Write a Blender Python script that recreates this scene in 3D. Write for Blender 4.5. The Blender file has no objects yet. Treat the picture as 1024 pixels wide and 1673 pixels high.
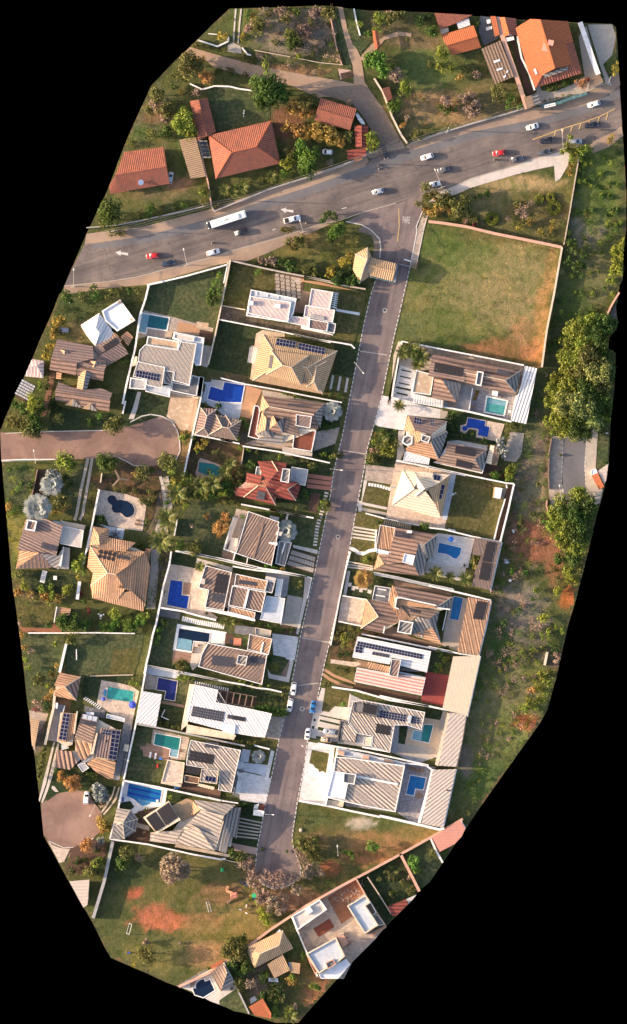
import bpy,math,random
import numpy as np
from mathutils import Vector,Matrix
random.seed(7);RNG=np.random.default_rng(7)
scene=bpy.context.scene
COL=scene.collection
LINK=COL.objects.link
NOB=bpy.data.objects.new
NME=bpy.data.meshes.new
M_PX=0.2
R=math.radians
cam_d=bpy.data.cameras.new('camera');cam=NOB('camera',cam_d);LINK(cam)
cam_d.type='ORTHO';cam_d.ortho_scale=1673*M_PX
cam.location=(0,0,220);cam_d.clip_end=1500;cam_d.clip_start=1
scene.camera=cam
SUN_EL=15.5
world=bpy.data.worlds.new('World');scene.world=world;world.use_nodes=True
wn=world.node_tree;wn.nodes.clear()
sky=wn.nodes.new('ShaderNodeTexSky');sky.sky_type='NISHITA';sky.sun_disc=False
sky.sun_elevation=R(SUN_EL);sky.sun_rotation=R(272);sky.ozone_density=0.4;sky.air_density=0.8;sky.dust_density=2.5
bg=wn.nodes.new('ShaderNodeBackground');bg.inputs['Strength'].default_value=0.15
wo=wn.nodes.new('ShaderNodeOutputWorld')
wn.links.new(sky.outputs[0],bg.inputs['Color']);wn.links.new(bg.outputs[0],wo.inputs['Surface'])
sd=bpy.data.lights.new('sun','SUN');sd.energy=4.1;sd.angle=R(0.6);sd.color=(1.0,0.77,0.53)
sun=NOB('sun',sd);LINK(sun)
sun.rotation_euler=(0,R(-(90-SUN_EL)),R(-2));sun.location=(-150,0,80)
scene.view_settings.view_transform='Standard';scene.view_settings.look='None'
scene.view_settings.exposure=1.40;scene.view_settings.gamma=1.0
scene.view_settings.use_curve_mapping=False
scene.view_settings.use_white_balance=True;scene.view_settings.white_balance_temperature=6800;scene.view_settings.white_balance_tint=13
FR=[0.0,0.0,1.0]
def F(ox,oy,s=5.12):FR[:]=[ox,oy,s]
def px(x,y):return(FR[0]+x/FR[2],FR[1]+y/FR[2])
def W(x,y):
 a,b=px(x,y);return((a-512)*M_PX,(836.5-b)*M_PX)
def P(s):
 out=[]
 for t in s.split():
  v=[float(k)for k in t.split(',')]
  x,y=W(v[0],v[1]);out.append((x,y)if len(v)==2 else(x,y,v[2]))
 return out
def area(p):return 0.5*sum(p[i][0]*p[(i+1)%len(p)][1]-p[(i+1)%len(p)][0]*p[i][1]for i in range(len(p)))
def ccw(p):return list(p)if area(p)>0 else list(reversed(p))
def inside(x,y,p):
 c=False;n=len(p);j=n-1
 for i in range(n):
  xi,yi=p[i][0],p[i][1];xj,yj=p[j][0],p[j][1]
  if(yi>y)!=(yj>y)and x<(xj-xi)*(y-yi)/(yj-yi)+xi:c=not c
  j=i
 return c
def inside_np(X,Y,p):
 c=np.zeros(X.shape,bool);n=len(p);j=n-1
 for i in range(n):
  xi,yi=p[i][0],p[i][1];xj,yj=p[j][0],p[j][1]
  if yi!=yj:
   c^=((yi>Y)!=(yj>Y))&(X<(xj-xi)*(Y-yi)/(yj-yi)+xi)
  j=i
 return c
def inset(p,d):
 p=ccw(p);n=len(p);out=[]
 for i in range(n):
  a,b,c=Vector(p[i-1][:2]),Vector(p[i][:2]),Vector(p[(i+1)%n][:2])
  d1=(b-a).normalized();d2=(c-b).normalized()
  n1=Vector((-d1.y,d1.x));n2=Vector((-d2.y,d2.x))
  m=n1+n2
  if m.length<1e-4:q=b+n1*d
  else:
   m.normalize();q=b+m*(d/max(0.35,m.dot(n1)))
  out.append((q.x,q.y))
 return out
def ribbon(pts,w):
 n=len(pts);L=[];Rr=[]
 for i in range(n):
  b=Vector(pts[i][:2])
  d1=(b-Vector(pts[i-1][:2])).normalized()if i>0 else None
  d2=(Vector(pts[i+1][:2])-b).normalized()if i<n-1 else None
  if d1 is None:d1=d2
  if d2 is None:d2=d1
  n1=Vector((-d1.y,d1.x));n2=Vector((-d2.y,d2.x));m=n1+n2
  if m.length<1e-3:m=n1
  m.normalize();k=(w/2)/max(0.4,m.dot(n1))
  L.append(tuple(b+m*k));Rr.append(tuple(b-m*k))
 return L,Rr
 # ------------------------------------------------------------ objects
NMESH={}
def clean(o,label=None,cat=None,group=None,kind=None):
 if label:o['label']=label
 if cat:o['category']=cat
 if group:o['group']=group
 if kind:o['kind']=kind
 return o
def mobj(name,verts,faces,mat,parent=None,uv=None,smooth=False,loc=None):
 me=NME(name)
 off=Vector(loc)if loc is not None else(parent.matrix_basis.translation if parent is not None and parent.parent is None else Vector((0,0,0)))
 if parent is not None and parent.parent is not None:off=parent.parent.matrix_basis.translation
 if len(off)and off.length:verts=[(v[0]-off[0],v[1]-off[1],v[2]-off[2])for v in verts]
 me.from_pydata(verts,[],faces);me.materials.append(mat)
 if uv is not None:
  l=me.uv_layers.new(name='UVMap');l.data.foreach_set('uv',[c for f in uv for t in f for c in t])
 if smooth:me.polygons.foreach_set('use_smooth',[True]*len(me.polygons))
 me.update()
 o=NOB(name,me);LINK(o)
 if parent is not None:o.parent=parent
 elif loc is not None:o.location=loc
 return o
def empty(name,xy,z=0,rz=0):
 o=NOB(name,None);LINK(o);o.location=(xy[0],xy[1],z);o.rotation_euler=(0,0,rz)
 o.empty_display_size=0.5
 return o
class Geo:
 """collects several solids that form one part"""
 def __init__(s):s.v=[];s.f=[]
 def add(s,v,f):
  b=len(s.v);s.v+=[tuple(x)for x in v];s.f+=[tuple(i+b for i in q)for q in f];return s
 def prism(s,poly,z0,z1):
  p=ccw([q[:2]for q in poly]);n=len(p)
  v=[(x,y,z0)for x,y in p]+[(x,y,z1)for x,y in p]
  f=[tuple(range(n,2*n)),tuple(reversed(range(n)))]+[(i,(i+1)%n,n+(i+1)%n,n+i)for i in range(n)]
  return s.add(v,f)
 def ring(s,outer,inner,z0,z1):
  o=ccw([q[:2]for q in outer]);i_=inner;n=len(o)
  v=[(x,y,z0)for x,y in o]+[(x,y,z1)for x,y in o]+[(x,y,z1)for x,y in i_]+[(x,y,z0)for x,y in i_]
  f=[]
  for i in range(n):
   j=(i+1)%n
   f+=[(i,j,n+j,n+i),(n+i,n+j,2*n+j,2*n+i),(2*n+i,2*n+j,3*n+j,3*n+i)]
  return s.add(v,f)
 def beam(s,p,q,w,h=None):
  h=h or w;p=Vector(p);q=Vector(q);d=(q-p)
  if d.length<1e-5:return s
  d.normalize();up=Vector((0,0,1))
  if abs(d.z)>0.95:up=Vector((1,0,0))
  r=d.cross(up).normalized()*(w/2);u=r.cross(d).normalized()*(h/2)
  v=[p-r-u,p+r-u,p+r+u,p-r+u,q-r-u,q+r-u,q+r+u,q-r+u]
  return s.add(v,[(0,1,2,3),(7,6,5,4),(0,4,5,1),(1,5,6,2),(2,6,7,3),(3,7,4,0)])
 def box(s,cx,cy,z0,lx,ly,h,rz=0):
  c,si=math.cos(rz),math.sin(rz)
  p=[(cx+x*c-y*si,cy+x*si+y*c)for x,y in((-lx/2,-ly/2),(lx/2,-ly/2),(lx/2,ly/2),(-lx/2,ly/2))]
  return s.prism(p,z0,z0+h)
 def tube(s,pts,rads,n=6):
  b=len(s.v);pts=[Vector(p)for p in pts]
  for i,p in enumerate(pts):
   d=(pts[min(i+1,len(pts)-1)]-pts[max(i-1,0)]).normalized()
   up=Vector((0,0,1))if abs(d.z)<0.9 else Vector((1,0,0))
   r=d.cross(up).normalized();u=r.cross(d)
   for k in range(n):
    a=2*math.pi*k/n;s.v.append(tuple(p+(r*math.cos(a)+u*math.sin(a))*rads[i]))
  for i in range(len(pts)-1):
   for k in range(n):
    a,c=b+i*n+k,b+i*n+(k+1)%n;s.f.append((a,a+n,c+n,c))
  s.f.append(tuple(b+k for k in range(n)));s.f.append(tuple(b+(len(pts)-1)*n+k for k in reversed(range(n))))
  return s
 def ball(s,c,r,rz=None,n=8,m=6):
  rz=rz or r;b=len(s.v)
  for i in range(m+1):
   t=math.pi*i/m
   for k in range(n):
    a=2*math.pi*k/n;s.v.append((c[0]+r*math.sin(t)*math.cos(a),c[1]+r*math.sin(t)*math.sin(a),c[2]+rz*math.cos(t)))
  for i in range(m):
   for k in range(n):
    s.f.append((b+i*n+k,b+(i+1)*n+k,b+(i+1)*n+(k+1)%n,b+i*n+(k+1)%n))
  return s
 def obj(s,name,mat,parent=None,smooth=False,loc=None):return mobj(name,s.v,s.f,mat,parent,smooth=smooth,loc=loc)
 # ------------------------------------------------------------ materials (procedural)
M={}
class N:
 def __init__(s,name):
  s.m=bpy.data.materials.new(name);s.m.use_nodes=True;s.t=s.m.node_tree;s.t.nodes.clear()
  s.o=s.n('OutputMaterial');s.b=s.n('BsdfPrincipled');s.l(s.b.outputs[0],s.o.inputs[0])
 def n(s,k,**kw):
  x=s.t.nodes.new('ShaderNode'+k)
  for a,b in kw.items():setattr(x,a,b)
  return x
 def l(s,a,b):s.t.links.new(a,b)
 def pos(s):return s.n('NewGeometry').outputs['Position']
 def noise(s,scale,detail=3,vec=None,rough=0.6,dist=0.0):
  x=s.n('TexNoise');x.inputs['Scale'].default_value=scale;x.inputs['Detail'].default_value=detail
  x.inputs['Roughness'].default_value=rough;x.inputs['Distortion'].default_value=dist
  s.l(vec or s.pos(),x.inputs['Vector']);return x.outputs['Fac']
 def ramp(s,fac,stops,interp='LINEAR'):
  x=s.n('ValToRGB');e=x.color_ramp.elements;x.color_ramp.interpolation=interp
  while len(e)<len(stops):e.new(0.5)
  for i,(p,c)in enumerate(stops):
   e[i].position=p;e[i].color=(c[0],c[1],c[2],1)if not isinstance(c,(int,float))else(c,c,c,1)
  s.l(fac,x.inputs[0]);return x.outputs[0]
 def mix(s,a,b,fac,mode='MIX'):
  x=s.n('Mix',data_type='RGBA',blend_type=mode)
  for v,i in((fac,0),(a,6),(b,7)):
   if isinstance(v,(int,float)):x.inputs[i].default_value=v if i==0 else(v,v,v,1)
   elif isinstance(v,tuple):x.inputs[i].default_value=(v[0],v[1],v[2],1)
   else:s.l(v,x.inputs[i])
  return x.outputs[2]
 def math(s,op,a,b=0.0,c=None):
  x=s.n('Math',operation=op)
  for i,v in enumerate((a,b,c)):
   if v is None:continue
   if isinstance(v,(int,float)):x.inputs[i].default_value=v
   else:s.l(v,x.inputs[i])
  return x.outputs[0]
 def bump(s,h,strength=0.4,dist=0.1):
  x=s.n('Bump');x.inputs['Strength'].default_value=strength;x.inputs['Distance'].default_value=dist
  s.l(h,x.inputs['Height']);s.l(x.outputs[0],s.b.inputs['Normal'])
 def fin(s,col,rough=0.85,spec=0.3):
  if isinstance(col,tuple):s.b.inputs['Base Color'].default_value=(*col,1)
  else:s.l(col,s.b.inputs['Base Color'])
  s.b.inputs['Roughness'].default_value=rough;s.b.inputs['Specular IOR Level'].default_value=spec
  return s.m
def sc(c,k):return tuple(min(1,x*k)for x in c)
def paint(name,c,rough=0.8,var=0.16,spec=0.3,dirt=None):
 k=N(name);a=k.noise(0.35,4);b=k.noise(4.0,3)
 f=k.math('ADD',k.math('MULTIPLY',a,0.6),k.math('MULTIPLY',b,0.4))
 col=k.ramp(f,[(0.3,sc(c,1-var*1.3)),(0.5,c),(0.7,sc(c,1+var*0.6))])
 if dirt:col=k.mix(col,dirt,k.ramp(k.noise(0.9,5,dist=0.6),[(0.5,0.0),(0.72,0.75)]))
 k.bump(b,0.15,0.03)
 M[name]=k.fin(col,rough,spec);return M[name]
def plain(name,c,rough=0.5,metal=0.0,spec=0.5,coat=0.0):
 k=N(name);m=k.fin(tuple(c),rough,spec);k.b.inputs['Metallic'].default_value=metal
 k.b.inputs['Coat Weight'].default_value=coat;M[name]=m;return m
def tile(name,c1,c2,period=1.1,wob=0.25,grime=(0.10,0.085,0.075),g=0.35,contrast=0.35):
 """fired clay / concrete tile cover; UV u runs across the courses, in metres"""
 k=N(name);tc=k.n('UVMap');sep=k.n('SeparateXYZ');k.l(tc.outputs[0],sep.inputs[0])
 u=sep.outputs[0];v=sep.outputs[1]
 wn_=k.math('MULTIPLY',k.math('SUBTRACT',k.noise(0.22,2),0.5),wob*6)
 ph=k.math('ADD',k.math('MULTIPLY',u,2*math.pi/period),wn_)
 w=k.math('MULTIPLY_ADD',k.math('SINE',ph),0.5,0.5)  # bands across u: shading stripes of the courses put into the colour
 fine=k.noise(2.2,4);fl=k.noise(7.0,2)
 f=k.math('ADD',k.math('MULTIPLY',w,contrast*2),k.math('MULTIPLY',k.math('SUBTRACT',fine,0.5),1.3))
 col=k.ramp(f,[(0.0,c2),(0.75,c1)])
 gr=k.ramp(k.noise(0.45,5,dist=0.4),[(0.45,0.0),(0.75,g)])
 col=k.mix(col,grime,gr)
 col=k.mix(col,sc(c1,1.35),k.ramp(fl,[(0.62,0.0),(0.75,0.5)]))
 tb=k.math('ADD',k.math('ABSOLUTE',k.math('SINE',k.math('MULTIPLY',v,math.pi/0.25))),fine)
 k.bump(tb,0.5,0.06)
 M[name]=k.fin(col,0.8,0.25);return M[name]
def grassy(name,c,dry,soil=None,s1=0.12,s2=0.9,b=0.6,soilf=0.62,streak=False):
 k=N(name);p=k.pos()
 if streak:
  mp=k.n('Mapping');mp.inputs['Scale'].default_value=(0.5,1.4,1);k.l(p,mp.inputs[0]);p=mp.outputs[0]
 n1=k.noise(s1,5,p,0.62,0.5);n2=k.noise(s2,4,p,0.65);n3=k.noise(6,3,p)
 col=k.ramp(n1,[(0.36,c),(0.66,dry)])
 col=k.mix(col,sc(c,0.55),k.ramp(n2,[(0.42,0.75),(0.60,0.0)]))
 col=k.mix(col,sc(dry,1.25),k.ramp(n3,[(0.55,0.0),(0.72,0.6)]))
 if soil:col=k.mix(col,soil,k.ramp(k.noise(s1*1.7,6,p,0.7,0.8),[(soilf-0.06,0.0),(soilf+0.08,0.9)]))
 h=k.math('ADD',k.math('MULTIPLY',n2,1.0),k.math('MULTIPLY',n3,0.6));k.bump(h,b,0.25)
 M[name]=k.fin(col,0.95,0.1);return M[name]
def asphalt(name,c,c2,crack=True,rot=0):
 k=N(name);p=k.pos();a=k.noise(0.09,5,p,0.6,0.6);f=k.noise(9,4,p)
 col=k.ramp(a,[(0.38,c),(0.64,c2)])
 col=k.mix(col,sc(c,0.6),k.ramp(k.noise(0.6,5,p,0.7),[(0.56,0.0),(0.72,0.55)]))
 col=k.mix(col,sc(c2,1.3),k.ramp(f,[(0.56,0.0),(0.70,0.35)]))
 if rot:
  mp=k.n('Mapping');mp.vector_type='POINT';mp.inputs['Rotation'].default_value=(0,0,R(-rot));k.l(p,mp.inputs[0])
  m2=k.n('Mapping');m2.inputs['Scale'].default_value=(.03,.75,1);k.l(mp.outputs[0],m2.inputs[0]);st=k.noise(1.0,4,m2.outputs[0],.65)
  col=k.mix(col,sc(c,.55),k.ramp(st,[(.50,0.0),(.66,.4)]));col=k.mix(col,sc(c2,1.25),k.ramp(st,[(.32,.35),(.44,0.0)]))
 if crack:
  v=k.n('TexVoronoi',feature='DISTANCE_TO_EDGE');v.inputs['Scale'].default_value=0.13
  v.inputs['Randomness'].default_value=1.0
  dv=k.n('VectorMath',operation='ADD');nz=k.n('TexNoise');nz.inputs['Scale'].default_value=0.6
  k.l(p,nz.inputs['Vector']);sc_=k.n('VectorMath',operation='SCALE');sc_.inputs['Scale'].default_value=2.5
  k.l(nz.outputs['Color'],sc_.inputs[0]);k.l(p,dv.inputs[0]);k.l(sc_.outputs[0],dv.inputs[1]);k.l(dv.outputs[0],v.inputs['Vector'])
  col=k.mix(col,sc(c,0.5),k.ramp(v.outputs['Distance'],[(0.0,0.55),(0.012,0.0)]))
 k.bump(f,0.3,0.03);M[name]=k.fin(col,0.9,0.2);return M[name]
def paving(name,c,joint,sx,sy,rot=12,var=0.25,mortar=0.035,offs=0.5):
 k=N(name);mp=k.n('Mapping');mp.inputs['Rotation'].default_value=(0,0,R(rot));k.l(k.pos(),mp.inputs[0])
 b=k.n('TexBrick');b.offset=offs;b.inputs['Scale'].default_value=1.0
 b.inputs['Brick Width'].default_value=sx;b.inputs['Row Height'].default_value=sy
 b.inputs['Mortar Size'].default_value=mortar;b.inputs['Color1'].default_value=(*sc(c,1+var*.5),1)
 b.inputs['Color2'].default_value=(*sc(c,1-var),1);b.inputs['Mortar'].default_value=(*joint,1)
 k.l(mp.outputs[0],b.inputs['Vector'])
 col=k.mix(b.outputs['Color'],sc(c,0.6),k.ramp(k.noise(0.5,5),[(0.5,0.0),(0.75,0.5)]))
 k.bump(k.math('SUBTRACT',1.0,b.outputs['Fac']),0.4,0.03)
 M[name]=k.fin(col,0.85,0.25);return M[name]
def water(name,c,c2=None,tiles=True):
 k=N(name);n=k.noise(1.1,3,dist=1.0)
 col=k.ramp(n,[(0.35,c),(0.7,c2 or sc(c,1.35))])
 if tiles:
  b=k.n('TexBrick');b.offset=0.0;b.inputs['Brick Width'].default_value=0.9;b.inputs['Row Height'].default_value=0.9
  b.inputs['Mortar Size'].default_value=0.03;b.inputs['Color1'].default_value=(1,1,1,1);b.inputs['Color2'].default_value=(.8,.86,.88,1)
  b.inputs['Mortar'].default_value=(.75,.75,.75,1);b.inputs['Scale'].default_value=1.0
  mp=k.n('Mapping');mp.inputs['Rotation'].default_value=(0,0,R(12));k.l(k.pos(),mp.inputs[0]);k.l(mp.outputs[0],b.inputs['Vector'])
  col=k.mix(col,b.outputs['Color'],1.0,'MULTIPLY')
 k.bump(k.noise(2.2,2),0.25,0.06);M[name]=k.fin(col,0.06,0.5);return M[name]
def leafy(name,cs,rough=0.6,trans=0.3):
 k=N(name);g=k.n('NewGeometry');n=len(cs)
 f=k.math('ADD',k.math('MULTIPLY',g.outputs['Random Per Island'],0.65),k.math('MULTIPLY',k.noise(0.5,3),0.45))
 col=k.ramp(f,[((i+0.15)/n*0.95,c)for i,c in enumerate(cs)])
 oi=k.n('ObjectInfo');hs=k.n('HueSaturation');k.l(col,hs.inputs['Color'])
 k.l(k.math('MULTIPLY_ADD',oi.outputs['Random'],0.04,0.48),hs.inputs['Hue'])
 k.l(k.math('MULTIPLY_ADD',oi.outputs['Random'],0.35,0.85),hs.inputs['Value']);col=hs.outputs[0]
 k.l(col,k.b.inputs['Base Color']);k.b.inputs['Roughness'].default_value=rough;k.b.inputs['Specular IOR Level'].default_value=0.25
 t=k.n('BsdfTranslucent');k.l(col,t.inputs[0]);mx=k.n('MixShader');mx.inputs[0].default_value=trans
 k.l(k.b.outputs[0],mx.inputs[1]);k.l(t.outputs[0],mx.inputs[2]);k.l(mx.outputs[0],k.o.inputs[0])
 M[name]=k.m;return k.m
paint('white',(0.74,0.73,0.72),dirt=(0.45,0.42,0.38));paint('cream',(0.62,0.52,0.40),dirt=(0.36,0.29,0.22))
paint('beige',(0.50,0.40,0.31),dirt=(0.30,0.24,0.19));paint('grey_wall',(0.34,0.33,0.33),dirt=(0.22,0.2,0.19))
paint('brown_wall',(0.24,0.16,0.12),dirt=(0.14,0.10,0.08));paint('pink_wall',(0.56,0.33,0.24),dirt=(0.36,0.22,0.17))
paint('teal',(0.05,0.13,0.145),dirt=(0.2,0.26,0.27));paint('dark_grey',(0.10,0.10,0.11));paint('w_roof',(0.70,0.72,0.78),0.5)
paint('slab',(0.33,0.33,0.35),dirt=(0.20,0.20,0.20));paint('slab_dark',(0.13,0.13,0.14),dirt=(0.26,0.25,0.24))
paint('slab_blue',(0.46,0.50,0.56),dirt=(0.34,0.36,0.40));paint('conc',(0.40,0.35,0.30),dirt=(0.28,0.23,0.19))
paint('conc2',(0.52,0.47,0.43),dirt=(0.40,0.34,0.29));paint('stained',(0.42,0.30,0.20),dirt=(0.62,0.56,0.50))
paint('sdeck',(0.50,0.38,0.27),dirt=(0.40,0.30,0.22));paint('tdeck',(0.42,0.24,0.14),dirt=(0.32,0.18,0.12))
paint('red_court',(0.26,0.055,0.05),var=0.08);paint('blue_grey',(0.20,0.23,0.28));paint('red_dirt',(0.24,0.10,0.055),dirt=(0.33,0.17,0.10))
paint('wood',(0.30,0.16,0.09));paint('wood_dark',(0.14,0.08,0.055));paint('rust_deck',(0.17,0.05,0.03),dirt=(0.24,0.09,0.05))
paint('red_bar',(0.40,0.16,0.11),dirt=(0.3,0.13,0.1));paint('trunk',(0.20,0.15,0.11),0.95);paint('mulch',(0.085,0.05,0.035),0.95,dirt=(0.14,0.085,0.06));paint('stones_m',(0.36,0.31,0.26),var=0.4,dirt=(0.18,0.17,0.15))
paint('dirt_path',(0.36,0.25,0.18),0.95,dirt=(0.26,0.18,0.12));paint('pink_path',(0.45,0.31,0.26),dirt=(0.34,0.24,0.19))
paint('mark_white',(0.55,0.52,0.49),dirt=(0.40,0.36,0.33));paint('mark_yellow',(0.50,0.34,0.14),dirt=(0.36,0.28,0.2))
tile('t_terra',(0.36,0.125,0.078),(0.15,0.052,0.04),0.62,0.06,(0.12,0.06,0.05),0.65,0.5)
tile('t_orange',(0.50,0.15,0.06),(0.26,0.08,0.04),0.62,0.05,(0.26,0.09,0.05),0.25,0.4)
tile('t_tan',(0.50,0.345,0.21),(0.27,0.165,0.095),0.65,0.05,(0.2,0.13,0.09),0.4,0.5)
tile('t_sand',(0.50,0.30,0.185),(0.21,0.115,0.075),0.75,0.1,(0.16,0.09,0.06),0.5,0.5)  # on many brown roofs this paler tile paints the sunlit left hip
tile('t_brown',(0.29,0.185,0.145),(0.085,0.057,0.05),1.3,0.3,(0.10,0.08,0.075),0.5,0.62)
tile('t_bf',(0.29,0.20,0.16),(0.085,0.06,0.052),0.95,0.25,(0.12,0.10,0.09),0.5,0.6)
tile('t_mauve',(0.29,0.20,0.175),(0.12,0.085,0.08),0.9,0.3,(0.12,0.105,0.11),0.55,0.45)
tile('t_red',(0.28,0.065,0.045),(0.10,0.028,0.026),1.2,0.3,(0.10,0.05,0.05),0.4,0.42)
tile('t_pink',(0.68,0.57,0.54),(0.46,0.31,0.28),1.15,0.1,(0.42,0.3,0.27),0.3,0.45)
tile('t_gb',(0.46,0.385,0.33),(0.17,0.145,0.13),1.15,0.2,(0.24,0.22,0.21),0.35,0.58)
tile('t_cream',(0.76,0.64,0.48),(0.52,0.40,0.30),0.85,0.12,(0.45,0.36,0.28),0.2,0.4)
tile('t_wm',(0.74,0.74,0.76),(0.48,0.47,0.48),1.0,0.03,(0.5,0.46,0.42),0.25,0.4)
tile('t_redwhite',(0.68,0.55,0.50),(0.42,0.16,0.12),1.05,0.12,(0.42,0.25,0.22),0.25,0.45)
tile('t_cm',(0.66,0.56,0.42),(0.58,0.47,0.34),1.1,0.02,(0.48,0.38,0.29),0.35,0.3)
tile('t_gm',(0.52,0.45,0.39),(0.44,0.37,0.32),1.1,0.05,(0.42,0.33,0.28),0.35,0.4)
tile('t_fibro',(0.24,0.165,0.12),(0.16,0.11,0.08),1.0,0.2,(0.10,0.07,0.05),0.6,0.3)
tile('t_salmon',(0.55,0.27,0.21),(0.42,0.18,0.14),0.5,0.02,(0.36,0.18,0.15),0.25,0.4)
tile('t_gt',(0.27,0.25,0.24),(0.08,0.072,0.07),1.1,0.2,(0.17,0.155,0.15),0.4,0.58)  # grey tile; on many hipped roofs it paints the shaded right side
grassy('lawn',(0.056,0.082,0.036),(0.125,0.122,0.060),s1=.16);grassy('lawn_d',(0.030,0.050,0.022),(0.062,0.072,0.034))  # lawn_d is a darker copy of lawn with shade put into its colour
grassy('lawn_o',(0.085,0.088,0.030),(0.16,0.13,0.055),s1=0.2);grassy('lawn_gold',(0.15,0.105,0.035),(0.24,0.155,0.055))
grassy('field',(0.075,0.105,0.034),(0.20,0.175,0.075),(0.27,0.19,0.10),0.05,0.5,0.9,0.60)
grassy('rough',(0.060,0.078,0.030),(0.150,0.125,0.060),(0.20,0.115,0.065),0.10,0.7,0.9,0.60)
grassy('park',(0.070,0.082,0.032),(0.17,0.125,0.055),(0.24,0.105,0.052),0.045,0.8,0.6,0.63)
grassy('scrub_dry',(0.115,0.095,0.06),(0.21,0.165,0.13),(0.17,0.12,0.085),0.2,0.8,1.0,0.58)
grassy('garden_soil',(0.045,0.05,0.022),(0.12,0.085,0.05),(0.15,0.085,0.05),0.25,1.0,0.9,0.52)
asphalt('asphalt',(0.115,0.098,0.098),(0.205,0.168,0.152),True,17);asphalt('asphalt_street',(0.142,0.112,0.115),(0.215,0.17,0.162),True,78)
asphalt('cul',(0.20,0.125,0.105),(0.30,0.195,0.155));asphalt('sidewalk_dirt',(0.24,0.18,0.145),(0.36,0.26,0.19),False)
paving('cobble',(0.25,0.20,0.17),(0.14,0.11,0.09),0.45,0.3,-25,0.3,0.05)
paving('pavers',(0.40,0.33,0.28),(0.24,0.19,0.16),0.9,0.9,12);paving('paverw',(0.62,0.60,0.60),(0.42,0.39,0.38),1.2,0.8,12,0.15)
paving('pavers_grey',(0.33,0.31,0.33),(0.17,0.16,0.17),0.6,0.45,20,0.35,0.05);paving('deck_boards',(0.34,0.21,0.155),(0.17,0.10,0.07),3.0,0.28,12,0.25,0.03)
paving('cali',(0.56,0.45,0.37),(0.42,0.33,0.27),0.7,0.7,30,0.25,0.03)
water('w_blue',(0.006,0.045,0.30),(0.010,0.065,0.38));water('w_teal',(0.008,0.09,0.125),(0.014,0.13,0.16));water('w_aqua',(0.03,0.27,0.26),(0.05,0.34,0.32))
water('w_navy',(0.005,0.013,0.035),(0.007,0.018,0.045),False);water('w_azure',(0.006,0.12,0.33),(0.012,0.17,0.42));water('w_light',(0.06,0.22,0.42),(0.1,0.3,0.5))
water('w_green',(0.010,0.14,0.145),(0.02,0.19,0.18));water('w_indigo',(0.015,0.02,0.12),(0.02,0.028,0.17));water('w_turq',(0.05,0.26,0.27),(0.08,0.32,0.33));water('w_pale',(0.17,0.32,0.40),(0.2,0.38,0.46))
leafy('l_green',[(0.022,0.05,0.012),(0.045,0.09,0.018),(0.085,0.14,0.028)]);leafy('l_olive',[(0.045,0.055,0.015),(0.09,0.10,0.028),(0.17,0.165,0.05)])
leafy('l_bright',[(0.035,0.085,0.014),(0.075,0.16,0.025),(0.14,0.24,0.04)]);leafy('l_lime',[(0.10,0.15,0.015),(0.20,0.25,0.03),(0.32,0.34,0.05)])
leafy('l_dark',[(0.014,0.03,0.010),(0.026,0.052,0.014),(0.05,0.085,0.022)]);leafy('l_yellow',[(0.13,0.12,0.02),(0.25,0.20,0.035),(0.38,0.28,0.06)])
leafy('l_gold',[(0.15,0.10,0.025),(0.27,0.17,0.04),(0.40,0.25,0.08)]);leafy('l_brown',[(0.11,0.075,0.055),(0.20,0.14,0.105),(0.30,0.22,0.17)],0.8,0.1)
leafy('l_pink',[(0.13,0.08,0.06),(0.24,0.155,0.12),(0.36,0.25,0.19)],0.8,0.1);leafy('l_orange',[(0.22,0.10,0.03),(0.36,0.17,0.055),(0.45,0.25,0.09)],0.7,0.2)
leafy('l_silver',[(0.07,0.09,0.085),(0.18,0.21,0.20),(0.36,0.38,0.37)],0.5,0.15);leafy('l_palm',[(0.02,0.04,0.010),(0.055,0.085,0.02),(0.17,0.17,0.04)],0.5,0.25)
leafy('l_silvergreen',[(0.06,0.10,0.025),(0.15,0.20,0.05),(0.30,0.33,0.11)])
leafy('l_red',[(0.10,0.02,0.02),(0.17,0.03,0.035),(0.25,0.05,0.05)]);leafy('l_yg',[(0.05,0.08,0.014),(0.125,0.165,0.025),(0.25,0.28,0.045)])
plain('glass',(0.015,0.02,0.028),0.08,0,0.6);plain('solar',(0.008,0.011,0.045),0.35,0,0.2);plain('sol_b',(0.022,0.018,0.020),0.45)
plain('sol_g',(0.055,0.055,0.07),0.5,0,0.25);plain('frame_alu',(0.34,0.34,0.37),0.5,0.3);plain('rubber',(0.02,0.02,0.02),0.8);plain('steel',(0.35,0.35,0.36),0.4,0.7)
plain('c_white',(0.78,0.78,0.80),0.25,0,0.5,0.5);plain('c_black',(0.018,0.02,0.026),0.25,0,0.5,0.5);plain('c_grey',(0.13,0.13,0.145),0.3,0.3,0.5,0.5)
plain('c_silver',(0.42,0.46,0.52),0.28,0.4,0.5,0.5);plain('c_red',(0.50,0.018,0.022),0.25,0,0.5,0.5);plain('c_blue',(0.02,0.16,0.42),0.25,0,0.5,0.5)
plain('c_navy',(0.035,0.05,0.085),0.25,0,0.5,0.5);plain('lamp_glass',(0.8,0.78,0.7),0.2);plain('tail_red',(0.4,0.01,0.01),0.3);plain('cloth_blue',(0.03,0.07,0.42),0.7)
plain('blue_plastic',(0.02,0.16,0.6),0.5);plain('green_plastic',(0.02,0.42,0.17),0.5);plain('red_plastic',(0.55,0.03,0.03),0.5);plain('yellow_plastic',(0.6,0.42,0.06),0.5)
plain('cable',(0.3,0.28,0.26),0.6);plain('skin',(0.30,0.17,0.11),0.6);plain('cloth_dark',(0.03,0.03,0.035),0.9);plain('pole_conc',(0.50,0.46,0.41),0.85);plain('coral',(0.62,0.22,0.15),0.7)
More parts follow.
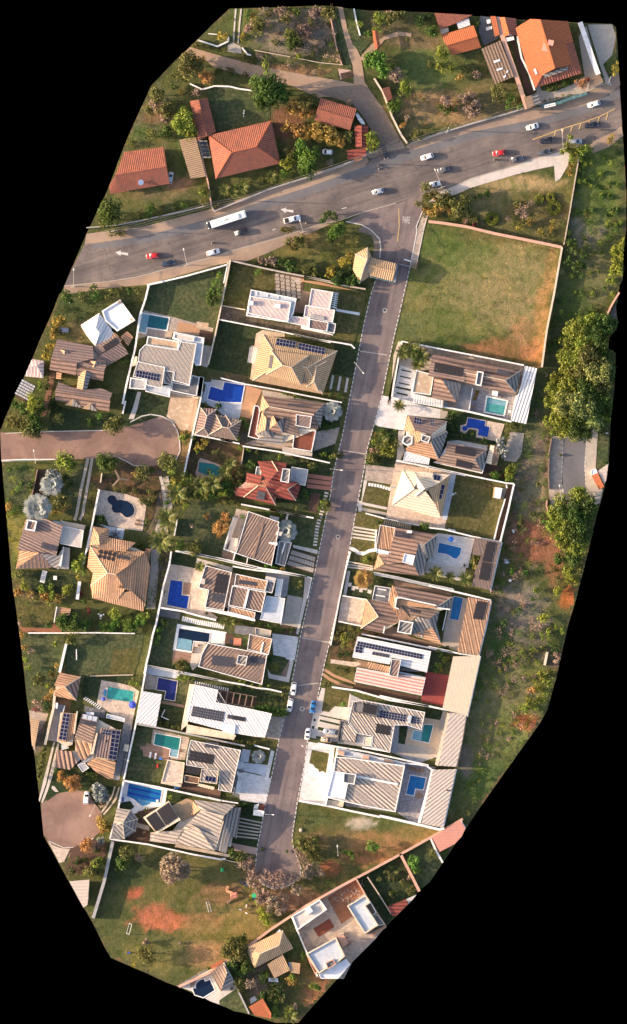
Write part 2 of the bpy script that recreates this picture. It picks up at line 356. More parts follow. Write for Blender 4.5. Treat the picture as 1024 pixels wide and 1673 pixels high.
plain('cloth_white',(0.75,0.75,0.73),0.8)
LM=[]
PEND=[]
USED=set()
def landmark(xy,phrase):LM.append((xy[0],xy[1],phrase))
def LT(o,Q,xy,cat,group=None,kind=None):
 clean(o,None,cat,group,kind);PEND.append((o,Q,xy));return o
def resolve_labels():
 keyed={};nlook={}
 for o,Q,_ in PEND:nlook[Q]=nlook.get(Q,0)+1
 for o,Q,(x,y)in PEND:
  bx=min(LM,key=lambda m:(m[0]-x)**2+(m[1]-y)**2)
  dx,dy=x-bx[0],y-bx[1];d=math.hypot(dx,dy)
  if d<3.0:rel='right beside'
  elif abs(dx)>1.9*abs(dy):rel='right of' if dx>0 else 'left of'
  elif abs(dy)>1.9*abs(dx):rel='above' if dy>0 else 'below'
  else:rel=('upper ' if dy>0 else 'lower ')+('right of' if dx>0 else 'left of')
  keyed.setdefault((Q,rel,bx[2]),[]).append((o,x,y))
 ords=['second','third','fourth','fifth','sixth','seventh','eighth','ninth','tenth','eleventh','twelfth','thirteenth','fourteenth','fifteenth','sixteenth','seventeenth','eighteenth','nineteenth','twentieth']
 for(Q,rel,ph),L in keyed.items():
  base=f'{Q} {rel} {ph}'
  if len(L)==1 and len(Q.split())>6 and nlook[Q]==1:L[0][0]['label']=Q;continue
  if len(L)==1:L[0][0]['label']=base;continue
  vx=max(a[1]for a in L)-min(a[1]for a in L);vy=max(a[2]for a in L)-min(a[2]for a in L)
  if vy>=vx:L.sort(key=lambda a:-a[2]);first,frm,last='topmost','highest','lowest'
  else:L.sort(key=lambda a:a[1]);first,frm,last='leftmost','leftmost','rightmost'
  for i,a in enumerate(L):
   if i==0:a[0]['label']=f'{first} {base}'
   elif i==len(L)-1:a[0]['label']=f'{last} {base}'
   else:a[0]['label']=f'{ords[min(i-1, 18)]} {frm} {base}'
   # ------------------------------------------------------------ flat setting pieces
ZC=[0.03];LN=[0]
def lot(z=0.06):LN[0]+=1;ZC[0]=z+(LN[0]%11)*0.0005
def sheet_name(m):
 for a,b in(('lawn','lawn'),('mulch','soil_bed'),('garden_soil','soil_bed'),('red_dirt','bare_earth'),('scrub','dry_ground'),('dirt_path','path'),('deck','wooden_deck'),('red_court','court_floor'),('conc','concrete_floor')):
  if m.startswith(a):return b
 return 'paving'
def sh(mat,pts,name=None,Q=None,z=None,kind='structure',hh=None):
 """one sheet of ground cover; later sheets lie 6 mm above earlier ones"""
 p=ccw(P(pts)if isinstance(pts,str)else pts);name=name or sheet_name(mat)
 if z is None:ZC[0]+=0.006;z=ZC[0]
 c=(sum(q[0]for q in p)/len(p),sum(q[1]for q in p)/len(p))
 o=mobj(name,[(x,y,z)for x,y in p],[tuple(range(len(p)))],M[mat])
 return LT(o,Q or LOOK.get(mat,mat.replace('_',' ')+' surface'),c,name.replace('_',' '),None,kind)
LOOK={'lawn':'patch of mown green lawn','lawn_d':'patch of dark shaded lawn','lawn_o':'patch of olive mown lawn','lawn_gold':'strip of dry golden grass','field':'big empty weedy grass plot','rough':'rough weedy ground','park':'worn park grass','scrub_dry':'dry greyish scrubby ground','garden_soil':'planted garden soil','conc':'stained concrete floor','conc2':'pale concrete floor','pavers':'beige paved floor','paverw':'white paved floor','pavers_grey':'grey cobbled drive','sdeck':'sand coloured terrace floor','tdeck':'terracotta terrace floor','stained':'stained brown and white drive','white':'white floor strip','slab':'grey floor slab','cali':'pale stone patio','mulch':'dark mulch bed','red_dirt':'bare red earth','dirt_path':'bare dirt path','deck_boards':'wooden deck boards','slab_dark':'dark grey floor slab','sidewalk_dirt':'dusty pinkish sidewalk','asphalt':'asphalt road','slab_blue':'pale blue grey floor','stones_m':'mottled stone floor','pink_path':'pinkish path','blue_grey':'blue grey floor','brown_wall':'brown floor strip','red_court':'dark red court floor','concrete_':''}
def SP(mat,a,b,n,wid,name='paving_strip',z=None):
 """n equal bars between line a (two points) and line b: parallel paving bars in grass"""
 a=P(a);b=P(b);ZC[0]+=0.006
 out=[]
 for i in range(n):
  t=(i+0.5)/n
  p=(a[0][0]+(a[1][0]-a[0][0])*t,a[0][1]+(a[1][1]-a[0][1])*t);q=(b[0][0]+(b[1][0]-b[0][0])*t,b[0][1]+(b[1][1]-b[0][1])*t)
  L,R_=ribbon([p,q],wid);g=Geo().prism(L+R_[::-1],0.02,ZC[0]+0.02)
  o=g.obj(name,M[mat]);LT(o,LOOK.get(mat,mat).replace('floor','paving bar').replace('drive','paving bar'),((p[0]+q[0])/2,(p[1]+q[1])/2),'paving bar',None,'structure');out.append(o)
 return out
def SN(mat,pts,n,l,w,name='stepping_stone_path',turn=0.0):
 p=P(pts);seg=[math.dist(p[i],p[i+1])for i in range(len(p)-1)];T=sum(seg);g=Geo();ZC[0]+=0.006
 for i in range(n):
  d=T*(i+0.5)/n;k=0
  while k<len(seg)-1 and d>seg[k]:d-=seg[k];k+=1
  t=d/seg[k];x=p[k][0]+(p[k+1][0]-p[k][0])*t;y=p[k][1]+(p[k+1][1]-p[k][1])*t
  a=math.atan2(p[k+1][1]-p[k][1],p[k+1][0]-p[k][0])+random.uniform(-.05,.05)+turn
  g.box(x,y,0.02,l,w,ZC[0]+random.uniform(0.02,0.04),a)
 o=g.obj(name,M[mat]);return LT(o,'row of %s stepping stones'%{'white':'white','cream':'cream'}.get(mat,'grey'),((p[0][0]+p[-1][0])/2,(p[0][1]+p[-1][1])/2),'stepping stones',None,'structure')
def WL(pts,h=2.2,mat='white',w=0.28,Q=None,name='boundary_wall',cat='wall',cap=None):
 p=P(pts);L,R_=ribbon(p,w);poly=L+R_[::-1]
 c=p[len(p)//2]if len(p)>2 else((p[0][0]+p[1][0])/2,(p[0][1]+p[1][1])/2)
 e=empty(name,c);LT(e,Q or{'pink_wall':'pinkish garden wall','slab_dark':'dark grey garden wall','dark_grey':'dark grey garden wall','white':'white plastered garden wall','cream':'cream garden wall','beige':'beige garden wall','brown_wall':'brown garden wall','grey_wall':'grey garden wall'}.get(mat,mat.replace('_',' ')+' garden wall'),c,cat)
 Geo().prism(poly,0,h).obj('wall_body',M[mat],e)
 L,R_=ribbon(p,w+0.12);Geo().prism(L+R_[::-1],h+0.002,h+0.09).obj('coping',M[cap or mat],e)
 return e
def kerb(pts,w=0.24,h=0.14,mat='mark_white',dash=1.1,gap=0.35,name='kerb'):
 p=P(pts);g=Geo()
 for i in range(len(p)-1):
  L=math.dist(p[i],p[i+1]);n=max(1,int(L/(dash+gap)))
  for k in range(n):
   a,b=k/n,(k+dash/(dash+gap))/n
   q=[(p[i][0]+(p[i+1][0]-p[i][0])*t,p[i][1]+(p[i+1][1]-p[i][1])*t)for t in(a,b)]
   l,r=ribbon(q,w);g.prism(l+r[::-1],0,h)
 c=p[len(p)//2];o=g.obj(name,M[mat]);return LT(o,'white painted kerb stones',c,'kerb',None,'structure')
 # ------------------------------------------------------------ buildings
def clipu(poly,n,k,keep_ge):
 """keep the part of a 3-D polygon where n.p >= k (or <= k)"""
 out=[];m=len(poly)
 for i in range(m):
  a,b=poly[i],poly[(i+1)%m]
  da=n[0]*a[0]+n[1]*a[1]-k;db=n[0]*b[0]+n[1]*b[1]-k
  if not keep_ge:da,db=-da,-db
  if da>=0:out.append(a)
  if(da>0>db)or(da<0<db):
   t=da/(da-db);out.append(tuple(a[j]+(b[j]-a[j])*t for j in range(3)))
 return out
def corrugate(faces,ang,period,amp,geo_v,geo_f,geo_uv):
 """cut each roof plane into courses so that the tile cover stands up in real ridges"""
 for f in faces:
  if area(f)<0:f=list(reversed(f))
  if ang is None:
   a,b,c=Vector(f[0]),Vector(f[1]),Vector(f[2]);nn=(b-a).cross(c-a)
   d=Vector((nn.x,nn.y));d=d.normalized()if d.length>1e-4 else Vector((1,0))
  elif ang=='eave':
   a,b,c=Vector(f[0]),Vector(f[1]),Vector(f[2]);nn=(b-a).cross(c-a)
   d=Vector((-nn.y,nn.x));d=d.normalized()if d.length>1e-4 else Vector((1,0))
  else:d=Vector((math.cos(R(ang)),-math.sin(R(ang))))
  n=(-d.y,d.x);us=[n[0]*p[0]+n[1]*p[1]for p in f];h=period/2
  k0=math.floor(min(us)/h);k1=math.ceil(max(us)/h)
  for k in range(k0,k1):
   q=clipu(f,n,k*h,True)
   if len(q)<3:continue
   q=clipu(q,n,(k+1)*h,False)
   if len(q)<3:continue
   b=len(geo_v);uv=[]
   for p in q:
    u=n[0]*p[0]+n[1]*p[1];t=abs((u/h)%2-1);geo_v.append((p[0],p[1],p[2]+amp*t));uv.append((u,d.x*p[0]+d.y*p[1]))
   geo_f.append(tuple(range(b,b+len(q))));geo_uv.append(uv)
HOUSES=[]
class HO:
 def __init__(s,name,label,at,cat='house',group=None,short=None):
  x,y=P(at)[0][:2];s.e=empty(name,(x,y));clean(s.e,label,cat,group);s.planes=[];s.xy=(x,y)
  if short:landmark((x,y),short)
  HOUSES.append(s)
 def zat(s,x,y,d=0.0):
  best=d
  for f in s.planes:
   if inside(x,y,f):
    a=Vector(f[0]);n=None
    for i in range(1,len(f)-1):
     n=(Vector(f[i])-a).cross(Vector(f[i+1])-a)
     if n.length>1e-5:break
    if abs(n.z)>1e-6:best=max(best,a.z-(n.x*(x-a.x)+n.y*(y-a.y))/n.z)
  return best
 def faces(s,fs,mat,ang=None,period=0.62,amp=0.07,name='roof',caps=None,capmat=None):
  v,f,uv=[],[],[];corrugate(fs,ang,period,amp,v,f,uv)
  o=mobj(name,v,f,M[mat],s.e,uv);s.planes+=[list(q)for q in fs]
  if caps:
   g=Geo()
   for a,b in caps:g.beam((a[0],a[1],a[2]+amp+0.05),(b[0],b[1],b[2]+amp+0.05),0.26,0.16)
   g.obj('ridge_cap',M[capmat or mat],o)
  return o
 def K(s,quad,z0,z1,mat='white',d=0.5):
  q=inset(quad,d);return Geo().prism(q,z0,z1).obj('wall',M[mat],s.e)
 def hip(s,pts,eave=3.0,pitch=0.42,mat='t_brown',k=1.0,wall='white',z0=0,ang=None,period=None,amp=None,cap='cream',gable=False,fascia=True,flip=False):
  q=ccw([p[:2]for p in P(pts)]);period=period or PERIOD.get(mat,0.9);amp=AMP.get(mat,0.08)if amp is None else amp
  la=math.dist(q[0],q[1])+math.dist(q[2],q[3]);lb=math.dist(q[1],q[2])+math.dist(q[3],q[0])
  if(la<lb)!=flip:q=q[1:]+q[:1];la,lb=lb,la
  A,B,C,D=[Vector((x,y,eave))for x,y in q];hw=lb/4;L=la/2
  M1,M2=(A+D)/2,(B+C)/2;t=0 if gable else min(0.5,hw/L*k);dz=Vector((0,0,pitch*hw))
  R1=M1+(M2-M1)*t+dz;R2=M2+(M1-M2)*t+dz
  if(R1-R2).length<0.3:R1=R2=(R1+R2)/2;fs=[[A,B,R1],[B,C,R1],[C,D,R1],[D,A,R1]]
  elif gable:fs=[[A,B,R2,R1],[C,D,R1,R2]]
  else:fs=[[A,B,R2,R1],[C,D,R1,R2],[B,C,R2],[D,A,R1]]
  fs=[[tuple(p)for p in f]for f in fs]
  caps=[(R1,R2)]+([]if gable else[(A,R1),(D,R1),(B,R2),(C,R2)])
  caps=[(tuple(a),tuple(b))for a,b in caps if(a-b).length>0.4]
  s.faces(fs,mat,ang,period,amp,caps=caps,capmat=cap or mat)
  if fascia:Geo().ring(q,inset(q,0.25),eave-0.22,eave-0.01).obj('fascia',M['cream' if wall=='cream' else 'white'],s.e)
  if wall:
   s.K(q,z0,eave-0.05,wall)
   if gable:
    wi=inset(q,0.5);a,b,c,d=[Vector((x,y,eave-0.05))for x,y in wi]
    up=Vector((0,0,pitch*hw-0.25))
    for p,r in((a,d),(b,c)):
     g=Geo();m=(p+r)/2;n_=(m-(a+b+c+d)/4).normalized()*0.2
     g.add([p,r,m+up,p-n_,r-n_,m+up-n_],[(0,1,2),(5,4,3),(0,2,5,3),(1,4,5,2)]).obj('gable',M[wall],s.e)
  return s
 def gable(s,pts,eave=3.0,pitch=0.35,mat='t_terra',**kw):return s.hip(pts,eave,pitch,mat,gable=True,**kw)
 def plane(s,pts,mat,eave=3.0,wall='white',ang=None,period=None,amp=None,z0=0,name='roof',caps=None):
  """roof of free shape: points 'x,y,z', or 'x,y' with all at eave height"""
  p=P(pts);p=[(q[0],q[1],q[2]if len(q)>2 else eave)for q in p]
  period=period or PERIOD.get(mat,0.9);amp=AMP.get(mat,0.08)if amp is None else amp
  s.faces([p],mat,ang,period,amp,name=name)
  if wall:
   pp=ccw([q for q in p]);q2=pp;w=inset(pp,0.45);n=len(w)
   zs=[q[2]-0.12 for q in q2];v=[(x,y,z0)for x,y in w]+[(w[i][0],w[i][1],zs[i])for i in range(n)]
   f=[tuple(range(n,2*n)),tuple(reversed(range(n)))]+[(i,(i+1)%n,n+(i+1)%n,n+i)for i in range(n)]
   mobj('wall',v,f,M[wall],s.e)
  return s
 def L(s,pts,h=3.4,mat='slab',wall='white',par=0.38,ph=0.4,ang=45,period=None,amp=None,z0=0,cap=None):
  """volume with a parapet round a low inner roof"""
  q=ccw([p[:2]for p in P(pts)]);i1=inset(q,par)
  Geo().prism(inset(q,0.01),z0,h-ph).obj('wall',M[wall],s.e)
  Geo().ring(q,i1,h-ph-0.02,h).obj('parapet',M[cap or wall],s.e)
  i2=inset(q,par-0.02);f=[(x,y,h-ph+0.06)for x,y in i2]
  if mat.startswith('t_'):s.faces([f],mat,ang,period or PERIOD.get(mat,0.9),AMP.get(mat,0.08)if amp is None else amp)
  else:mobj('roof_slab',f,[tuple(range(len(f)))],M[mat],s.e);s.planes.append(f)
  return s
 def B(s,pts,h,mat='white',z0=0,name='wall'):
  q=ccw([p[:2]for p in P(pts)]);Geo().prism(q,z0,h).obj(name,M[mat],s.e);s.planes.append([(x,y,h)for x,y in q]);return s
 def pergola(s,pts,n,h=2.8,mat='white',w=0.3):
  """bars across a quad A-B-C-D, running from side AB to side DC"""
  A,B,C,D=[Vector((*p[:2],h))for p in P(pts)]
  g=Geo();g.beam(A,B,0.2,0.25);g.beam(D,C,0.2,0.25)
  o=g.obj('pergola_frame',M[mat],s.e)
  for i in range(n):
   t=(i+0.5)/n;Geo().beam(A+(B-A)*t+Vector((0,0,.2)),D+(C-D)*t+Vector((0,0,.2)),w,0.16).obj('slat',M[mat],o)
  g=Geo()
  for c in(A,B,C,D):g.box(c.x,c.y,0,0.2,0.2,h-0.13)
  g.obj('post',M[mat],s.e);return s
 def bars(s,pts,n,h,mat='white',w=0.3,hh=0.5):
  A,B,C,D=[Vector((*p[:2],h))for p in P(pts)]
  for i in range(n):
   t=(i+0.5)/n;Geo().beam(A+(B-A)*t,D+(C-D)*t,w,hh).obj('roof_beam',M[mat],s.e)
  return s
 def S(s,pts,nx,ny,mat='solar',gap=0.05,lift=0.16,frame=True,base=3.0):
  """solar modules laid out over the quad A-B-C-D, nx along AB and ny along AD"""
  A,B,C,D=[Vector(p[:2])for p in P(pts)]
  pt=lambda u,v:(A*(1-u)+B*u)*(1-v)+(D*(1-u)+C*u)*v
  c=pt(.5,.5);mesh={}
  lx=((B-A).length+(C-D).length)/2/nx-gap;ly=((D-A).length+(C-B).length)/2/ny-gap
  e1=(B-A).normalized();e2=(D-A).normalized()
  z3=lambda v:Vector((v.x,v.y,s.zat(v.x,v.y,base)))
  zc=z3(c);d1=z3(c+e1*0.6)-zc;d2=z3(c+e2*0.6)-zc
  if abs(d1.z)>0.9:d1.z=0
  if abs(d2.z)>0.9:d2.z=0
  d1.normalize();d2.normalize();n=d1.cross(d2);n=n if n.z>0 else -n
  a,b=d1*lx/2,d2*ly/2;t=n*0.05;vv=[-a-b,a-b,a+b,-a+b];v=[tuple(q-t)for q in vv]+[tuple(q)for q in vv]
  f=[(4,5,6,7),(0,3,2,1),(0,1,5,4),(1,2,6,5),(2,3,7,6),(3,0,4,7)]
  if d1.cross(d2).z<0:f=[tuple(reversed(q))for q in f]
  me=NME('solar_panel');me.from_pydata(v,[],f);me.materials.append(M[mat])
  hw=0.045;fr=None
  if frame and mat=='solar':
   g=Geo();tt=n*0.012
   for p,q in((vv[0],vv[1]),(vv[1],vv[2]),(vv[2],vv[3]),(vv[3],vv[0])):g.beam(p+tt,q+tt,0.06,0.04)
   fr=NME('frame');fr.from_pydata(g.v,[],g.f);fr.materials.append(M['frame_alu'])
  for i in range(nx):
   for j in range(ny):
    w=pt((i+.5)/nx,(j+.5)/ny);z=zc.z+(w-c).dot(e1)*d1.z/max(.2,Vector((d1.x,d1.y)).length)+((w-c).dot(e2)*d2.z/max(.2,Vector((d2.x,d2.y)).length)if abs(e1.dot(e2))<.5 else 0)
    o=NOB('solar_panel',me);LINK(o);o.parent=s.e;o.location=(w.x-s.xy[0],w.y-s.xy[1],z+lift)
    if fr:k=NOB('frame',fr);LINK(k);k.parent=o
  return s
 def tank(s,x,y,r=0.5,h=0.9,z=None,mat='w_roof'):
  X,Y=W(x,y);z=s.zat(X,Y,3)if z is None else z
  Geo().tube([(X,Y,z),(X,Y,z+h*.8),(X,Y,z+h)],[r,r,r*.6],12).obj('water_tank',M[mat],s.e);return s
 def chimney(s,x,y,w=1.0,l=1.0,h=1.2,mat='white',cap=None):
  X,Y=W(x,y);z=s.zat(X,Y,3);o=Geo().box(X,Y,z-1.5,w,l,h+1.5,R(-12)).obj('chimney',M[mat],s.e)
  Geo().box(X,Y,z+h+.002,w+.2,l+.2,.12,R(-12)).obj('chimney_cap',M[cap or mat],o);return s
 def windows(s):
  """glazed openings with frames on every wall volume long enough to carry them"""
  for o in[c for c in s.e.children if c.name.split('.')[0]=='wall']:
   me=o.data;n=len(me.vertices)//2
   for i in range(n):
    a,b=me.vertices[i].co,me.vertices[(i+1)%n].co;top=min(me.vertices[n+i].co.z,me.vertices[n+(i+1)%n].co.z)
    L=(Vector((b.x,b.y))-Vector((a.x,a.y))).length;z0=a.z
    if L<3.2 or top-z0<1.6:continue
    k=max(1,int(L/5));d=Vector((b.x-a.x,b.y-a.y,0)).normalized();nr=Vector((d.y,-d.x,0))
    for j in range(k):
     m=Vector((a.x,a.y,0))+d*(L*(j+.5)/k)+nr*0.03;w=min(1.6,L/k*.5);zb=z0+0.9 if z0<.5 else z0+.4;zt=min(top-.35,zb+1.2)
     if zt-zb<.5:continue
     g=Geo();p=m-d*w/2;q=m+d*w/2
     for u,v in((Vector((p.x,p.y,zb)),Vector((q.x,q.y,zb))),(Vector((p.x,p.y,zt)),Vector((q.x,q.y,zt))),(Vector((p.x,p.y,zb)),Vector((p.x,p.y,zt))),(Vector((q.x,q.y,zb)),Vector((q.x,q.y,zt)))):g.beam(u,v,.09,.09)
     mw=NME('window');mw.from_pydata(g.v,[],g.f);mw.materials.append(M['frame_alu']);wo_=NOB('window',mw);LINK(wo_);wo_.parent=s.e
     pg=Geo();pn=nr*.015
     c4=[Vector((p.x,p.y,zb)),Vector((q.x,q.y,zb)),Vector((q.x,q.y,zt)),Vector((p.x,p.y,zt))];pg.add(c4,[(0,1,2,3)])
     mp=NME('pane');mp.from_pydata(pg.v,[],pg.f);mp.materials.append(M['glass']);po=NOB('pane',mp);LINK(po);po.parent=wo_
PERIOD={'t_terra':0.62,'t_orange':0.62,'t_tan':0.65,'t_sand':0.75,'t_brown':1.3,'t_bf':0.95,'t_mauve':0.9,'t_red':1.2,'t_pink':1.15,'t_gb':1.15,'t_cream':0.85,'t_wm':1.0,'t_redwhite':1.05,'t_cm':1.1,'t_gm':1.1,'t_fibro':1.0,'t_gt':1.1,'t_salmon':.5}
AMP={k:0.09*v for k,v in PERIOD.items()}
AMP.update({'t_gm':.045,'t_cm':0.02,'t_wm':0.07,'t_brown':0.14,'t_gb':0.13,'t_pink':0.11})
def pool(label,pts,mat='w_blue',cop='white',cw=0.45,steps=None,stepmat='w_light',z=0.10,at=None):
 q=ccw([p[:2]for p in P(pts)]);c=(sum(a[0]for a in q)/len(q),sum(a[1]for a in q)/len(q))
 e=empty('swimming_pool',c);clean(e,label,'swimming pool')
 zz=ZC[0]+0.02
 Geo().ring(inset(q,-cw),q,0,zz+0.10).obj('pool_edge',M[cop],e)
 mobj('water',[(x,y,zz)for x,y in q],[tuple(range(len(q)))],M[mat],e)
 for i,st in enumerate(steps or[]):
  sp=ccw([p[:2]for p in P(st)]);mobj('step',[(x,y,zz+0.006*(i+1))for x,y in sp],[tuple(range(len(sp)))],M[stepmat],e)
 return e
def thing(name,label,at,cat,z=0,group=None):
 x,y=P(at)[0][:2];e=empty(name,(x,y),z)
 if z:e.location.z=0
 return clean(e,label,cat,group)
 # ------------------------------------------------------------ plants
OUT=None
def leaf_arrays(C,Nn,size,elong=1.0,rng=RNG):
 """one bent two-triangle leaf clump at every point C, facing roughly along Nn"""
 n=len(C);r=rng.normal(size=(n,3));t=np.cross(Nn,r);t/=np.linalg.norm(t,axis=1,keepdims=True)+1e-9
 b=np.cross(Nn,t);s=(size*rng.uniform(0.6,1.35,n))[:,None]
 v=np.stack([C-t*s*elong,C-b*s*.6+Nn*s*.12,C+t*s*elong,C+b*s*.6-Nn*s*.12],1).reshape(-1,3)
 return v
def leaf_mesh(name,V,mat):
 n=len(V)//4;me=NME(name);me.vertices.add(len(V));me.vertices.foreach_set('co',np.asarray(V,np.float32).ravel())
 me.loops.add(4*n);me.loops.foreach_set('vertex_index',np.arange(4*n,dtype=np.int32));me.polygons.add(n)
 me.polygons.foreach_set('loop_start',np.arange(0,4*n,4,dtype=np.int32));me.update(calc_edges=True);me.materials.append(M[mat]);return me
def crown_pts(r,hh,n,lobes,rng,fill=0.25,flat=0.8):
 """points spread over a heap of overlapping lobes: clumps, hollows and a ragged edge"""
 L=[]
 for i in range(lobes):
  a=rng.uniform(0,2*math.pi);d=r*math.sqrt(rng.uniform(0,1))*0.68;z=hh*rng.uniform(-0.35,0.45)*(1-(d/r)**2*0.7)
  L.append((d*math.cos(a),d*math.sin(a),z,r*rng.uniform(0.19,0.36)))
 L.append((0,0,0.05*hh,r*0.42));L=np.array(L);w=L[:,3]**2;idx=rng.choice(len(L),n,p=w/w.sum())
 d=rng.normal(size=(n,3));d[:,2]=np.abs(d[:,2])*0.9-0.25;d/=np.linalg.norm(d,axis=1,keepdims=True)
 rad=L[idx,3]*np.where(rng.uniform(size=n)<fill,rng.uniform(0.5,1,n),rng.uniform(0.88,1.12,n))
 C=L[idx,:3]+d*rad[:,None]*np.array([1,1,flat]);nn=d*0.8+rng.normal(size=(n,3))*0.45;nn/=np.linalg.norm(nn,axis=1,keepdims=True)
 return C,nn
KIND={'green':('tree','tree','l_green',.30,62,1.0,1.0,'leafy dark green tree'),'olive':('tree','tree','l_olive',.30,60,1.0,1.0,'olive green broad tree'),'bright':('tree','tree','l_bright',.30,60,.9,1.0,'bright green leafy tree'),'lime':('bush','bush','l_lime',.26,60,.5,1.0,'lime green bush'),'dark':('bush','bush','l_dark',.28,60,.5,1.0,'dark green bush'),'yellow':('bush','bush','l_yellow',.26,60,.6,1.0,'yellowish bush'),'gold':('bush','bush','l_gold',.28,55,.6,1.0,'golden brown bush'),'brown':('bare_tree','tree','l_brown',.17,62,.9,3.2,'greyish brown twiggy tree'),'pink':('bare_tree','tree','l_pink',.13,15,.9,4.2,'pinkish leafless tree'),'orange':('bare_tree','tree','l_orange',.18,55,.8,2.6,'orange brown twiggy tree'),'silver':('silver_bush','bush','l_silver',.28,60,.7,1.6,'silvery grey shrub'),'bush':('bush','bush','l_green',.24,70,.4,1.0,'small green bush'),'obush':('bush','bush','l_olive',.24,70,.4,1.0,'small olive bush'),'red':('flowering_bush','bush','l_red',.22,70,.5,1.0,'red leaved shrub'),'silvergreen':('tree','tree','l_silvergreen',.30,60,1.1,1.2,'pale green tree'),'ygl':('tree','tree','l_lime',.30,60,1.0,1.0,'lime green tree'),'yg':('tree','tree','l_yg',.28,62,.9,1.0,'yellow green tree'),'ygbush':('bush','bush','l_yg',.24,70,.4,1.0,'small yellow green bush'),'pbush':('bush','bush','l_pink',.22,60,.5,1.8,'small pinkish dry shrub'),'bbush':('bush','bush','l_brown',.22,60,.5,1.8,'small brown dry shrub'),'brbush':('bush','bush','l_bright',.24,70,.4,1.0,'small bright green bush')}
CROWNS={}
def trunk_geo(r,h,rng,limbs=5):
 g=Geo();tr=0.06+0.035*r;g.tube([(0,0,0),(tr*.3,0,h*.5),(0,tr*.4,h)],[tr*1.3,tr,tr*.6],7)
 for i in range(limbs):
  a=2*math.pi*i/limbs+rng.uniform(-.4,.4);d=r*rng.uniform(.45,.75);z0=h*rng.uniform(.45,.85)
  g.tube([(0,0,z0),(d*.5*math.cos(a),d*.5*math.sin(a),z0+h*.25),(d*math.cos(a),d*math.sin(a),z0+h*.45)],[tr*.5,tr*.32,tr*.1],5)
 return g
TQ=[]
def tr(kind,x,y,r,ry=None,hk=1.0,Q=None,rot=0.0):
 """tree or bush; x, y in frame units, radius r in map pixels; planted later by plant_all"""
 TQ.append((kind,*px(x,y),r,ry,hk,Q,rot))
def plant_all():
 F(0,0,1)
 for cat,keep,nm,lab in(('tree',270,'small_trees','small tree crowns crowding between the bigger trees'),('bush',285,'small_shrubs','scattered tiny garden shrubs too many to count')):
  L=sorted([t for t in TQ if KIND[t[0]][1]==cat],key=lambda t:-t[3]*(t[4]or t[3]))
  for t in L[:keep]:tree(*t)
  by={}
  for t in L[keep:]:by.setdefault(KIND[t[0]][2],[]).append(t)
  for mat,ts in by.items():
   V=[]
   for kind,x,y,r,ry,hk,Q,rot in ts:
    _,_,_,ls,dens,th,el,lk=KIND[kind];X,Y=W(x,y);rm=r*M_PX
    C,nn=crown_pts(rm,rm*.85,int(max(60,dens*rm*rm*1.15)),int(4+rm*2),RNG);C+=np.array([X,Y,rm*(.85 if cat=='bush' else 1.1)]);k=inside_np(C[:,0],C[:,1],OUT)
    if k.any():V.append(leaf_arrays(C[k],nn[k],ls*.85,el))
   V=np.concatenate(V);o=NOB(nm,leaf_mesh(nm,V,mat));LINK(o);clean(o,mat[2:].replace('silvergreen','pale green')+' coloured '+lab,cat,None,'stuff')
def tree(kind,x,y,r,ry=None,hk=1.0,Q=None,rot=0.0):
 nm,cat,mat,ls,dens,th,el,lk=KIND[kind];X,Y=W(x,y);rm=r*M_PX;rym=(ry or r)*M_PX;big=max(rm,rym)
 bare=nm=='bare_tree';edge=OUT is not None and not all(inside(X+big*1.15*math.cos(a),Y+big*1.15*math.sin(a),OUT)for a in(0,.8,1.6,2.4,3.2,4,4.8,5.6))
 hh=rm*0.85;hz=max(0.5,rm*0.75*th*hk)if 'bush' not in nm else rm*0.45
 e=empty(nm,(X,Y));size='small' if rm<1.7 and cat=='tree' else('tall' if rm>4.6 else '')
 LT(e,Q or((size+' ')if size else '')+lk,(X,Y),cat)
 b=min((1,1.5,2.2,3.2,4.5,6.5),key=lambda q:abs(math.log(q/rm)))
 key=(kind,b,int(RNG.integers(0,3)))
 if edge or rm>4 or key not in CROWNS:
  base=rm if(edge or rm>4)else b
  n=int(min(5200,max(110,dens*base**2*1.15)));s_=ls*(0.72+0.12*min(base,4))
  C,nn=crown_pts(base,base*0.85,n,int(7+base*4),RNG,.6 if bare else.25,flat=0.75 if not bare else.6)
  if edge:
   sx=C[:,0]*1.0;sy=C[:,1]*(rym/rm);m=inside_np(X+sx,Y+sy,OUT);C=C[m];nn=nn[m]
  V=leaf_arrays(C,nn,s_,el)
  cm=leaf_mesh('crown',V,mat)
  tg=trunk_geo(base,max(.4,base*.6),RNG,4 if base<2 else 7);tm=NME('trunk');tm.from_pydata(tg.v,[],tg.f);tm.materials.append(M['trunk'])
  if not(edge or rm>4):CROWNS[key]=(cm,tm,base)
 else:cm,tm,base=CROWNS[key]
 k=rm/base;ky=rym/base;rz=0 if edge or ry else RNG.uniform(0,6.28)
 c=NOB('crown',cm);LINK(c);c.parent=e;c.location=(0,0,hz+hh*.45);c.scale=(k,ky,k);c.rotation_euler[2]=rz+R(-rot)
 if inside(X,Y,OUT):
  t=NOB('trunk',tm);LINK(t);t.parent=e;kz=(hz+hh*.4)/max(.4,base*.6)/1.25;t.scale=(k*.9,k*.9,kz);t.rotation_euler[2]=rz
 return e
def trs(kind,s,**kw):
 for t in s.split():v=[float(q)for q in t.split(',')];tr(kind,v[0],v[1],v[2],v[3]if len(v)>3 else None,**kw)
FROND={}
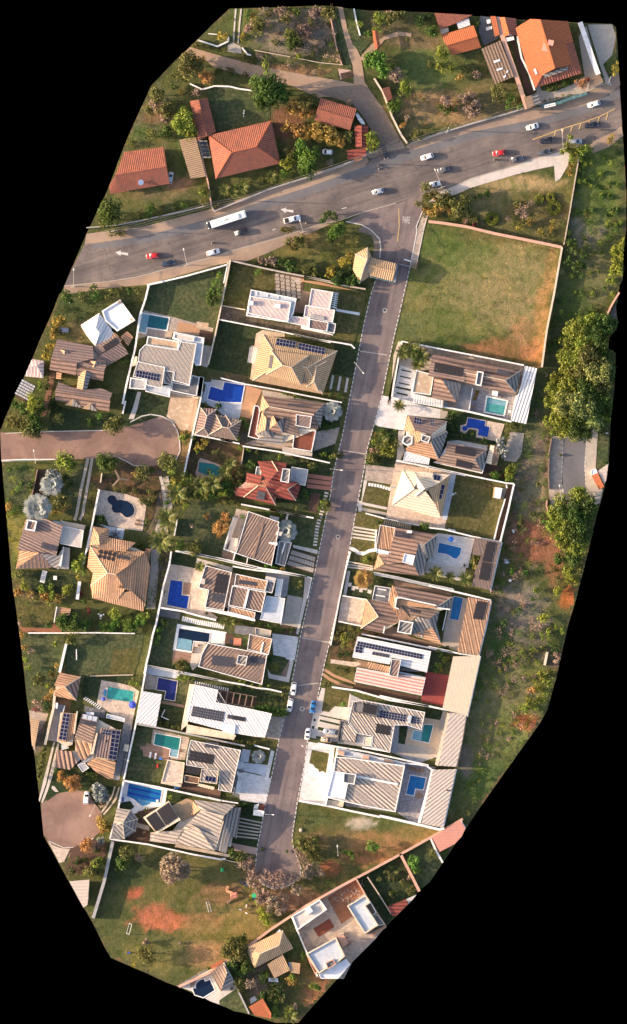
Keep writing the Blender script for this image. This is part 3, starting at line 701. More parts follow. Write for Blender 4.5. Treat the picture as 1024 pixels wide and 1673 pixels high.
def frond_mesh(kind,L,mat):
 key=(kind,round(L*2)/2,mat)
 if key in FROND:return FROND[key]
 L=key[1]or.5;g=Geo()
 if kind=='feather':
  n=10;sp=[]
  for i in range(n+1):
   t=i/n;sp.append(Vector((L*t*(1-.12*t),0,L*(0.30*t-0.62*t*t))))
  g.tube([tuple(p)for p in sp[::2]],[.05*(1-.8*i/len(sp[::2]))for i in range(len(sp[::2]))],3)
  for i in range(1,n+1):
   t=i/n;ll=L*.26*math.sin(math.pi*min(1,.22+t*.78))+.1;w=L*.06
   for s in(-1,1):
    p=sp[i];a=Vector((p.x-w,0,p.z));b=Vector((p.x+w,0,p.z));c=Vector((p.x+ll*.45,s*ll,p.z-ll*.28));g.add([a,b,c],[(0,1,2)])
 else:
  g.beam((0,0,0),(L*.5,0,L*.14),.06,.05);n=9;c0=Vector((L*.5,0,L*.14))
  for i in range(n):
   a=R(-75+150*i/(n-1));rr=L*.5;m=Vector((c0.x+rr*math.cos(a),rr*math.sin(a)*.8,L*.14+.05*L*(1 if i%2 else -.2)-abs(math.sin(a))*L*.06));sd=Vector((-math.sin(a),math.cos(a),0))*rr*.16;md=(c0+m)/2
   g.add([c0,md+sd,m,md-sd+Vector((0,0,.03))],[(0,1,2,3)])
 me=NME('frond');me.from_pydata(g.v,[],g.f);me.materials.append(M[mat]);FROND[key]=me;return me
def palm(x,y,r,kind='feather',mat='l_palm',n=15,h=None,Q=None):
 X,Y=W(x,y);L=r*M_PX*1.12;h=h if h is not None else max(1.6,L*.8)
 if kind=='fan':Q=Q or 'silvery fan palm';
 e=empty('palm_tree',(X,Y));LT(e,Q or 'green feathery palm',(X,Y),'palm tree')
 if inside(X,Y,OUT):Geo().tube([(X,Y,0),(X+.08,Y,h*.5),(X,Y,h)],[.24,.17,.15],8).obj('trunk',M['trunk'],e)
 layers=2 if kind=='feather' else 3
 for k in range(n):
  la=k%layers;a=2*math.pi*k/n+RNG.uniform(-.15,.15);me=frond_mesh(kind,L*(1-.2*la*(kind=='fan')),mat)
  tx,ty=X+L*.8*math.cos(a),Y+L*.8*math.sin(a)
  if not inside(tx,ty,OUT):continue
  o=NOB('frond',me);LINK(o);o.parent=e;o.location=(0,0,h+.1*la)
  o.rotation_euler=(0,R(-12-26*la+RNG.uniform(-7,7))if kind=='feather' else R(8-26*la+RNG.uniform(-8,8)),a)
 return e
def palms(s,**kw):
 for t in s.split():v=[float(q)for q in t.split(',')];palm(v[0],v[1],v[2],**kw)
def scatter(name,pts,mat,dens,size=.2,h=.25,label='low weeds',cat='weeds',clump=.0,r=0.7,el=1.0,patch=None):
 """uncountable low growth over an area, kept inside it"""
 p=P(pts)if isinstance(pts,str)else pts;xs=[q[0]for q in p];ys=[q[1]for q in p];A=abs(area(p));n=int(A*dens)
 bb=(max(xs)-min(xs))*(max(ys)-min(ys));m=int(n*bb/max(A,1e-3))
 X=RNG.uniform(min(xs),max(xs),m);Y=RNG.uniform(min(ys),max(ys),m)
 if clump:
  q=max(3,int(bb*clump));cx=RNG.uniform(min(xs),max(xs),q);cy=RNG.uniform(min(ys),max(ys),q);i=RNG.integers(0,q,m);rr=r*RNG.uniform(.4,1.4,q)
  X=cx[i]+RNG.normal(size=m)*rr[i]*.5;Y=cy[i]+RNG.normal(size=m)*rr[i]*.5;zz=np.maximum(0,1-((X-cx[i])**2+(Y-cy[i])**2)/(rr[i]**2*1.4))*rr[i]*.8
 else:zz=np.zeros(m)
 k=inside_np(X,Y,p)&inside_np(X,Y,OUT);X=X[k];Y=Y[k];zz=zz[k]
 if not len(X):return None
 C=np.stack([X,Y,zz+RNG.uniform(.05,h,len(X))],1);nn=RNG.normal(size=(len(X),3));nn[:,2]=abs(nn[:,2])+.35;nn/=np.linalg.norm(nn,axis=1,keepdims=True)
 o=NOB(name,leaf_mesh(name,leaf_arrays(C,nn,size,el),mat));LINK(o)
 c=(sum(xs)/len(xs),sum(ys)/len(ys));return LT(o,label,c,cat,None,'stuff')
 # ------------------------------------------------------------ vehicles, people, street things
def loft(g,st,n=10,pw=3.2):
 """st: (x, half width, z bottom, z top); rounded-box sections joined along x"""
 b=len(g.v)
 for x,w,z0,z1 in st:
  cz,hz=(z0+z1)/2,(z1-z0)/2
  for k in range(n):
   a=2*math.pi*(k+.5)/n;c,s=math.cos(a),math.sin(a)
   g.v.append((x,w*math.copysign(abs(c)**(2/pw),c),cz+hz*math.copysign(abs(s)**(2/pw),s)))
 for i in range(len(st)-1):
  for k in range(n):p,q=b+i*n+k,b+i*n+(k+1)%n;g.f.append((p,q,q+n,p+n))
 g.f.append(tuple(b+k for k in reversed(range(n))));g.f.append(tuple(b+(len(st)-1)*n+k for k in range(n)))
 return g
CARM={}
def cm(key,build,mat,smooth=True):
 k=(key,mat)
 if k not in CARM:
  g=build();me=NME(key.split('|')[-1]);me.from_pydata(g.v,[],g.f);me.materials.append(M[mat])
  if smooth:me.polygons.foreach_set('use_smooth',[True]*len(me.polygons));me.set_sharp_from_angle(angle=R(38))
  CARM[k]=me
 return CARM[k]
def sub(name,me,parent,loc=(0,0,0),rot=(0,0,0)):
 o=NOB(name,me);LINK(o);o.parent=parent;o.location=loc;o.rotation_euler=rot;return o
def car(x,y,head,color,label,kind='hatch',L=4.2,z=0.06,group='cars driving along the avenue'):
 X,Y=W(x,y);e=empty('car' if kind!='pickup' else 'pickup_truck',(X,Y),z,R(head));clean(e,label,'car' if kind!='pickup' else 'pickup truck',group)
 h=L/2;T=kind+str(L)+'|'
 def body():
  g=Geo()
  if kind=='pickup':return loft(g,[(-h,.78,.45,.80),(-h+.05,.9,.32,.98),(-h+.25,.93,.28,1.02),(0,.94,.26,1.02),(h-1.3,.94,.26,1.04),(h-.5,.92,.28,.95),(h-.1,.82,.3,.82),(h,.65,.4,.7)])
  return loft(g,[(-h,.6,.45,.75),(-h+.06,.76,.34,.90),(-h+.3,.84,.28,.96),(-.8,.87,.24,.97),(.5,.87,.24,.97),(h-1.0,.86,.26,.93),(h-.4,.80,.28,.82),(h-.1,.70,.32,.70),(h,.5,.4,.6)])
 cab={'hatch':(-h+.25,-h+.7,.25,1.05),'sedan':(-h+.65,-h+1.3,.2,1.0),'suv':(-h+.15,-h+.45,.35,1.05),'pickup':(-.75,-.45,.75,1.35)}[kind];top={'hatch':1.48,'sedan':1.42,'suv':1.68,'pickup':1.72}[kind]
 def glass():
  a,b,c,d=cab;return loft(Geo(),[(a,.70,.86,.93),(a+.03,.74,.86,1.0),(b,.66,.86,top-.03),((b+c)/2,.68,.86,top),(c,.66,.86,top-.04),(d-.03,.74,.86,.98),(d,.70,.86,.92)])
 def roof():
  a,b,c,d=cab;return loft(Geo(),[(b-.05,.58,top-.09,top-.02),(b+.05,.63,top-.10,top+.02),((b+c)/2,.65,top-.10,top+.045),(c-.1,.63,top-.10,top+.02),(c+.02,.57,top-.1,top-.03)])
 def pill():
  g=Geo();a,b,c,d=cab
  for s in(-1,1):
   g.beam((a+.05,s*.74,.95),(b,s*.64,top-.02),.09,.07);g.beam((d-.05,s*.74,.95),(c,s*.64,top-.02),.09,.07);g.beam(((b+c)/2,s*.755,.95),((b+c)/2,s*.67,top-.02),.1,.05)
  return g
 sub('body',cm(T+'body',body,color),e);sub('window',cm(T+'window',glass,'glass'),e);sub('roof',cm(T+'roof',roof,color),e);sub('pillar',cm(T+'pillar',pill,color),e)
 wh=cm('w|wheel',lambda:Geo().tube([(0,-.1,0),(0,.1,0)],[.31,.31],14),'rubber');rim=cm('w|rim',lambda:Geo().tube([(0,-.107,0),(0,.107,0)],[.18,.18],10),'steel')
 for sx in(-1,1):
  for sy in(-1,1):w=sub('wheel',wh,e,(sx*(h-.85),sy*.78,.31));sub('rim',rim,w)
 hl=cm('w|headlight',lambda:Geo().ball((0,0,0),.13,.07,8,4),'lamp_glass');tl=cm('w|taillight',lambda:Geo().ball((0,0,0),.12,.1,8,4),'tail_red')
 for sy in(-1,1):sub('headlight',hl,e,(h-.16,sy*.55,.66));sub('taillight',tl,e,(-h+.10,sy*.62,.80))
 for sy in(-1,1):sub('mirror',cm('w|mirror',lambda:Geo().box(0,0,0,.14,.2,.13),color,False),e,(cab[3]-.35,sy*.92,.95))
 if kind=='pickup':sub('cargo_bed',cm('w|cargo_bed',lambda:Geo().box(-h+.95,0,1.0,1.35,1.5,.06),'rubber',False),e)
 if kind=='suv' or kind=='hatch' and L>4.3:sub('roof_rail',cm('w'+T+'roof_rail',lambda:Geo().beam((-.9,.56,top+.05),(.3,.56,top+.05),.05).beam((-.9,-.56,top+.05),(.3,-.56,top+.05),.05),'steel',False),e)
 return e
def lettering(name,cu):
 t=NOB(name,cu);LINK(t);dg=bpy.context.evaluated_depsgraph_get();me=bpy.data.meshes.new_from_object(t.evaluated_get(dg));bpy.data.objects.remove(t)
 o=NOB(name,me);LINK(o);return o
def bus(x,y,head):
 X,Y=W(x,y);e=empty('bus',(X,Y),.06,R(head));clean(e,'long white city bus with dark front window, heading left on the avenue','bus')
 h=6.6
 sub('body',cm('b|body',lambda:loft(Geo(),[(-h,1.15,.4,2.9),(-h+.1,1.27,.35,3.05),(h-.3,1.27,.35,3.05),(h-.05,1.2,.4,2.9),(h,1.1,.5,2.7)],12,6),'c_white'),e)
 sub('roof',cm('b|roof',lambda:Geo().box(-.35,0,3.05,2*h-1.6,2.2,.08),'cloth_white',False),e)
 sub('side_window',cm('b|side_window',lambda:Geo().box(-.3,0,1.5,2*h-1.6,2.60,.95),'glass',False),e)
 sub('windscreen',cm('b|windscreen',lambda:loft(Geo(),[(h-1.15,1.2,2.95,3.12),(h-.35,1.24,1.3,3.10),(h+.02,1.12,1.35,2.85)],12,5),'glass'),e)
 wh=cm('b|wheel',lambda:Geo().tube([(0,-.15,0),(0,.15,0)],[.5,.5],16),'rubber')
 for sx in(-4.0,4.0):
  for sy in(-1,1):sub('wheel',wh,e,(sx,sy*1.13,.5))
 for sy in(-1,1):sub('mirror',cm('b|mirror',lambda:Geo().box(0,0,0,.12,.3,.4),'rubber',False),e,(h+.1,sy*1.4,2.2))
 sub('air_conditioner',cm('b|ac',lambda:loft(Geo(),[(-4.6,.7,3.13,3.2),(-4.4,.8,3.13,3.36),(-3.0,.8,3.13,3.36),(-2.8,.7,3.13,3.2)],8,5),'cloth_white'),e)
 cu=bpy.data.curves.new('roof_number','FONT');cu.body='247';cu.size=1.15;cu.extrude=.005;cu.align_x='CENTER';cu.align_y='CENTER';cu.materials.append(M['c_navy'])
 t=lettering('roof_number',cu);t.parent=e;t.location=(-.2,0,3.14);t.rotation_euler=(0,0,math.pi)
 return e
def person(x,y,head,label,z=.05,pose='stand',top='cloth_dark',group=None,name='person'):
 X,Y=W(x,y);me=CARM.get(('person',pose,top))
 if me is None:
  if pose=='stand':V=[(0,0,.92),(0,0,1.18),(0,0,1.42),(0,0,1.52),(0,0,1.66),(0,.2,1.40),(.06,.27,1.12),(.14,.26,.88),(0,-.2,1.40),(-.05,-.27,1.12),(.05,-.27,.88),(.02,.1,.86),(.14,.1,.48),(.2,.1,.06),(.34,.1,.04),(0,-.1,.86),(-.1,-.1,.48),(-.2,-.1,.08),(-.06,-.1,.04)]
  else:V=[(-.1,0,.80),(-.04,0,1.05),(.04,0,1.28),(.07,0,1.38),(.1,0,1.52),(.04,.2,1.26),(.2,.28,1.08),(.42,.26,1.02),(.04,-.2,1.26),(.2,-.28,1.08),(.42,-.26,1.02),(-.05,.12,.78),(.28,.2,.72),(.22,.2,.34),(.36,.2,.3),(-.05,-.12,.78),(.28,-.2,.72),(.22,-.2,.34),(.36,-.2,.3)]
  Ed=[(0,1),(1,2),(2,3),(3,4),(2,5),(5,6),(6,7),(2,8),(8,9),(9,10),(0,11),(11,12),(12,13),(13,14),(0,15),(15,16),(16,17),(17,18)]
  me=NME('person');me.from_pydata(V,Ed,[]);me.materials.append(M[top]);CARM[('person',pose,top)]=me
 o=NOB(name,me);LINK(o);o.location=(X,Y,z);o.rotation_euler=(0,0,R(head));clean(o,label,'person',group)
 o.modifiers.new('skin','SKIN')
 ra=[.15,.15,.17,.06,.105,.07,.05,.035,.07,.05,.035,.1,.07,.05,.045,.1,.07,.05,.045]
 if len(me.skin_vertices):
  sv=me.skin_vertices[0].data
  for i,q in enumerate(ra):sv[i].radius=(q,q)
  sv[0].use_root=True
 o.modifiers.new('subdivision','SUBSURF').levels=1
 o.modifiers['subdivision'].render_levels=1
 hd={'stand':(.0,0,1.70),'ride':(.1,0,1.56)}[pose]
 sub('hair' if pose=='stand' else 'helmet',cm('p|hair',lambda:Geo().ball((0,0,0),.135,.12,10,6),'c_black'),o,hd)
 return o
def motorbike(x,y,head,color,label,rider_label,z=.05):
 X,Y=W(x,y);e=empty('motorcycle',(X,Y),z,R(head));clean(e,label,'motorcycle','motorcycles on the avenue')
 wh=cm('m|wheel',lambda:Geo().tube([(0,-.06,0),(0,.06,0)],[.3,.3],14),'rubber')
 sub('wheel',wh,e,(-.62,0,.3));sub('wheel',wh,e,(.65,0,.3))
 sub('frame',cm('m|frame',lambda:Geo().beam((-.62,0,.3),(.1,0,.55),.16).beam((.1,0,.55),(.4,0,.85),.14).beam((.65,0,.3),(.42,0,.95),.08),'steel',False),e)
 sub('fuel_tank',cm('m|fuel_tank',lambda:loft(Geo(),[(-.02,.1,.72,.86),(.15,.17,.68,.96),(.4,.1,.75,.95)]),color),e)
 sub('seat',cm('m|seat',lambda:loft(Geo(),[(-.7,.08,.7,.82),(-.4,.14,.68,.8),(0,.12,.68,.78)]),'rubber'),e)
 sub('handlebar',cm('m|handlebar',lambda:Geo().beam((.42,-.36,1.0),(.42,.36,1.0),.05),'steel',False),e)
 sub('headlight',cm('w|headlight',lambda:Geo().ball((0,0,0),.13,.07,8,4),'lamp_glass'),e,(.56,0,.88))
 if rider_label:person(x,y,head,rider_label,z,'ride')
 return e
def pole(x,y,Q='concrete power pole with cross arm',arm=None,h=8.5,lamp=None,cross=0.0,name='power_pole'):
 """arm: frame point the lamp arm reaches out to"""
 X,Y=W(x,y);e=empty(name,(X,Y));LT(e,Q,(X,Y),'pole' if name=='power_pole' else 'street lamp')
 Geo().tube([(X,Y,0),(X,Y,h)],[.17,.11],8).obj('post',M['pole_conc'],e)
 if name=='power_pole':
  c,s=math.cos(cross),math.sin(cross);Geo().beam((X-c*1.1,Y-s*1.1,h-.5),(X+c*1.1,Y+s*1.1,h-.5),.14).obj('cross_arm',M['pole_conc'],e)
  g=Geo()
  for k in(-1,-.35,.35,1):g.tube([(X+c*k,Y+s*k,h-.43),(X+c*k,Y+s*k,h-.2)],[.06,.04],6)
  g.obj('insulator',M['white'],e)
 if arm:
  ax,ay=W(*arm);d=Vector((ax-X,ay-Y));d.normalize()
  Geo().beam((X,Y,h-.9),(ax,ay,h-.5),.11,.09).obj('lamp_arm',M['pole_conc'],e)
  Geo().beam((ax,ay,h-.5),(ax+d.x*.7,ay+d.y*.7,h-.48),.34,.16).obj('lamp_head',M['lamp_glass'],e)
 return e
def cable(pts,h=8.0,Q='overhead cable',sag=.5):
 p=P(pts);g=Geo();
 for i in range(len(p)-1):
  a=Vector((*p[i][:2],h));b=Vector((*p[i+1][:2],h));prev=a
  for k in range(1,9):
   t=k/8;q=a.lerp(b,t);q.z-=sag*4*t*(1-t);g.beam(prev,q,.045);prev=q
 c=((p[0][0]+p[-1][0])/2,(p[0][1]+p[-1][1])/2);o=g.obj('power_cable',M['cable']);return LT(o,Q,c,'cable')
def SM(name,label,cat,x,y,build,mat,rz=0,z=.1,group=None):
 """small thing of one material: build(g) shapes it about the origin"""
 X,Y=W(x,y);g=Geo();build(g);o=mobj(name,g.v,g.f,M[mat]);o.location=(X,Y,z);o.rotation_euler[2]=R(rz)
 if label.startswith('~'):return LT(o,label[1:],(X,Y),cat,group)
 return clean(o,label,cat,group)
def lounger(x,y,rz,mat='wood_dark',z=.12,Q='sun lounger'):
 X,Y=W(x,y);e=empty('sun_lounger',(X,Y),z,R(rz));LT(e,Q,(X,Y),'sun lounger')
 sub('seat',cm('l|seat',lambda:Geo().box(-.35,0,.25,1.25,.62,.07),mat,False),e);sub('backrest',cm('l|backrest',lambda:Geo().add([(.28,-.31,.28),(.28,.31,.28),(.95,.31,.62),(.95,-.31,.62),(.28,-.31,.34),(.28,.31,.34),(.95,.31,.68),(.95,-.31,.68)],[(4,5,6,7),(3,2,1,0),(0,1,5,4),(1,2,6,5),(2,3,7,6),(3,0,4,7)]),mat,False),e)
 for sx in(-.8,.2):
  for sy in(-.25,.25):sub('leg',cm('l|leg',lambda:Geo().box(0,0,0,.06,.06,.25),mat,False),e,(sx,sy,0))
def parasol(x,y,mat,Q,r=.9,z=.1,closed=False):
 X,Y=W(x,y);e=empty('parasol',(X,Y),z);LT(e,Q,(X,Y),'parasol')
 Geo().tube([(X,Y,z),(X,Y,z+2.4)],[.03,.03],6).obj('pole',M['steel'],e).location.z=-z
 g=Geo();n=8
 for k in range(n):
  a,b=2*math.pi*k/n,2*math.pi*(k+1)/n;g.add([(X,Y,2.5+z),(X+r*math.cos(a),Y+r*math.sin(a),2.1+z),(X+r*math.cos(b),Y+r*math.sin(b),2.1+z)],[(0,1,2)])
 g.obj('canopy',M[mat],e).location.z=-z
 return e
def chairset(x,y,Q='round garden table with chairs',mat='dark_grey',r=.5,n=4,z=.1):
 X,Y=W(x,y);e=empty('garden_table',(X,Y),z);LT(e,Q.replace(' with chairs',''),(X,Y),'table')
 sub('tabletop',cm('g|tabletop%s'%r,lambda:Geo().tube([(0,0,.7),(0,0,.75)],[r,r],14),mat,False),e);sub('leg',cm('g|leg',lambda:Geo().tube([(0,0,0),(0,0,.7)],[.06,.06],6),mat,False),e)
 for k in range(n):
  a=2*math.pi*k/n+.4;d=r+.45;c=empty('garden_chair',(X+d*math.cos(a),Y+d*math.sin(a)),z,a);LT(c,'small %s garden chair'%('dark' if 'dark' in mat or 'black' in mat else 'pale'),(X+d*math.cos(a),Y+d*math.sin(a)),'chair')
  sub('seat',cm('g|seat',lambda:Geo().box(0,0,.4,.45,.45,.06),mat,False),c);sub('backrest',cm('g|back',lambda:Geo().box(.22,0,.46,.05,.45,.4),mat,False),c)
  for sx in(-.18,.18):
   for sy in(-.18,.18):sub('leg',cm('g|cleg',lambda:Geo().box(0,0,0,.04,.04,.4),mat,False),c,(sx,sy,0))
   # ============================================================ GROUND AND ROADS
F(0,0,1)
OUT=P("375,14 450,12 524,9 600,17 700,20 830,31 945,37 1000,39 1006,45 1009,80 1010,100 1012,149 1016,199 1018,230 1020,262 1023,312 1023,375 1018,412 1017,458 1012,465 1009,494 1005,505 1010,526 1007,539 995,550 994,569 1006,577 1004,624 1003,640 998,680 994,759 991,783 982,819 976,837 960,905 942,975 928,1022 909,1106 894,1160 881,1183 820,1268 782,1322 761,1354 743,1380 730,1400 702,1441 684,1456 667,1478 644,1500 612,1533 577,1570 551,1599 487,1671 450,1671 405,1657 370,1646 329,1629 295,1614 269,1604 237,1589 181,1565 170,1546 151,1507 112,1440 82,1385 71,1365 68,1334 65,1308 61,1275 57,1240 54,1217 46,1158 44,1146 38,1087 32,1038 24,980 21,966 15,897 9,829 5,785 1,724 0,704 10,679 27,640 37,621 53,585 68,548 84,513 97,480 100,478 141,382 175,312 202,240 217,205 247,140 285,100 320,67 350,37")
OUT=ccw(OUT)
# terrain: a surveyed piece of land; colour blobs are soil and plant cover; the dark strip right of the cream wall paints its shadow
BL=[(785,400,95,28,(.085,.12,.038)),(740,400,60,34,(.075,.105,.032)),(800,440,110,40,(.13,.14,.055)),(760,480,100,34,(.20,.17,.085)),(850,440,60,60,(.20,.17,.085)),(740,530,90,34,(.12,.13,.05)),(830,500,60,40,(.20,.165,.085)),(700,470,50,40,(.15,.145,.06)),(670,540,24,34,(.10,.115,.05)),(760,560,60,14,(.065,.085,.03)),(870,570,24,26,(.30,.15,.07)),(885,520,12,60,(.31,.18,.085)),(900,440,10,40,(.24,.16,.08)),(830,570,50,20,(.23,.12,.065)),(790,568,36,10,(.22,.11,.06)),(855,545,20,24,(.22,.14,.075)),(230,175,45,60,(.10,.105,.06)),(250,190,22,14,(.17,.10,.07)),(225,230,30,30,(.075,.10,.04)),(215,240,200,8,(.09,.095,.05)),(480,55,75,42,(.20,.165,.14)),(500,40,30,30,(.17,.14,.12)),(470,115,70,9,(.27,.15,.085)),(400,40,26,36,(.10,.12,.045)),(585,50,12,50,(.07,.09,.035)),(640,50,50,30,(.10,.085,.05)),(700,110,55,40,(.09,.12,.045)),(700,175,60,30,(.22,.155,.09)),(760,185,50,20,(.24,.165,.10)),(690,70,40,12,(.17,.12,.08)),(800,160,50,30,(.13,.11,.06)),(670,215,20,12,(.20,.16,.08)),(290,300,30,12,(.22,.125,.08)),(250,320,60,12,(.13,.11,.06)),(300,240,20,30,(.07,.095,.04)),(470,200,30,30,(.17,.085,.06)),(230,335,70,10,(.09,.10,.045)),(850,300,70,14,(.30,.22,.12)),(800,330,60,25,(.16,.135,.07)),(880,345,60,30,(.13,.105,.05)),(820,380,80,20,(.10,.095,.045)),(400,400,60,8,(.32,.21,.15)),(480,390,60,12,(.22,.135,.08)),(500,410,40,16,(.13,.12,.045)),(545,395,50,12,(.13,.115,.045)),(980,300,34,90,(.085,.115,.035)),(960,370,30,60,(.17,.15,.13)),(965,330,30,50,(.08,.11,.035)),(1005,60,10,20,(.28,.16,.08)),(990,90,14,20,(.06,.09,.03)),(940,500,30,60,(.055,.08,.03)),(975,440,30,60,(.12,.12,.06)),(910,600,14,80,(.05,.06,.03)),(870,720,20,110,(.07,.085,.045)),(880,760,14,60,(.15,.12,.10)),(860,800,26,50,(.17,.14,.12)),(850,1150,50,90,(.15,.16,.06)),(870,800,24,60,(.17,.15,.10)),(860,880,38,36,(.20,.09,.06)),(880,895,32,28,(.20,.09,.06)),(905,920,14,40,(.24,.11,.07)),(928,975,14,20,(.30,.10,.04)),(850,1010,44,60,(.17,.145,.13)),(820,1060,24,40,(.045,.08,.025)),(870,1060,30,30,(.11,.10,.08)),(905,1090,14,22,(.16,.10,.09)),(840,1130,60,40,(.13,.125,.07)),(880,1100,30,20,(.09,.105,.04)),(862,1180,26,14,(.30,.10,.045)),(790,1200,30,60,(.14,.13,.07)),(790,1270,40,40,(.07,.10,.035)),(760,1240,14,30,(.16,.13,.11)),(590,1340,90,20,(.085,.10,.04)),(545,1370,50,20,(.16,.115,.06)),(630,1375,70,18,(.25,.145,.07)),(680,1360,40,14,(.19,.14,.06)),(540,1418,18,12,(.25,.09,.05)),(600,1400,50,14,(.24,.125,.065)),(590,1345,24,10,(.34,.30,.27)),(300,1440,140,60,(.10,.095,.04)),(270,1505,50,16,(.34,.115,.065)),(250,1495,30,20,(.27,.105,.065)),(220,1460,14,10,(.29,.09,.055)),(330,1510,40,20,(.23,.13,.065)),(355,1530,60,26,(.19,.135,.055)),(340,1560,50,22,(.25,.155,.085)),(400,1520,40,40,(.19,.14,.055)),(470,1470,60,20,(.25,.14,.09)),(440,1420,40,30,(.17,.12,.09)),(360,1460,40,20,(.18,.11,.06)),(200,1420,60,30,(.045,.06,.03)),(250,1560,60,30,(.12,.115,.045)),(480,1560,40,40,(.06,.08,.03)),(520,1620,40,30,(.21,.10,.06)),(470,1600,40,40,(.09,.085,.04)),(420,1600,20,30,(.13,.10,.09)),(350,690,20,10,(.2,.15,.12)),(390,720,30,20,(.12,.095,.08)),(300,690,14,30,(.26,.13,.06)),(25,860,22,60,(.13,.13,.045)),(30,800,30,40,(.04,.085,.025)),(110,800,40,60,(.075,.085,.035)),(60,960,60,30,(.10,.09,.045)),(60,1000,40,14,(.13,.13,.07)),(70,1080,40,50,(.05,.095,.035)),(70,1060,60,14,(.10,.12,.045)),(100,1150,16,60,(.22,.12,.07)),(60,1190,14,40,(.17,.13,.12)),(90,1390,30,20,(.24,.16,.12)),(120,1420,30,16,(.09,.075,.045)),(160,540,60,40,(.13,.115,.06)),(120,500,60,30,(.05,.07,.03)),(250,800,20,70,(.13,.10,.085)),(265,880,12,100,(.14,.115,.10)),(170,750,60,20,(.12,.10,.05)),(720,700,20,40,(.04,.06,.02)),(400,650,60,60,(.12,.09,.06)),(560,560,40,100,(.075,.085,.035)),(545,1100,20,300,(.085,.08,.035)),(230,760,40,40,(.09,.06,.045)),(305,740,16,24,(.18,.12,.07))]
def terrain():
 st=1.25;x0,x1=min(p[0]for p in OUT),max(p[0]for p in OUT);y0,y1=min(p[1]for p in OUT),max(p[1]for p in OUT)
 nx,ny=int((x1-x0)/st)+1,int((y1-y0)/st)+1;X=x0+np.arange(nx+1)*st;Y=y0+np.arange(ny+1)*st;GX,GY=np.meshgrid(X,Y)
 ins=inside_np(GX,GY,OUT);cell=ins[:-1,:-1]&ins[1:,:-1]&ins[:-1,1:]&ins[1:,1:]
 verts=np.stack([GX.ravel(),GY.ravel(),np.zeros(GX.size)],1);ids=np.arange(GX.size).reshape(GX.shape)
 q=np.stack([ids[:-1,:-1][cell],ids[:-1,1:][cell],ids[1:,1:][cell],ids[1:,:-1][cell]],1)
 used=np.unique(q);mp=-np.ones(GX.size,int);mp[used]=np.arange(len(used));verts=verts[used];q=mp[q]
 fx,fy=verts[:,0]/M_PX+512,836.5-verts[:,1]/M_PX
 c=np.tile(np.array([.085,.095,.04]),(len(verts),1));wob=lambda s,o:np.sin(fx*s+o)*np.cos(fy*s*1.3+o*2)
 for x,y,rx,ry,rgb in BL:
  d=((fx-x)/rx)**2+((fy-y)/ry)**2;d*=1+.35*wob(.13,x)+.3*wob(.31,y);w=np.clip(1.35-d,0,1);w=(w*w*(3-2*w)*.92)[:,None];c=c*(1-w)+np.array(rgb)*1.15*w
 me=NME('ground');me.from_pydata([tuple(v)for v in verts],[],[tuple(int(i)for i in f)for f in q])
 at=me.color_attributes.new('cover','FLOAT_COLOR','POINT');at.data.foreach_set('color',np.concatenate([c,np.ones((len(c),1))],1).astype(np.float32).ravel())
 k=N('ground_cover');a=k.n('VertexColor');a.layer_name='cover';p=k.pos()
 n1=k.noise(.5,6,p,.7,.6);n0=k.noise(.11,6,p,.68,1.2);n2=k.noise(2.4,4,p,.7);n3=k.noise(9,3,p)
 base=k.mix(a.outputs[0],(1.55,1.30,1.25),k.ramp(n0,[(.50,0.0),(.62,.75)]),'MULTIPLY');base=k.mix(base,(.62,.78,.55),k.ramp(n0,[(.36,.8),(.46,0.0)]),'MULTIPLY')
 col=k.mix(base,(.60,.70,.52),k.ramp(n1,[(.40,.75),(.56,.0)]),'MULTIPLY');col=k.mix(col,(1.7,1.55,1.35),k.ramp(n2,[(.48,.0),(.66,.9)]),'MULTIPLY')
 col=k.mix(col,(.55,.6,.5),k.ramp(n3,[(.36,.7),(.5,.0)]),'MULTIPLY');h=k.math('ADD',n1,k.math('MULTIPLY',n2,.6));h=k.math('ADD',h,k.math('MULTIPLY',n3,.35));k.bump(h,.9,.45)
 me.materials.append(k.fin(col,.95,.08));o=NOB('ground',me);LINK(o)
 clean(o,'whole piece of land with grass, weeds and bare soil under everything','ground',None,'structure')
 b=mobj('ground_border',[(x,y,-.004)for x,y in OUT]+[(x,y,-4)for x,y in OUT],[tuple(range(len(OUT)))]+[(i,i+len(OUT),(i+1)%len(OUT)+len(OUT),(i+1)%len(OUT))for i in range(len(OUT))]+[tuple(reversed(range(len(OUT),2*len(OUT))))],M['rough'])
 clean(b,'earth edge running round the cut out piece of land','earth',None,'structure')
terrain()
lot(.03)
# --- avenue
sh('sidewalk_dirt',"141,382 235,370 350,340 440,308 522,280 596,255 603,262 596,272 500,307 402,337 325,362 240,385 200,392 138,400",'sidewalk','dusty upper sidewalk of the avenue, western stretch')
sh('sidewalk_dirt',"672,232 772,200 859,177 880,175 959,152 983,139 1010,112 1013,139 991,155 959,171 870,196 772,215 672,246 663,240",'sidewalk','dusty upper sidewalk of the avenue, eastern stretch')
sh('sidewalk_dirt',"105,466 175,460 225,452 300,432 350,419 377,410 460,387 520,367 540,366 500,384 470,398 436,414 400,428 380,427 350,434 240,465 175,471 104,481",'sidewalk','pinkish lower sidewalk of the avenue above the white walls')
sh('asphalt',"138,399 200,391 240,385 325,362 402,337 500,307 596,272 605,262 596,250 623,250 663,241 672,246 772,215 870,196 959,171 991,155 1012,139 1016,203 1003,215 968,232 918,247 880,257 843,270 768,292 725,312 690,317 647,332 596,346 555,360 520,367 460,387 377,410 350,419 300,432 225,452 175,460 105,467 117,440",'road','wide asphalt avenue crossing the top of the photo')
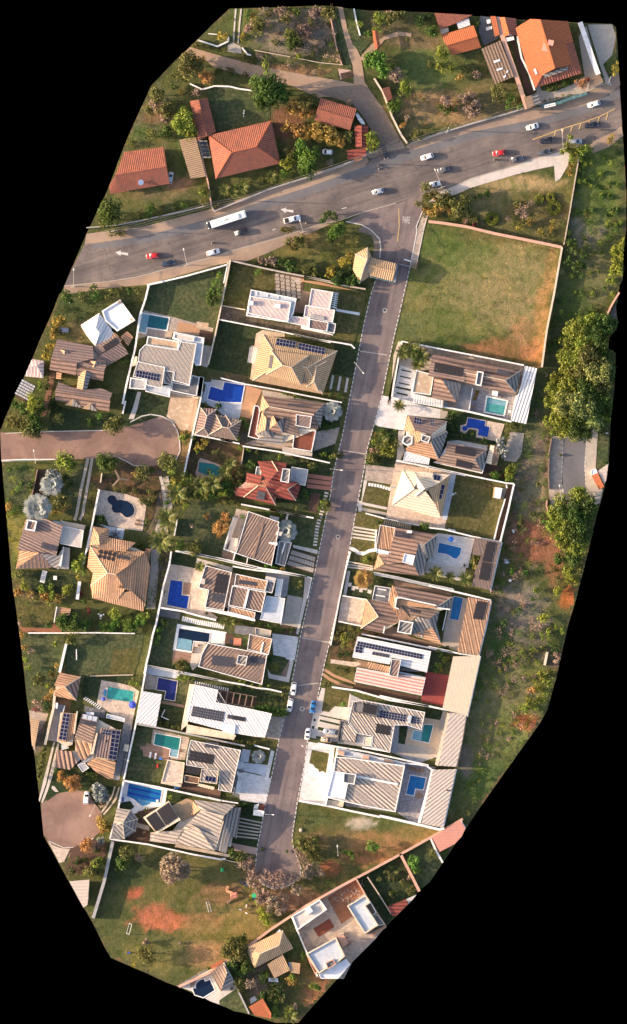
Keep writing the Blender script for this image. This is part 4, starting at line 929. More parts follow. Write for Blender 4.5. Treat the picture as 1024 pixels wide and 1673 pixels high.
sh('conc2',"768,292 843,270 880,257 918,247 930,250 928,270 915,292 907,297 905,271 880,276 843,285 768,307 735,322 715,330 700,330 720,313",'sidewalk','pale concrete sidewalk below the eastern avenue')
sh('asphalt',"325,362 402,337 500,307 596,272 672,246 772,215 870,196 959,171 991,155 1012,147 1013,158 960,184 872,208 772,228 674,259 598,285 502,320 404,350 327,375 240,397 180,404 150,406 152,399 200,391 240,385",'road_lane','smoother grey lane along the upper side of the avenue')
M['asphalt_new']=asphalt('asphalt_new',(.115,.115,.125),(.16,.155,.165),False)
bpy.data.objects['road_lane'].data.materials[0]=M['asphalt_new']
sh('sidewalk_dirt',"968,232 1003,215 1015,205 1018,222 995,240 970,250 955,245",'verge','earthy verge at the right end of the avenue')
kerb("105,467 175,460 225,452 300,432 350,419 377,410 460,387 520,367 555,360 596,346 647,332",.25,.13,'conc',3,.05)
kerb("690,317 725,312 768,292 843,270 880,257 918,247",.25,.13,'conc',3,.05)
def arrow(x,y,rz,s=1.0):
 X,Y=W(x,y);c,si=math.cos(R(rz)),math.sin(R(rz));v=[(-2.2,0),(-.4,.95),(-.55,.32),(2.0,.5),(2.1,-.35),(-.4,-.3),(-.2,-.95)]
 z=ZC[0]+.012;o=mobj('road_arrow',[(X+(a*c-b*si)*s,Y+(a*si+b*c)*s,z)for a,b in v],[tuple(range(7))],M['mark_white']);LT(o,'white painted road arrow pointing left',(X,Y),'road marking',None,'structure')
arrow(199,414,-10);arrow(469,344,-10)
for a in("445,376 450,374","558,341 566,339"):sh('mark_white',[q for q in(lambda L:L[0]+L[1][::-1])(ribbon(P(a),.25))],'lane_marking','short white lane dash on the avenue')
for a in("870,228 890,221 910,213 932,206 955,199 980,190 1004,178",):
 sh('mark_yellow',(lambda L:L[0]+L[1][::-1])(ribbon(P(a),.3)),'yellow_line','dashed yellow centre line on the avenue')
for t in("905,222 908,212","918,219 921,209","932,215 935,205","946,211 949,200","960,207 963,196","976,202 979,191","990,196 993,185"):
 sh('mark_yellow',(lambda L:L[0]+L[1][::-1])(ribbon(P(t),.35)),'yellow_bar','yellow cross bar painted beside the centre line')
 # --- dirt road, cobbled junction, tracks (top)
sh('dirt_path',"310,77 322,80 360,91 416,106 446,112 516,125 556,132 578,137 576,107 566,82 553,45 548,11 560,12 568,50 590,95 596,135 601,142 601,160 528,158 521,160 476,140 416,127 385,120 350,110 335,98 300,88",'dirt_road','pale dirt road running under the weedy plots')
sh('cobble',"516,150 545,142 591,138 601,143 628,180 648,217 663,243 640,249 623,250 610,258 596,255 604,225 606,212 592,188 575,170 545,160",'cobbled_street','grey brown cobbled street opening onto the avenue')
F(416,0,4);sh('dirt_path',"700,360 770,285 860,230 940,205 1024,215 1024,240 940,235 850,260 790,330 710,400 690,380",'track','curving pale dirt track past the little roof')
sh('lawn',"600,180 640,170 690,250 760,270 690,350 640,290",'grass_strip','green grass wedge between the two dirt tracks');sh('lawn',"520,60 545,50 570,180 610,330 640,470 600,440 560,300",'grass_strip','green strip left of the dirt track')
sh('mulch',"560,480 640,460 650,500 570,520",'rubble','patch of pale rubble at the field corner')
# --- condominium entrance and street
F(0,0,1);lot(.055)
sh('asphalt_street',"565,362 596,347 647,333 690,317 690,345 680,370 681,377 670,435 660,479 652,514 642,557 630,615 624,646 611,693 599,736 596,760 581,838 570,900 561,945 546,1017 530,1084 513,1168 501,1217 498,1244 486,1308 477,1367 479,1385 488,1408 492,1420 490,1431 477,1445 457,1451 442,1451 428,1444 416,1427 418,1406 420,1385 434,1312 442,1275 456,1207 468,1158 481,1092 491,1037 514,936 540,807 545,770 560,708 578,615 593,537 605,484 613,459 620,422 622,405 620,390 605,375 590,367",'street','long purplish asphalt street running down the middle')
sh('cobble',"595,370 605,375 620,390 622,405 621,422 609,422 611,400 607,385 585,378 587,372",'sidewalk','curved cobbled footpath left of the gatehouse approach')
sh('pavers',"681,377 692,345 700,345 691,375 679,438 670,435",'sidewalk','brown paved strip right of the gatehouse approach')
sh('mark_yellow',(lambda L:L[0]+L[1][::-1])(ribbon(P("651,340 652,370 649,395"),.3)),'yellow_line','yellow line painted on the condominium entrance')
cu=bpy.data.curves.new('road_lettering','FONT');cu.body='PARE';cu.size=1;cu.align_x='CENTER';cu.align_y='CENTER';cu.extrude=.003;cu.materials.append(M['mark_white'])
t=lettering('road_lettering',cu);tx,ty=W(663.5,360);t.location=(tx,ty,ZC[0]+.02);t.scale=(1.05,3.2,1);t.rotation_euler[2]=R(-3)
clean(t,'white letters PARE painted on the entrance road before the gatehouse','road marking',None,'structure')
KL="613,459 605,484 593,537 578,615 560,708 545,770 540,807 514,936 491,1037 481,1092 468,1158 456,1207 442,1275 434,1312 420,1385 416,1427 428,1444 442,1451 457,1451 477,1445 490,1431 492,1420 488,1408 479,1385 477,1367 486,1308 498,1244"
kerb(KL,.3,.14,'mark_white',1.0,.45);kerb("670,435 660,479 652,514 642,557 630,615 624,646 611,693 599,736 596,760 581,838 570,900 561,945 546,1017 530,1084 513,1168 501,1217 498,1244",.3,.14,'mark_white',1.0,.45)
kerb("565,362 590,367 605,375 620,390 622,405 620,422",.35,.14,'mark_white',2,.05);kerb("690,345 680,370 681,377 670,435",.35,.14,'mark_white',2,.05);kerb("700,345 692,375 679,438",.3,.14,'mark_white',2,.05)
def manhole(x,y,Q):
 X,Y=W(x,y);e=empty('manhole',(X,Y),.07);LT(e,Q,(X,Y),'manhole')
 sub('concrete_collar',cm('h|collar',lambda:Geo().tube([(0,0,0),(0,0,.02)],[.85,.85],20),'conc',False),e);sub('lid',cm('h|lid',lambda:Geo().tube([(0,0,.02),(0,0,.04)],[.32,.32],16),'rubber',False),e)
manhole(628.5,507,'round manhole with pale collar in the street');manhole(552,877,'round manhole with pale collar in the street');manhole(493.5,1158,'round manhole with pale collar in the street')
for a in("584,573 632,580","560,736 598,742","493,1042 540,1050","486,1120 520,1116"):sh('conc',(lambda L:L[0]+L[1][::-1])(ribbon(P(a),.35)),'drain_strip','narrow seam strip across the street')
# --- side streets left
lot(.05)
sh('cul',"0,706 10,707 78,705 170,703 205,697 212,690 231,680 246,677 264,680 280,688 289,702 293,718 294,737 287,752 262,760 240,762 219,761 205,753 192,747 130,750 94,751 2,753",'street','reddish dusty cul de sac street on the left')
kerb("8,708 78,705 170,703 205,697",.25,.12,'mark_white',2,.1);kerb("212,690 231,680 246,677 264,680 280,688 289,702 293,718 294,737 287,752",.35,.14,'mark_white',2,.05);kerb("192,747 205,753 219,761 240,761",.25,.12,'mark_white',2,.1);kerb("94,751 20,753 2,754",.25,.12,'mark_white',2,.1)
sh('cul',"67,1314 80,1304 95,1296 124,1291 138,1293 155,1308 165,1322 168,1340 165,1357 153,1369 140,1379 128,1384 104,1385 79,1373 71,1363 68,1334",'street','round reddish turning court at the lower left');kerb("153,1369 140,1379 128,1384 104,1385 79,1374",.25,.12,'mark_white',2,.1)
# --- right hand road
sh('pavers',"903,712 920,714 918,760 917,790 921,806 930,830 900,830 896,799 896,740",'sidewalk','brownish paved sidewalk left of the right hand road')
sh('asphalt_new',"920,700 959,700 955,759 955,780 957,795 962,830 934,840 920,806 918,760",'road','short stretch of asphalt road between the big right hand trees')
sh('conc',"959,700 977,700 973,765 975,785 985,800 980,822 962,830 957,795 955,759",'sidewalk','pale sidewalk right of the right hand road')
kerb("920,714 918,760 917,790 921,806",.25,.12,'mark_white',1,.4);kerb("959,716 955,759 957,795",.25,.12,'mark_white',1,.4)
sh('lawn',"978,700 995,700 992,760 975,770",'lawn','small lawn at the right edge beside the road');sh('asphalt',"995,516 1006,496 1008,524 1000,530",'road','corner of asphalt at the right edge of the photo')
# --- empty plot and field
lot(.045)
pass
# ============================================================ LANDMARK HOUSES, TOP OF THE PHOTO
F(0,0,1);lot(.06)
sh('lawn',"339,147 360,142 416,148 441,172 441,200 400,206 352,220 340,200")
h=HO('house','long narrow terracotta roofed wing left of the mown lawn',"330,195",short='the narrow terracotta wing');F(160,0,4)
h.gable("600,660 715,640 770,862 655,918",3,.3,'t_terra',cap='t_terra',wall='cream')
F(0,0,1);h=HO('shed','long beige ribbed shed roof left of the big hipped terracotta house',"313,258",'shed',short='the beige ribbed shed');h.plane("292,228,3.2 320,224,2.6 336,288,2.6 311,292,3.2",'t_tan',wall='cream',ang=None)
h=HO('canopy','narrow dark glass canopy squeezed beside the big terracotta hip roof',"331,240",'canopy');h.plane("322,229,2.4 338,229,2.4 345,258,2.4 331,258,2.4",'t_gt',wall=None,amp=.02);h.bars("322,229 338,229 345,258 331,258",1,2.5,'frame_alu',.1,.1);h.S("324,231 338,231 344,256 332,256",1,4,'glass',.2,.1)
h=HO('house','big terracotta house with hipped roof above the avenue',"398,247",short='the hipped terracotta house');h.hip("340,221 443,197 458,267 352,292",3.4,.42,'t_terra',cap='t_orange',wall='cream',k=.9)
h=HO('house','large terracotta gabled house with a round dish on its roof, at the left edge',"230,280",short='the dish roofed terracotta house')
h.faces([[(*W(203,248),3.0),(*W(267,240),3.0),(*W(272,272),4.6),(*W(188,286),4.6)],[(*W(188,286),4.6),(*W(272,272),4.6),(*W(277,300),3.0),(*W(180,317),3.0),(*W(178,304),3.4)]],'t_terra',None,.62,.06,caps=[((*W(188,286),4.6),(*W(272,272),4.6))])
h.K(P("205,250 265,242 274,298 184,314"),0,2.9,'cream',.3);Geo().tube([(*W(229,298),3.9),(*W(229.5,298),4.4),(*W(230,298),4.7)],[.1,.6,.95],14).obj('satellite_dish',M['w_roof'],h.e)
h=HO('house','terracotta gabled outbuilding beside the cobbled junction',"547,186",short='the terracotta outbuilding');F(416,0,4);h.gable("430,640 665,710 622,852 388,786",3,.3,'t_terra',cap='t_terra',wall='cream')
h=HO('canopy','curved pale blue white canopy at the corner of the cobbled street',"690,780",'canopy')
h.faces([[(*W(655,742),2.6),(*W(672,740),2.6),(*W(715,795),2.3),(*W(722,815),2.2),(*W(700,812),2.4),(*W(680,790),2.6)]],'t_wm',None,.5,.03);h.B("662,752 676,752 705,800 692,800",2.2,'white')
h=HO('gate_shelter','small dark red tiled gate shelter at the cobbled street corner',"697,890",'shelter',short='the red tiled gate shelter');h.gable("650,820 742,820 735,962 660,962",2.8,.25,'t_red',cap='t_terra',wall='brown_wall',period=.5,amp=.05)
h.plane("600,985,2.3 728,962,2.5 726,1020,2.5 610,1045,2.2",'t_red',wall='brown_wall',period=.5,amp=.05);h.B("640,1030 700,1015 705,1040 660,1060",2,'red_dirt')
h=HO('shelter','little orange tiled roof over the dirt track',"792,260",'shelter',short='the little orange roof');h.gable("768,198 800,197 822,300 785,326",2.6,.2,'t_orange',cap='t_terra',wall=None,period=.45,amp=.04)
h=HO('shelter','small red tiled lean-to beside the cobbled street wall',"865,615",'shelter');h.plane("830,580,2.6 880,566,2.2 900,645,2.2 868,665,2.6",'t_terra',wall='cream',period=.5)
F(672,0,4)
h=HO('house','orange tiled house at the top edge with a white lean-to roof',"250,130",short='the top edge orange house');h.plane("150,84,3.4 398,98,3.4 300,148,3.1 185,192,3",'t_terra',wall='white',ang=60);h.plane("295,150,2.8 375,118,2.8 384,165,2.6 308,190,2.6",'t_wm',wall='white',ang=20)
h.B("185,196 240,180 245,205 200,225",2.4,'beige')
h=HO('house','orange gabled cottage below the white lean-to at the top',"325,265",short='the orange gabled cottage');h.gable("193,230 405,165 455,310 265,362",3,.35,'t_orange',cap='t_orange',wall='cream')
h=HO('shed','large weathered brown fibre cement shed roof with white patches',"560,410",'shed',short='the weathered brown shed roof');h.plane("455,320,2.8 580,265,3 675,500,3 610,525,2.9 540,552,2.7",'t_fibro',wall='brown_wall')
for q in("535,398 578,386 582,398 540,412","555,452 595,440 598,450 558,465","618,470 628,458 634,462 624,480","598,500 615,488 620,498 606,512"):sp=P(q);Geo().prism(sp,3.0,3.14).obj('roof_patch',M['w_roof'],h.e)
h=HO('house','narrow orange tiled house with white ridge wall at the top',"600,170",short='the narrow orange tiled house');h.plane("515,106,2.8 550,106,3 577,225,3 546,240,2.8",'t_orange',wall='white',ang=80)
h.faces([[(*W(575,112),2.9),(*W(610,113),3.7),(*W(640,225),3.7),(*W(605,243),2.9)]],'t_orange',None,.6,.05);h.faces([[(*W(610,113),3.7),(*W(683,120),2.8),(*W(697,235),2.8),(*W(640,225),3.7)]],'t_terra',None,.6,.05);h.K(P("578,115 683,120 692,230 606,240"),0,2.7,'white',.2)
h.B("603,250 668,236 672,260 610,275",2.6,'white')
for a in("560,110 575,110 580,135 565,135","485,180 525,170 528,190 490,200","490,130 515,125 518,150 494,155"):h.B(a,1.6,'white')
F(820,0,5.02)
h=HO('house','largest bright orange roofed villa with a brick chimney at the top right',"400,420",short='the big bright orange villa')
A=lambda x,y,z:(*W(x,y),z)
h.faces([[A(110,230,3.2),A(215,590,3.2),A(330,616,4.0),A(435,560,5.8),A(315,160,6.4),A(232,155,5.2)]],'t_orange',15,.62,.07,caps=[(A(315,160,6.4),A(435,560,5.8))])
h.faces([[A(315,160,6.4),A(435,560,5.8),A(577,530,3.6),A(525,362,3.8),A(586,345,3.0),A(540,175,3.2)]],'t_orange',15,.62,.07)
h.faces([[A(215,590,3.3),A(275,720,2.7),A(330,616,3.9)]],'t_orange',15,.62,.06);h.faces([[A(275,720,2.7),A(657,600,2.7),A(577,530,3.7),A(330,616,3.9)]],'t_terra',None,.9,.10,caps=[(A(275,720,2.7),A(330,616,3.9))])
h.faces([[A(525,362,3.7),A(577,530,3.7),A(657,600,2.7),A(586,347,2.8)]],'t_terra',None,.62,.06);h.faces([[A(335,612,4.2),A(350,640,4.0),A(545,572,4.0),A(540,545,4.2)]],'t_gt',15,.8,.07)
h.K(P("120,240 225,585 285,700 640,590 575,360 535,190 315,170 235,165"),0,2.6,'cream',.4);F(820,0,5.02);h.chimney(358,385,1.8,2.6,1.0,'pink_wall');h.chimney(400,350,1.6,1.6,.6,'pink_wall')
sp=P("258,568 275,562 292,605 275,612");Geo().prism(sp,3.6,4.0).obj('skylight',M['w_roof'],h.e)
h=HO('gate_roof','small pair of brown gate roofs below the orange villa',"245,830",'shelter');h.plane("178,797,2.8 243,780,3.1 266,868,3.1 205,895,2.8",'t_fibro',wall='brown_wall');h.plane("245,780,3.1 290,760,2.7 322,850,2.7 268,868,3.1",'t_gt',wall=None)
h=HO('shed','grey brown board roof at the right edge above the avenue',"770,670",'shed');h.plane("722,648,2.6 800,604,2.8 832,672,2.8 708,738,2.4",'t_fibro',wall='grey_wall')
WL("640,182 770,560 790,612",2.4,'white',1.5,'broad white wall strip right of the orange villa');WL("0,330 60,480 130,660 205,895",2.2,'pink_wall',.35)
F(672,0,4);WL("552,112 600,255 650,395 700,540 755,712",2.6,'pink_wall',1.3,'long pale orange wall beside the weathered shed');WL("690,235 720,380 770,480 805,590",2.2,'white',.5)
F(820,0,5.02)
w=WL("320,870 460,845 580,800 700,765",2.0,'teal',.9,'long teal painted street wall below the orange villa');sp=P("345,862 437,842 441,866 348,888");z0=2.12
Geo().prism(sp,2.1,2.16).obj('banner',M['white'],w)
for q in("357,872 372,868 373,873 358,877","378,866 392,862 393,870 380,873","398,860 412,858 413,863 399,866","416,856 428,853 429,858 417,861"):Geo().prism(P(q),2.16,2.17).obj('banner_mark',M['rubber'],w)
F(0,0,1);lot(.05);sh('conc',"872,120 885,148 905,150 935,138 955,125 945,60 958,42 975,110 985,138 960,150 880,172 878,160");sh('mulch',"832,60 850,120 862,158 875,150 862,128 845,80 838,62")
sh('conc',"960,40 1000,40 1006,60 1000,90 985,105 1000,140 990,138 975,90")
sh('slab_dark',"784,26 802,28 806,50 815,62 790,75 782,50")
F(560,240,4);h=HO('gatehouse','tan tiled gatehouse spanning the street entrance, five sided roof at its left end',"220,780",'gatehouse',short='the gatehouse')
A=lambda x,y,z:(*W(x,y),z)
h.faces([[A(80,700,3.2),A(65,800,3.2),A(110,890,3.2),A(135,800,5.4),A(160,735,5.4)],[A(110,890,3.2),A(178,845,3.2),A(150,770,5.2),A(135,800,5.4)],[A(80,700,3.2),A(160,735,5.4),A(160,655,3.2)],[A(160,655,3.2),A(160,735,5.4),A(150,770,5.2),A(190,722,3.2)],[A(190,722,3.2),A(150,770,5.2),A(178,845,3.2)]],'t_tan',None,.7,.09,caps=[(A(160,655,3.2),A(160,735,5.4)),(A(80,700,3.2),A(160,735,5.4)),(A(160,735,5.4),A(135,800,5.4)),(A(110,890,3.2),A(135,800,5.4)),(A(135,800,5.4),A(150,770,5.2)),(A(190,722,3.2),A(150,770,5.2)),(A(178,845,3.2),A(150,770,5.2))],capmat='grey_wall')
h.faces([[A(192,724,4.0),A(155,772,4.8),A(342,812,4.8),A(350,762,4.0)],[A(155,772,4.8),A(178,842,4.0),A(328,880,4.0),A(342,812,4.8)]],'t_tan',None,.7,.09,caps=[(A(155,772,4.8),A(342,812,4.8))])
h.K(P("85,705 70,800 112,880 175,840 188,728 158,665"),0,3.1,'white',.4)
g=Geo();
for q in((345,770),(330,870),(190,730),(185,850)):X,Y=W(*q);g.box(X,Y,0,.5,.5,3.9)
g.obj('pillar',M['grey_wall'],h.e);Geo().prism(P("172,846 178,852 328,888 326,880"),3.4,3.98).obj('fascia',M['teal'],h.e);Geo().prism(P("350,765 360,775 345,885 330,888 342,820"),3.2,4.0).obj('fascia',M['blue_grey'],h.e)
WL("365,765 440,782",1.1,'frame_alu',.12,'low pale entry gate beside the gatehouse','gate','gate');WL("400,735 445,748",1.0,'white',.3,'low white barrier box before the gatehouse','barrier','barrier')
WL("440,780 475,793 490,740",1.2,'brown_wall',.3);F(0,0,1);WL("700,362 720,364 760,370 810,382 860,392 918,404",2.0,'pink_wall',.8,'long brownish wall between the park strip and the empty plot')
WL("918,404 905,480 893,540 885,600",2.4,'cream',.5,'long cream wall along the right side of the empty plot');WL("921,400 930,350 940,290 948,245",1.6,'beige',.25,'thin moss edged wall right of the park strip')
lot(.07);F(340,420)
sh('lawn_o',"175,40 360,85 560,130 560,330 350,410 310,435 110,405");sh('scrub_dry',"105,412 305,440 310,495 430,520 830,590 1024,640 1024,690 90,520")
sh('mulch',"560,130 800,165 790,330 760,350 740,340 555,300")
g=None
for k,(x,y,w_,h_)in enumerate([(i*44+575,j*30+150,38,25)for i in range(5)for j in range(6)]):
 if random.random()<.9:
  X,Y=W(x+(k%6)*2,y+(k//6)*9);o=Geo().box(X,Y,.02,w_/5.12*.2*random.uniform(.8,1.1),h_/5.12*.2,.11,R(-12)).obj('paving_slab',M['stones_m' if random.random()<.6 else 'conc']);LT(o,'square stone patio slab',(X,Y),'paving slab',None,'structure')
sh('conc2',"722,170 782,182 778,218 720,205");sh('brown_wall',"785,280 860,295 830,400 790,470 720,460 730,390 770,350",Q='purplish paved nook')
F(480,420);sh('tdeck',"0,165 60,180 200,195 590,262 590,300 350,255 60,205 0,190");sh('lawn_d',"80,195 200,205 590,300 590,290 600,270 200,180 90,175",Q='thin dark hedge strip')
sh('lawn_o',"370,305 600,325 595,400 555,500 530,640 500,740 340,680 345,560");sh('white',"355,432 550,465 548,488 352,452",Q='white entrance path of the L shaped villa')
F(340,420);h=HO('villa','white flat roofed L shaped villa with pink ribbed roofs below the avenue',"560,430",short='the white L shaped villa')
h.L("355,270 740,345 715,470 665,548 315,493",4.6,'slab_blue','white');h.L("350,325 695,375 668,545 330,470",5.0,'t_pink','white',.3,.35,52,z0=4.15)
for q in("405,285 413,287 410,318 402,316","495,302 503,304 500,335 492,333","585,320 593,322 590,350 582,348","425,480 432,482 428,512 420,510","510,495 517,497 513,527 505,525","590,508 597,510 593,540 585,538"):h.B(q,4.45,'white',name='roof_beam')
h.B("348,365 378,368 376,405 345,402",5.8,'w_roof',name='roof_box');h.B("565,390 605,395 602,428 562,424",5.6,'w_roof',name='roof_box')
h.L("680,490 850,510 838,585 668,550",4.2,'t_pink','white',.25,.3,52)
F(480,420);h.L("145,262 330,292 300,440 120,410",5.2,'t_pink','white',.3,.35,52);h.L("95,400 345,440 325,548 80,500",4.4,'t_pink','white',.3,.35,52);h.L("130,515 290,545 275,625 122,598",4.7,'t_mauve','white',.28,.35,52,.4);h.L("290,545 352,556 338,640 275,628",4.3,'slab_dark','white',.28,.35)
h.pergola("330,295 375,303 355,430 312,420",1,3.4);h.bars("330,300 375,308 355,425 315,415",1,3.5);
for i in range(7):t=i/6;X0,Y0=W(328-15*t,310+105*t);X1,Y1=W(372-15*t,318+105*t);Geo().beam((X0,Y0,3.7),(X1,Y1,3.7),.3,.2).obj('slat',M['white'],h.e)
h.B("140,478 255,500 250,530 135,512",4.55,'grey_wall',name='roof_box');h.B("60,575 130,590 275,632 330,648 325,655 60,600",.5,'white',name='planter')
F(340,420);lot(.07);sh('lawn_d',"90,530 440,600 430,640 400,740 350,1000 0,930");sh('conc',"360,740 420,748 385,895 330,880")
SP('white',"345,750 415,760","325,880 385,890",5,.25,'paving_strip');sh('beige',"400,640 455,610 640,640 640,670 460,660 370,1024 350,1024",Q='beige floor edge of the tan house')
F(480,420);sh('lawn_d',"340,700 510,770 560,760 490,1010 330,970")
F(360,600);sh('lawn_o',"860,60 1100,110 1060,270 1020,290 830,240",Q='side lawn of the tan house');SP('conc2',"852,50 1095,95","828,165 1075,215",4,.75)
F(340,420);h=HO('house','big tan tiled house with raised pyramid roof and two dark solar arrays',"720,850",short='the big tan house')
F(0,0,1);h.hip("429,546 551,573 527,644 412,622",3.6,.33,'t_tan',cap='cream',wall='cream');h.hip("442,572 505,580 492,630 434,612",5.6,.5,'t_tan',cap='cream',wall='cream',z0=3,period=.6);h.hip("504,582 534,590 520,640 500,632",4.6,.35,'t_tan',wall='cream',z0=3)
F(340,420);h.S("575,678 735,708 725,762 568,735",6,2,base=4.6);h.S("760,715 978,762 970,815 752,770",8,2,base=4.6);h.S("515,820 545,825 530,935 500,925",1,3,'sol_g',base=6)
F(480,420);WL("0,645 200,690 400,720 480,735 508,765",2.2,'white',.35);F(340,420);WL("90,522 440,590 640,630 1024,715",2.2,'white',.3);WL("110,405 310,440",1.2,'cream',.2)
WL("185,25 125,330 60,640 0,900",2.4,'cream',.4,'long cream wall left of the olive back lawn');WL("190,30 450,90 640,130 800,160 1024,205",2.2,'brown_wall',.4,cap='conc');F(480,420);WL("85,160 200,190 400,235 600,268",2.2,'beige',.35)
F(160,460);lot(.07)
sh('lawn',"425,35 560,0 720,-40 1040,-130 1100,-130 990,330 970,400 820,350 600,295 380,240");sh('mulch',"850,395 960,415 945,520 845,480",Q='brownish garden nook')
sh('pavers',"380,240 600,290 965,390 960,420 850,400 845,450 620,430 610,480 415,455 330,480",Q='greyish paved pool terrace');sh('tdeck',"670,335 848,370 845,440 660,425")
sh('stained',"825,335 925,348 918,400 820,385");
pool('teal pool with a shallow left end behind the white wall',"372,268 592,308 572,405 408,380 395,428 340,418",'w_teal','white',.4,["372,268 428,278 410,380 395,428 342,418"],'w_pale')
sh('lawn_d',"230,900 600,970 580,1110 260,1210 185,1200");sh('conc2',"330,920 360,925 330,1060 300,1150 255,1150 290,1060")
h=HO('house','white walled house with diagonal ribbed roofs and a solar array',"580,700",short='the white house with teal pool');A=lambda x,y,z:(*W(x,y),z)
h.L("415,455 680,500 668,570 400,530",4.0,'stained','white');h.L("635,420 890,470 860,700 820,705 690,500 620,480",4.6,'slab_blue','white');h.L("640,435 810,462 800,500 632,475",4.9,'conc2','white',.2,.3,z0=4.2)
h.L("395,525 665,570 690,500 825,520 765,865 625,830 635,760 540,745 520,850 330,700 345,575",5.2,'t_gb','white',.25,.3,55);h.L("330,665 560,715 535,895 400,865 405,820 290,795",5.5,'t_gb','white',.25,.25,55,z0=4.0)
h.S("325,740 518,775 508,835 315,795",8,2,base=5.3);h.L("270,800 410,825 395,905 258,895",3.6,'slab','white');h.L("560,735 632,755 615,865 548,850",4.4,'t_gt','white',.2,.3,55)
h.L("400,870 610,870 600,970 395,920",3.2,'slab_blue','white',.3);h.L("620,840 760,865 785,780 850,800 825,960 610,915",3.4,'slab_dark','white',.3)
h.B("860,530 945,540 915,718 855,700",.25,'conc2',name='terrace');h.pergola("850,795 885,805 860,970 825,955",9,2.7,w=.35);h.B("310,625 330,628 318,700 275,712 290,680",2.4,'cream')
F(180,620);lot(.08);sh('stained',"510,110 720,160 660,420 640,428 580,425 560,380 470,310");sh('dirt_path',"700,165 735,170 700,440 650,430");h.B("505,100 740,152 738,162 503,112",1.2,'cream',name='front_wall')
F(160,460);WL("540,0 425,25 395,150 350,280 310,560 240,850 205,1024",2.4,'white',.5,'tall white wall left of the teal pool lot');F(0,0,1);WL("240,466 300,452 372,432",2.2,'white',.4,'white wall under the pinkish sidewalk, teal pool lot')
WL("205,655 200,676",2.2,'white',.4);F(340,420);WL("165,45 130,220",2.2,'white',.3)
F(0,480);lot(.07)
h=HO('villa','mauve brown gabled villa with small dormer roofs at the left',"650,600",short='the mauve dormer villa');A=lambda x,y,z:(*W(x,y),z)
h.faces([[A(478,378,4.0),A(428,538,5.6),A(640,580,5.6),A(785,540,5.2),A(775,440,4.0)]],'t_mauve',8,.9,.1);h.faces([[A(428,538,5.6),A(412,632,4.0),A(635,685,4.0),A(642,580,5.6)]],'t_brown',8,2.4,.25)
h.faces([[A(700,495,4.2),A(760,600,5.4),A(888,595,4.4),A(882,560,4.2),A(790,535,4.6)],[A(650,560,5.0),A(640,600,4.8),A(870,650,4.6),A(888,595,5.2),A(760,590,5.4)]],'t_mauve',8,.9,.1);h.faces([[A(640,605,5.0),A(645,690,4.0),A(860,728,3.6),A(870,655,4.8)]],'t_brown',8,1.6,.2)
h.K(P("478,385 420,630 640,680 860,720 880,600 780,450"),0,3.7,'beige',.5)
for q,z in(("497,465 605,492 535,530",5.6),("755,560 870,580 778,618",5.8)):p_=P(q);h.faces([[(*p_[0][:2],z-.9),(*p_[2][:2],z-.9),((p_[0][0]*.6+p_[1][0]*.4),p_[0][1]*.6+p_[1][1]*.4,z+.3)]],'t_tan',None,.6,.05);h.faces([[(*p_[2][:2],z-.9),(*p_[1][:2],z-.9),((p_[0][0]*.6+p_[1][0]*.4),p_[0][1]*.6+p_[1][1]*.4,z+.3)]],'t_gt',None,.6,.05)
for q,z in(("460,628 525,575 575,640 520,640",3.8),):p_=[w_[:2]for w_ in P(q)];h.faces([[(*p_[0],z),(*p_[3],z),(*p_[1],z+1.6)]],'t_tan',None,.6,.05);h.faces([[(*p_[3],z),(*p_[2],z),(*p_[1],z+1.6)]],'t_gt',None,.6,.05)
h.faces([[A(665,640,4.0),A(640,790,4.0),A(690,800,5.2),A(718,645,5.2)]],'t_sand',12,1.2,.06);h.faces([[A(718,645,5.2),A(690,800,5.2),A(725,805,4.3),A(765,660,4.3)]],'t_gt',12,.8,.08);h.K(P("650,645 640,790 725,800 765,660"),0,4.0,'beige',.3)
h.plane("470,655,2.8 515,660,3 508,715,3 468,710,2.8",'t_sand',wall='beige')
h.faces([[A(488,738,3.6),A(462,808,5.0),A(915,890,5.0),A(940,830,3.6),A(845,790,3.8),A(720,800,4.0),A(600,780,4.0)]],'t_mauve',8,.9,.1);h.faces([[A(462,808,5.0),A(460,890,3.2),A(912,988,3.2),A(920,890,5.0)]],'t_brown',8,2.2,.22)
h.K(P("490,745 465,885 910,980 935,835"),0,3.0,'beige',.5)
for q in("540,930 608,880 690,955 600,940","685,960 752,908 815,985 745,970"):p_=[w_[:2]for w_ in P(q)];h.faces([[(*p_[0],3.0),(*p_[3],3.0),(*p_[1],4.7)]],'t_tan',None,.6,.05);h.faces([[(*p_[3],3.0),(*p_[2],3.0),(*p_[1],4.7)]],'t_gt',None,.6,.05)
h.faces([[A(780,440,3.6),A(790,530,3.6),A(1000,400,3.9),A(970,355,3.9)],[A(795,540,4.4),A(885,610,3.4),A(1075,500,3.4),A(1010,410,4.4)]],'t_mauve',33,.8,.09);h.S("855,440 965,365 1000,410 885,485",1,1,'sol_b',.1,frame=False,base=3.8)
h.faces([[A(925,375,3.8),A(955,320,3.6),A(1020,385,3.6),A(1000,420,3.9)]],'t_sand',60,.8,.06);h.K(P("785,450 800,540 885,600 1070,500 970,360"),0,3.3,'beige',.6)
h=HO('pavilion','white folded metal roof beside a white walled terrace, upper left',"880,250",'pavilion',short='the white folded roof')
h.faces([[A(672,262,3.2),A(725,350,3.1),A(795,440,3.1),A(830,325,4.8),A(800,290,4.9),A(830,160,3.2)]],'t_wm',30,1.2,.05);h.faces([[A(830,160,3.2),A(800,290,4.9),A(830,325,4.8),A(795,440,3.1),A(965,350,3.1),A(895,250,3.1)]],'t_wm',-60,1.6,.04)
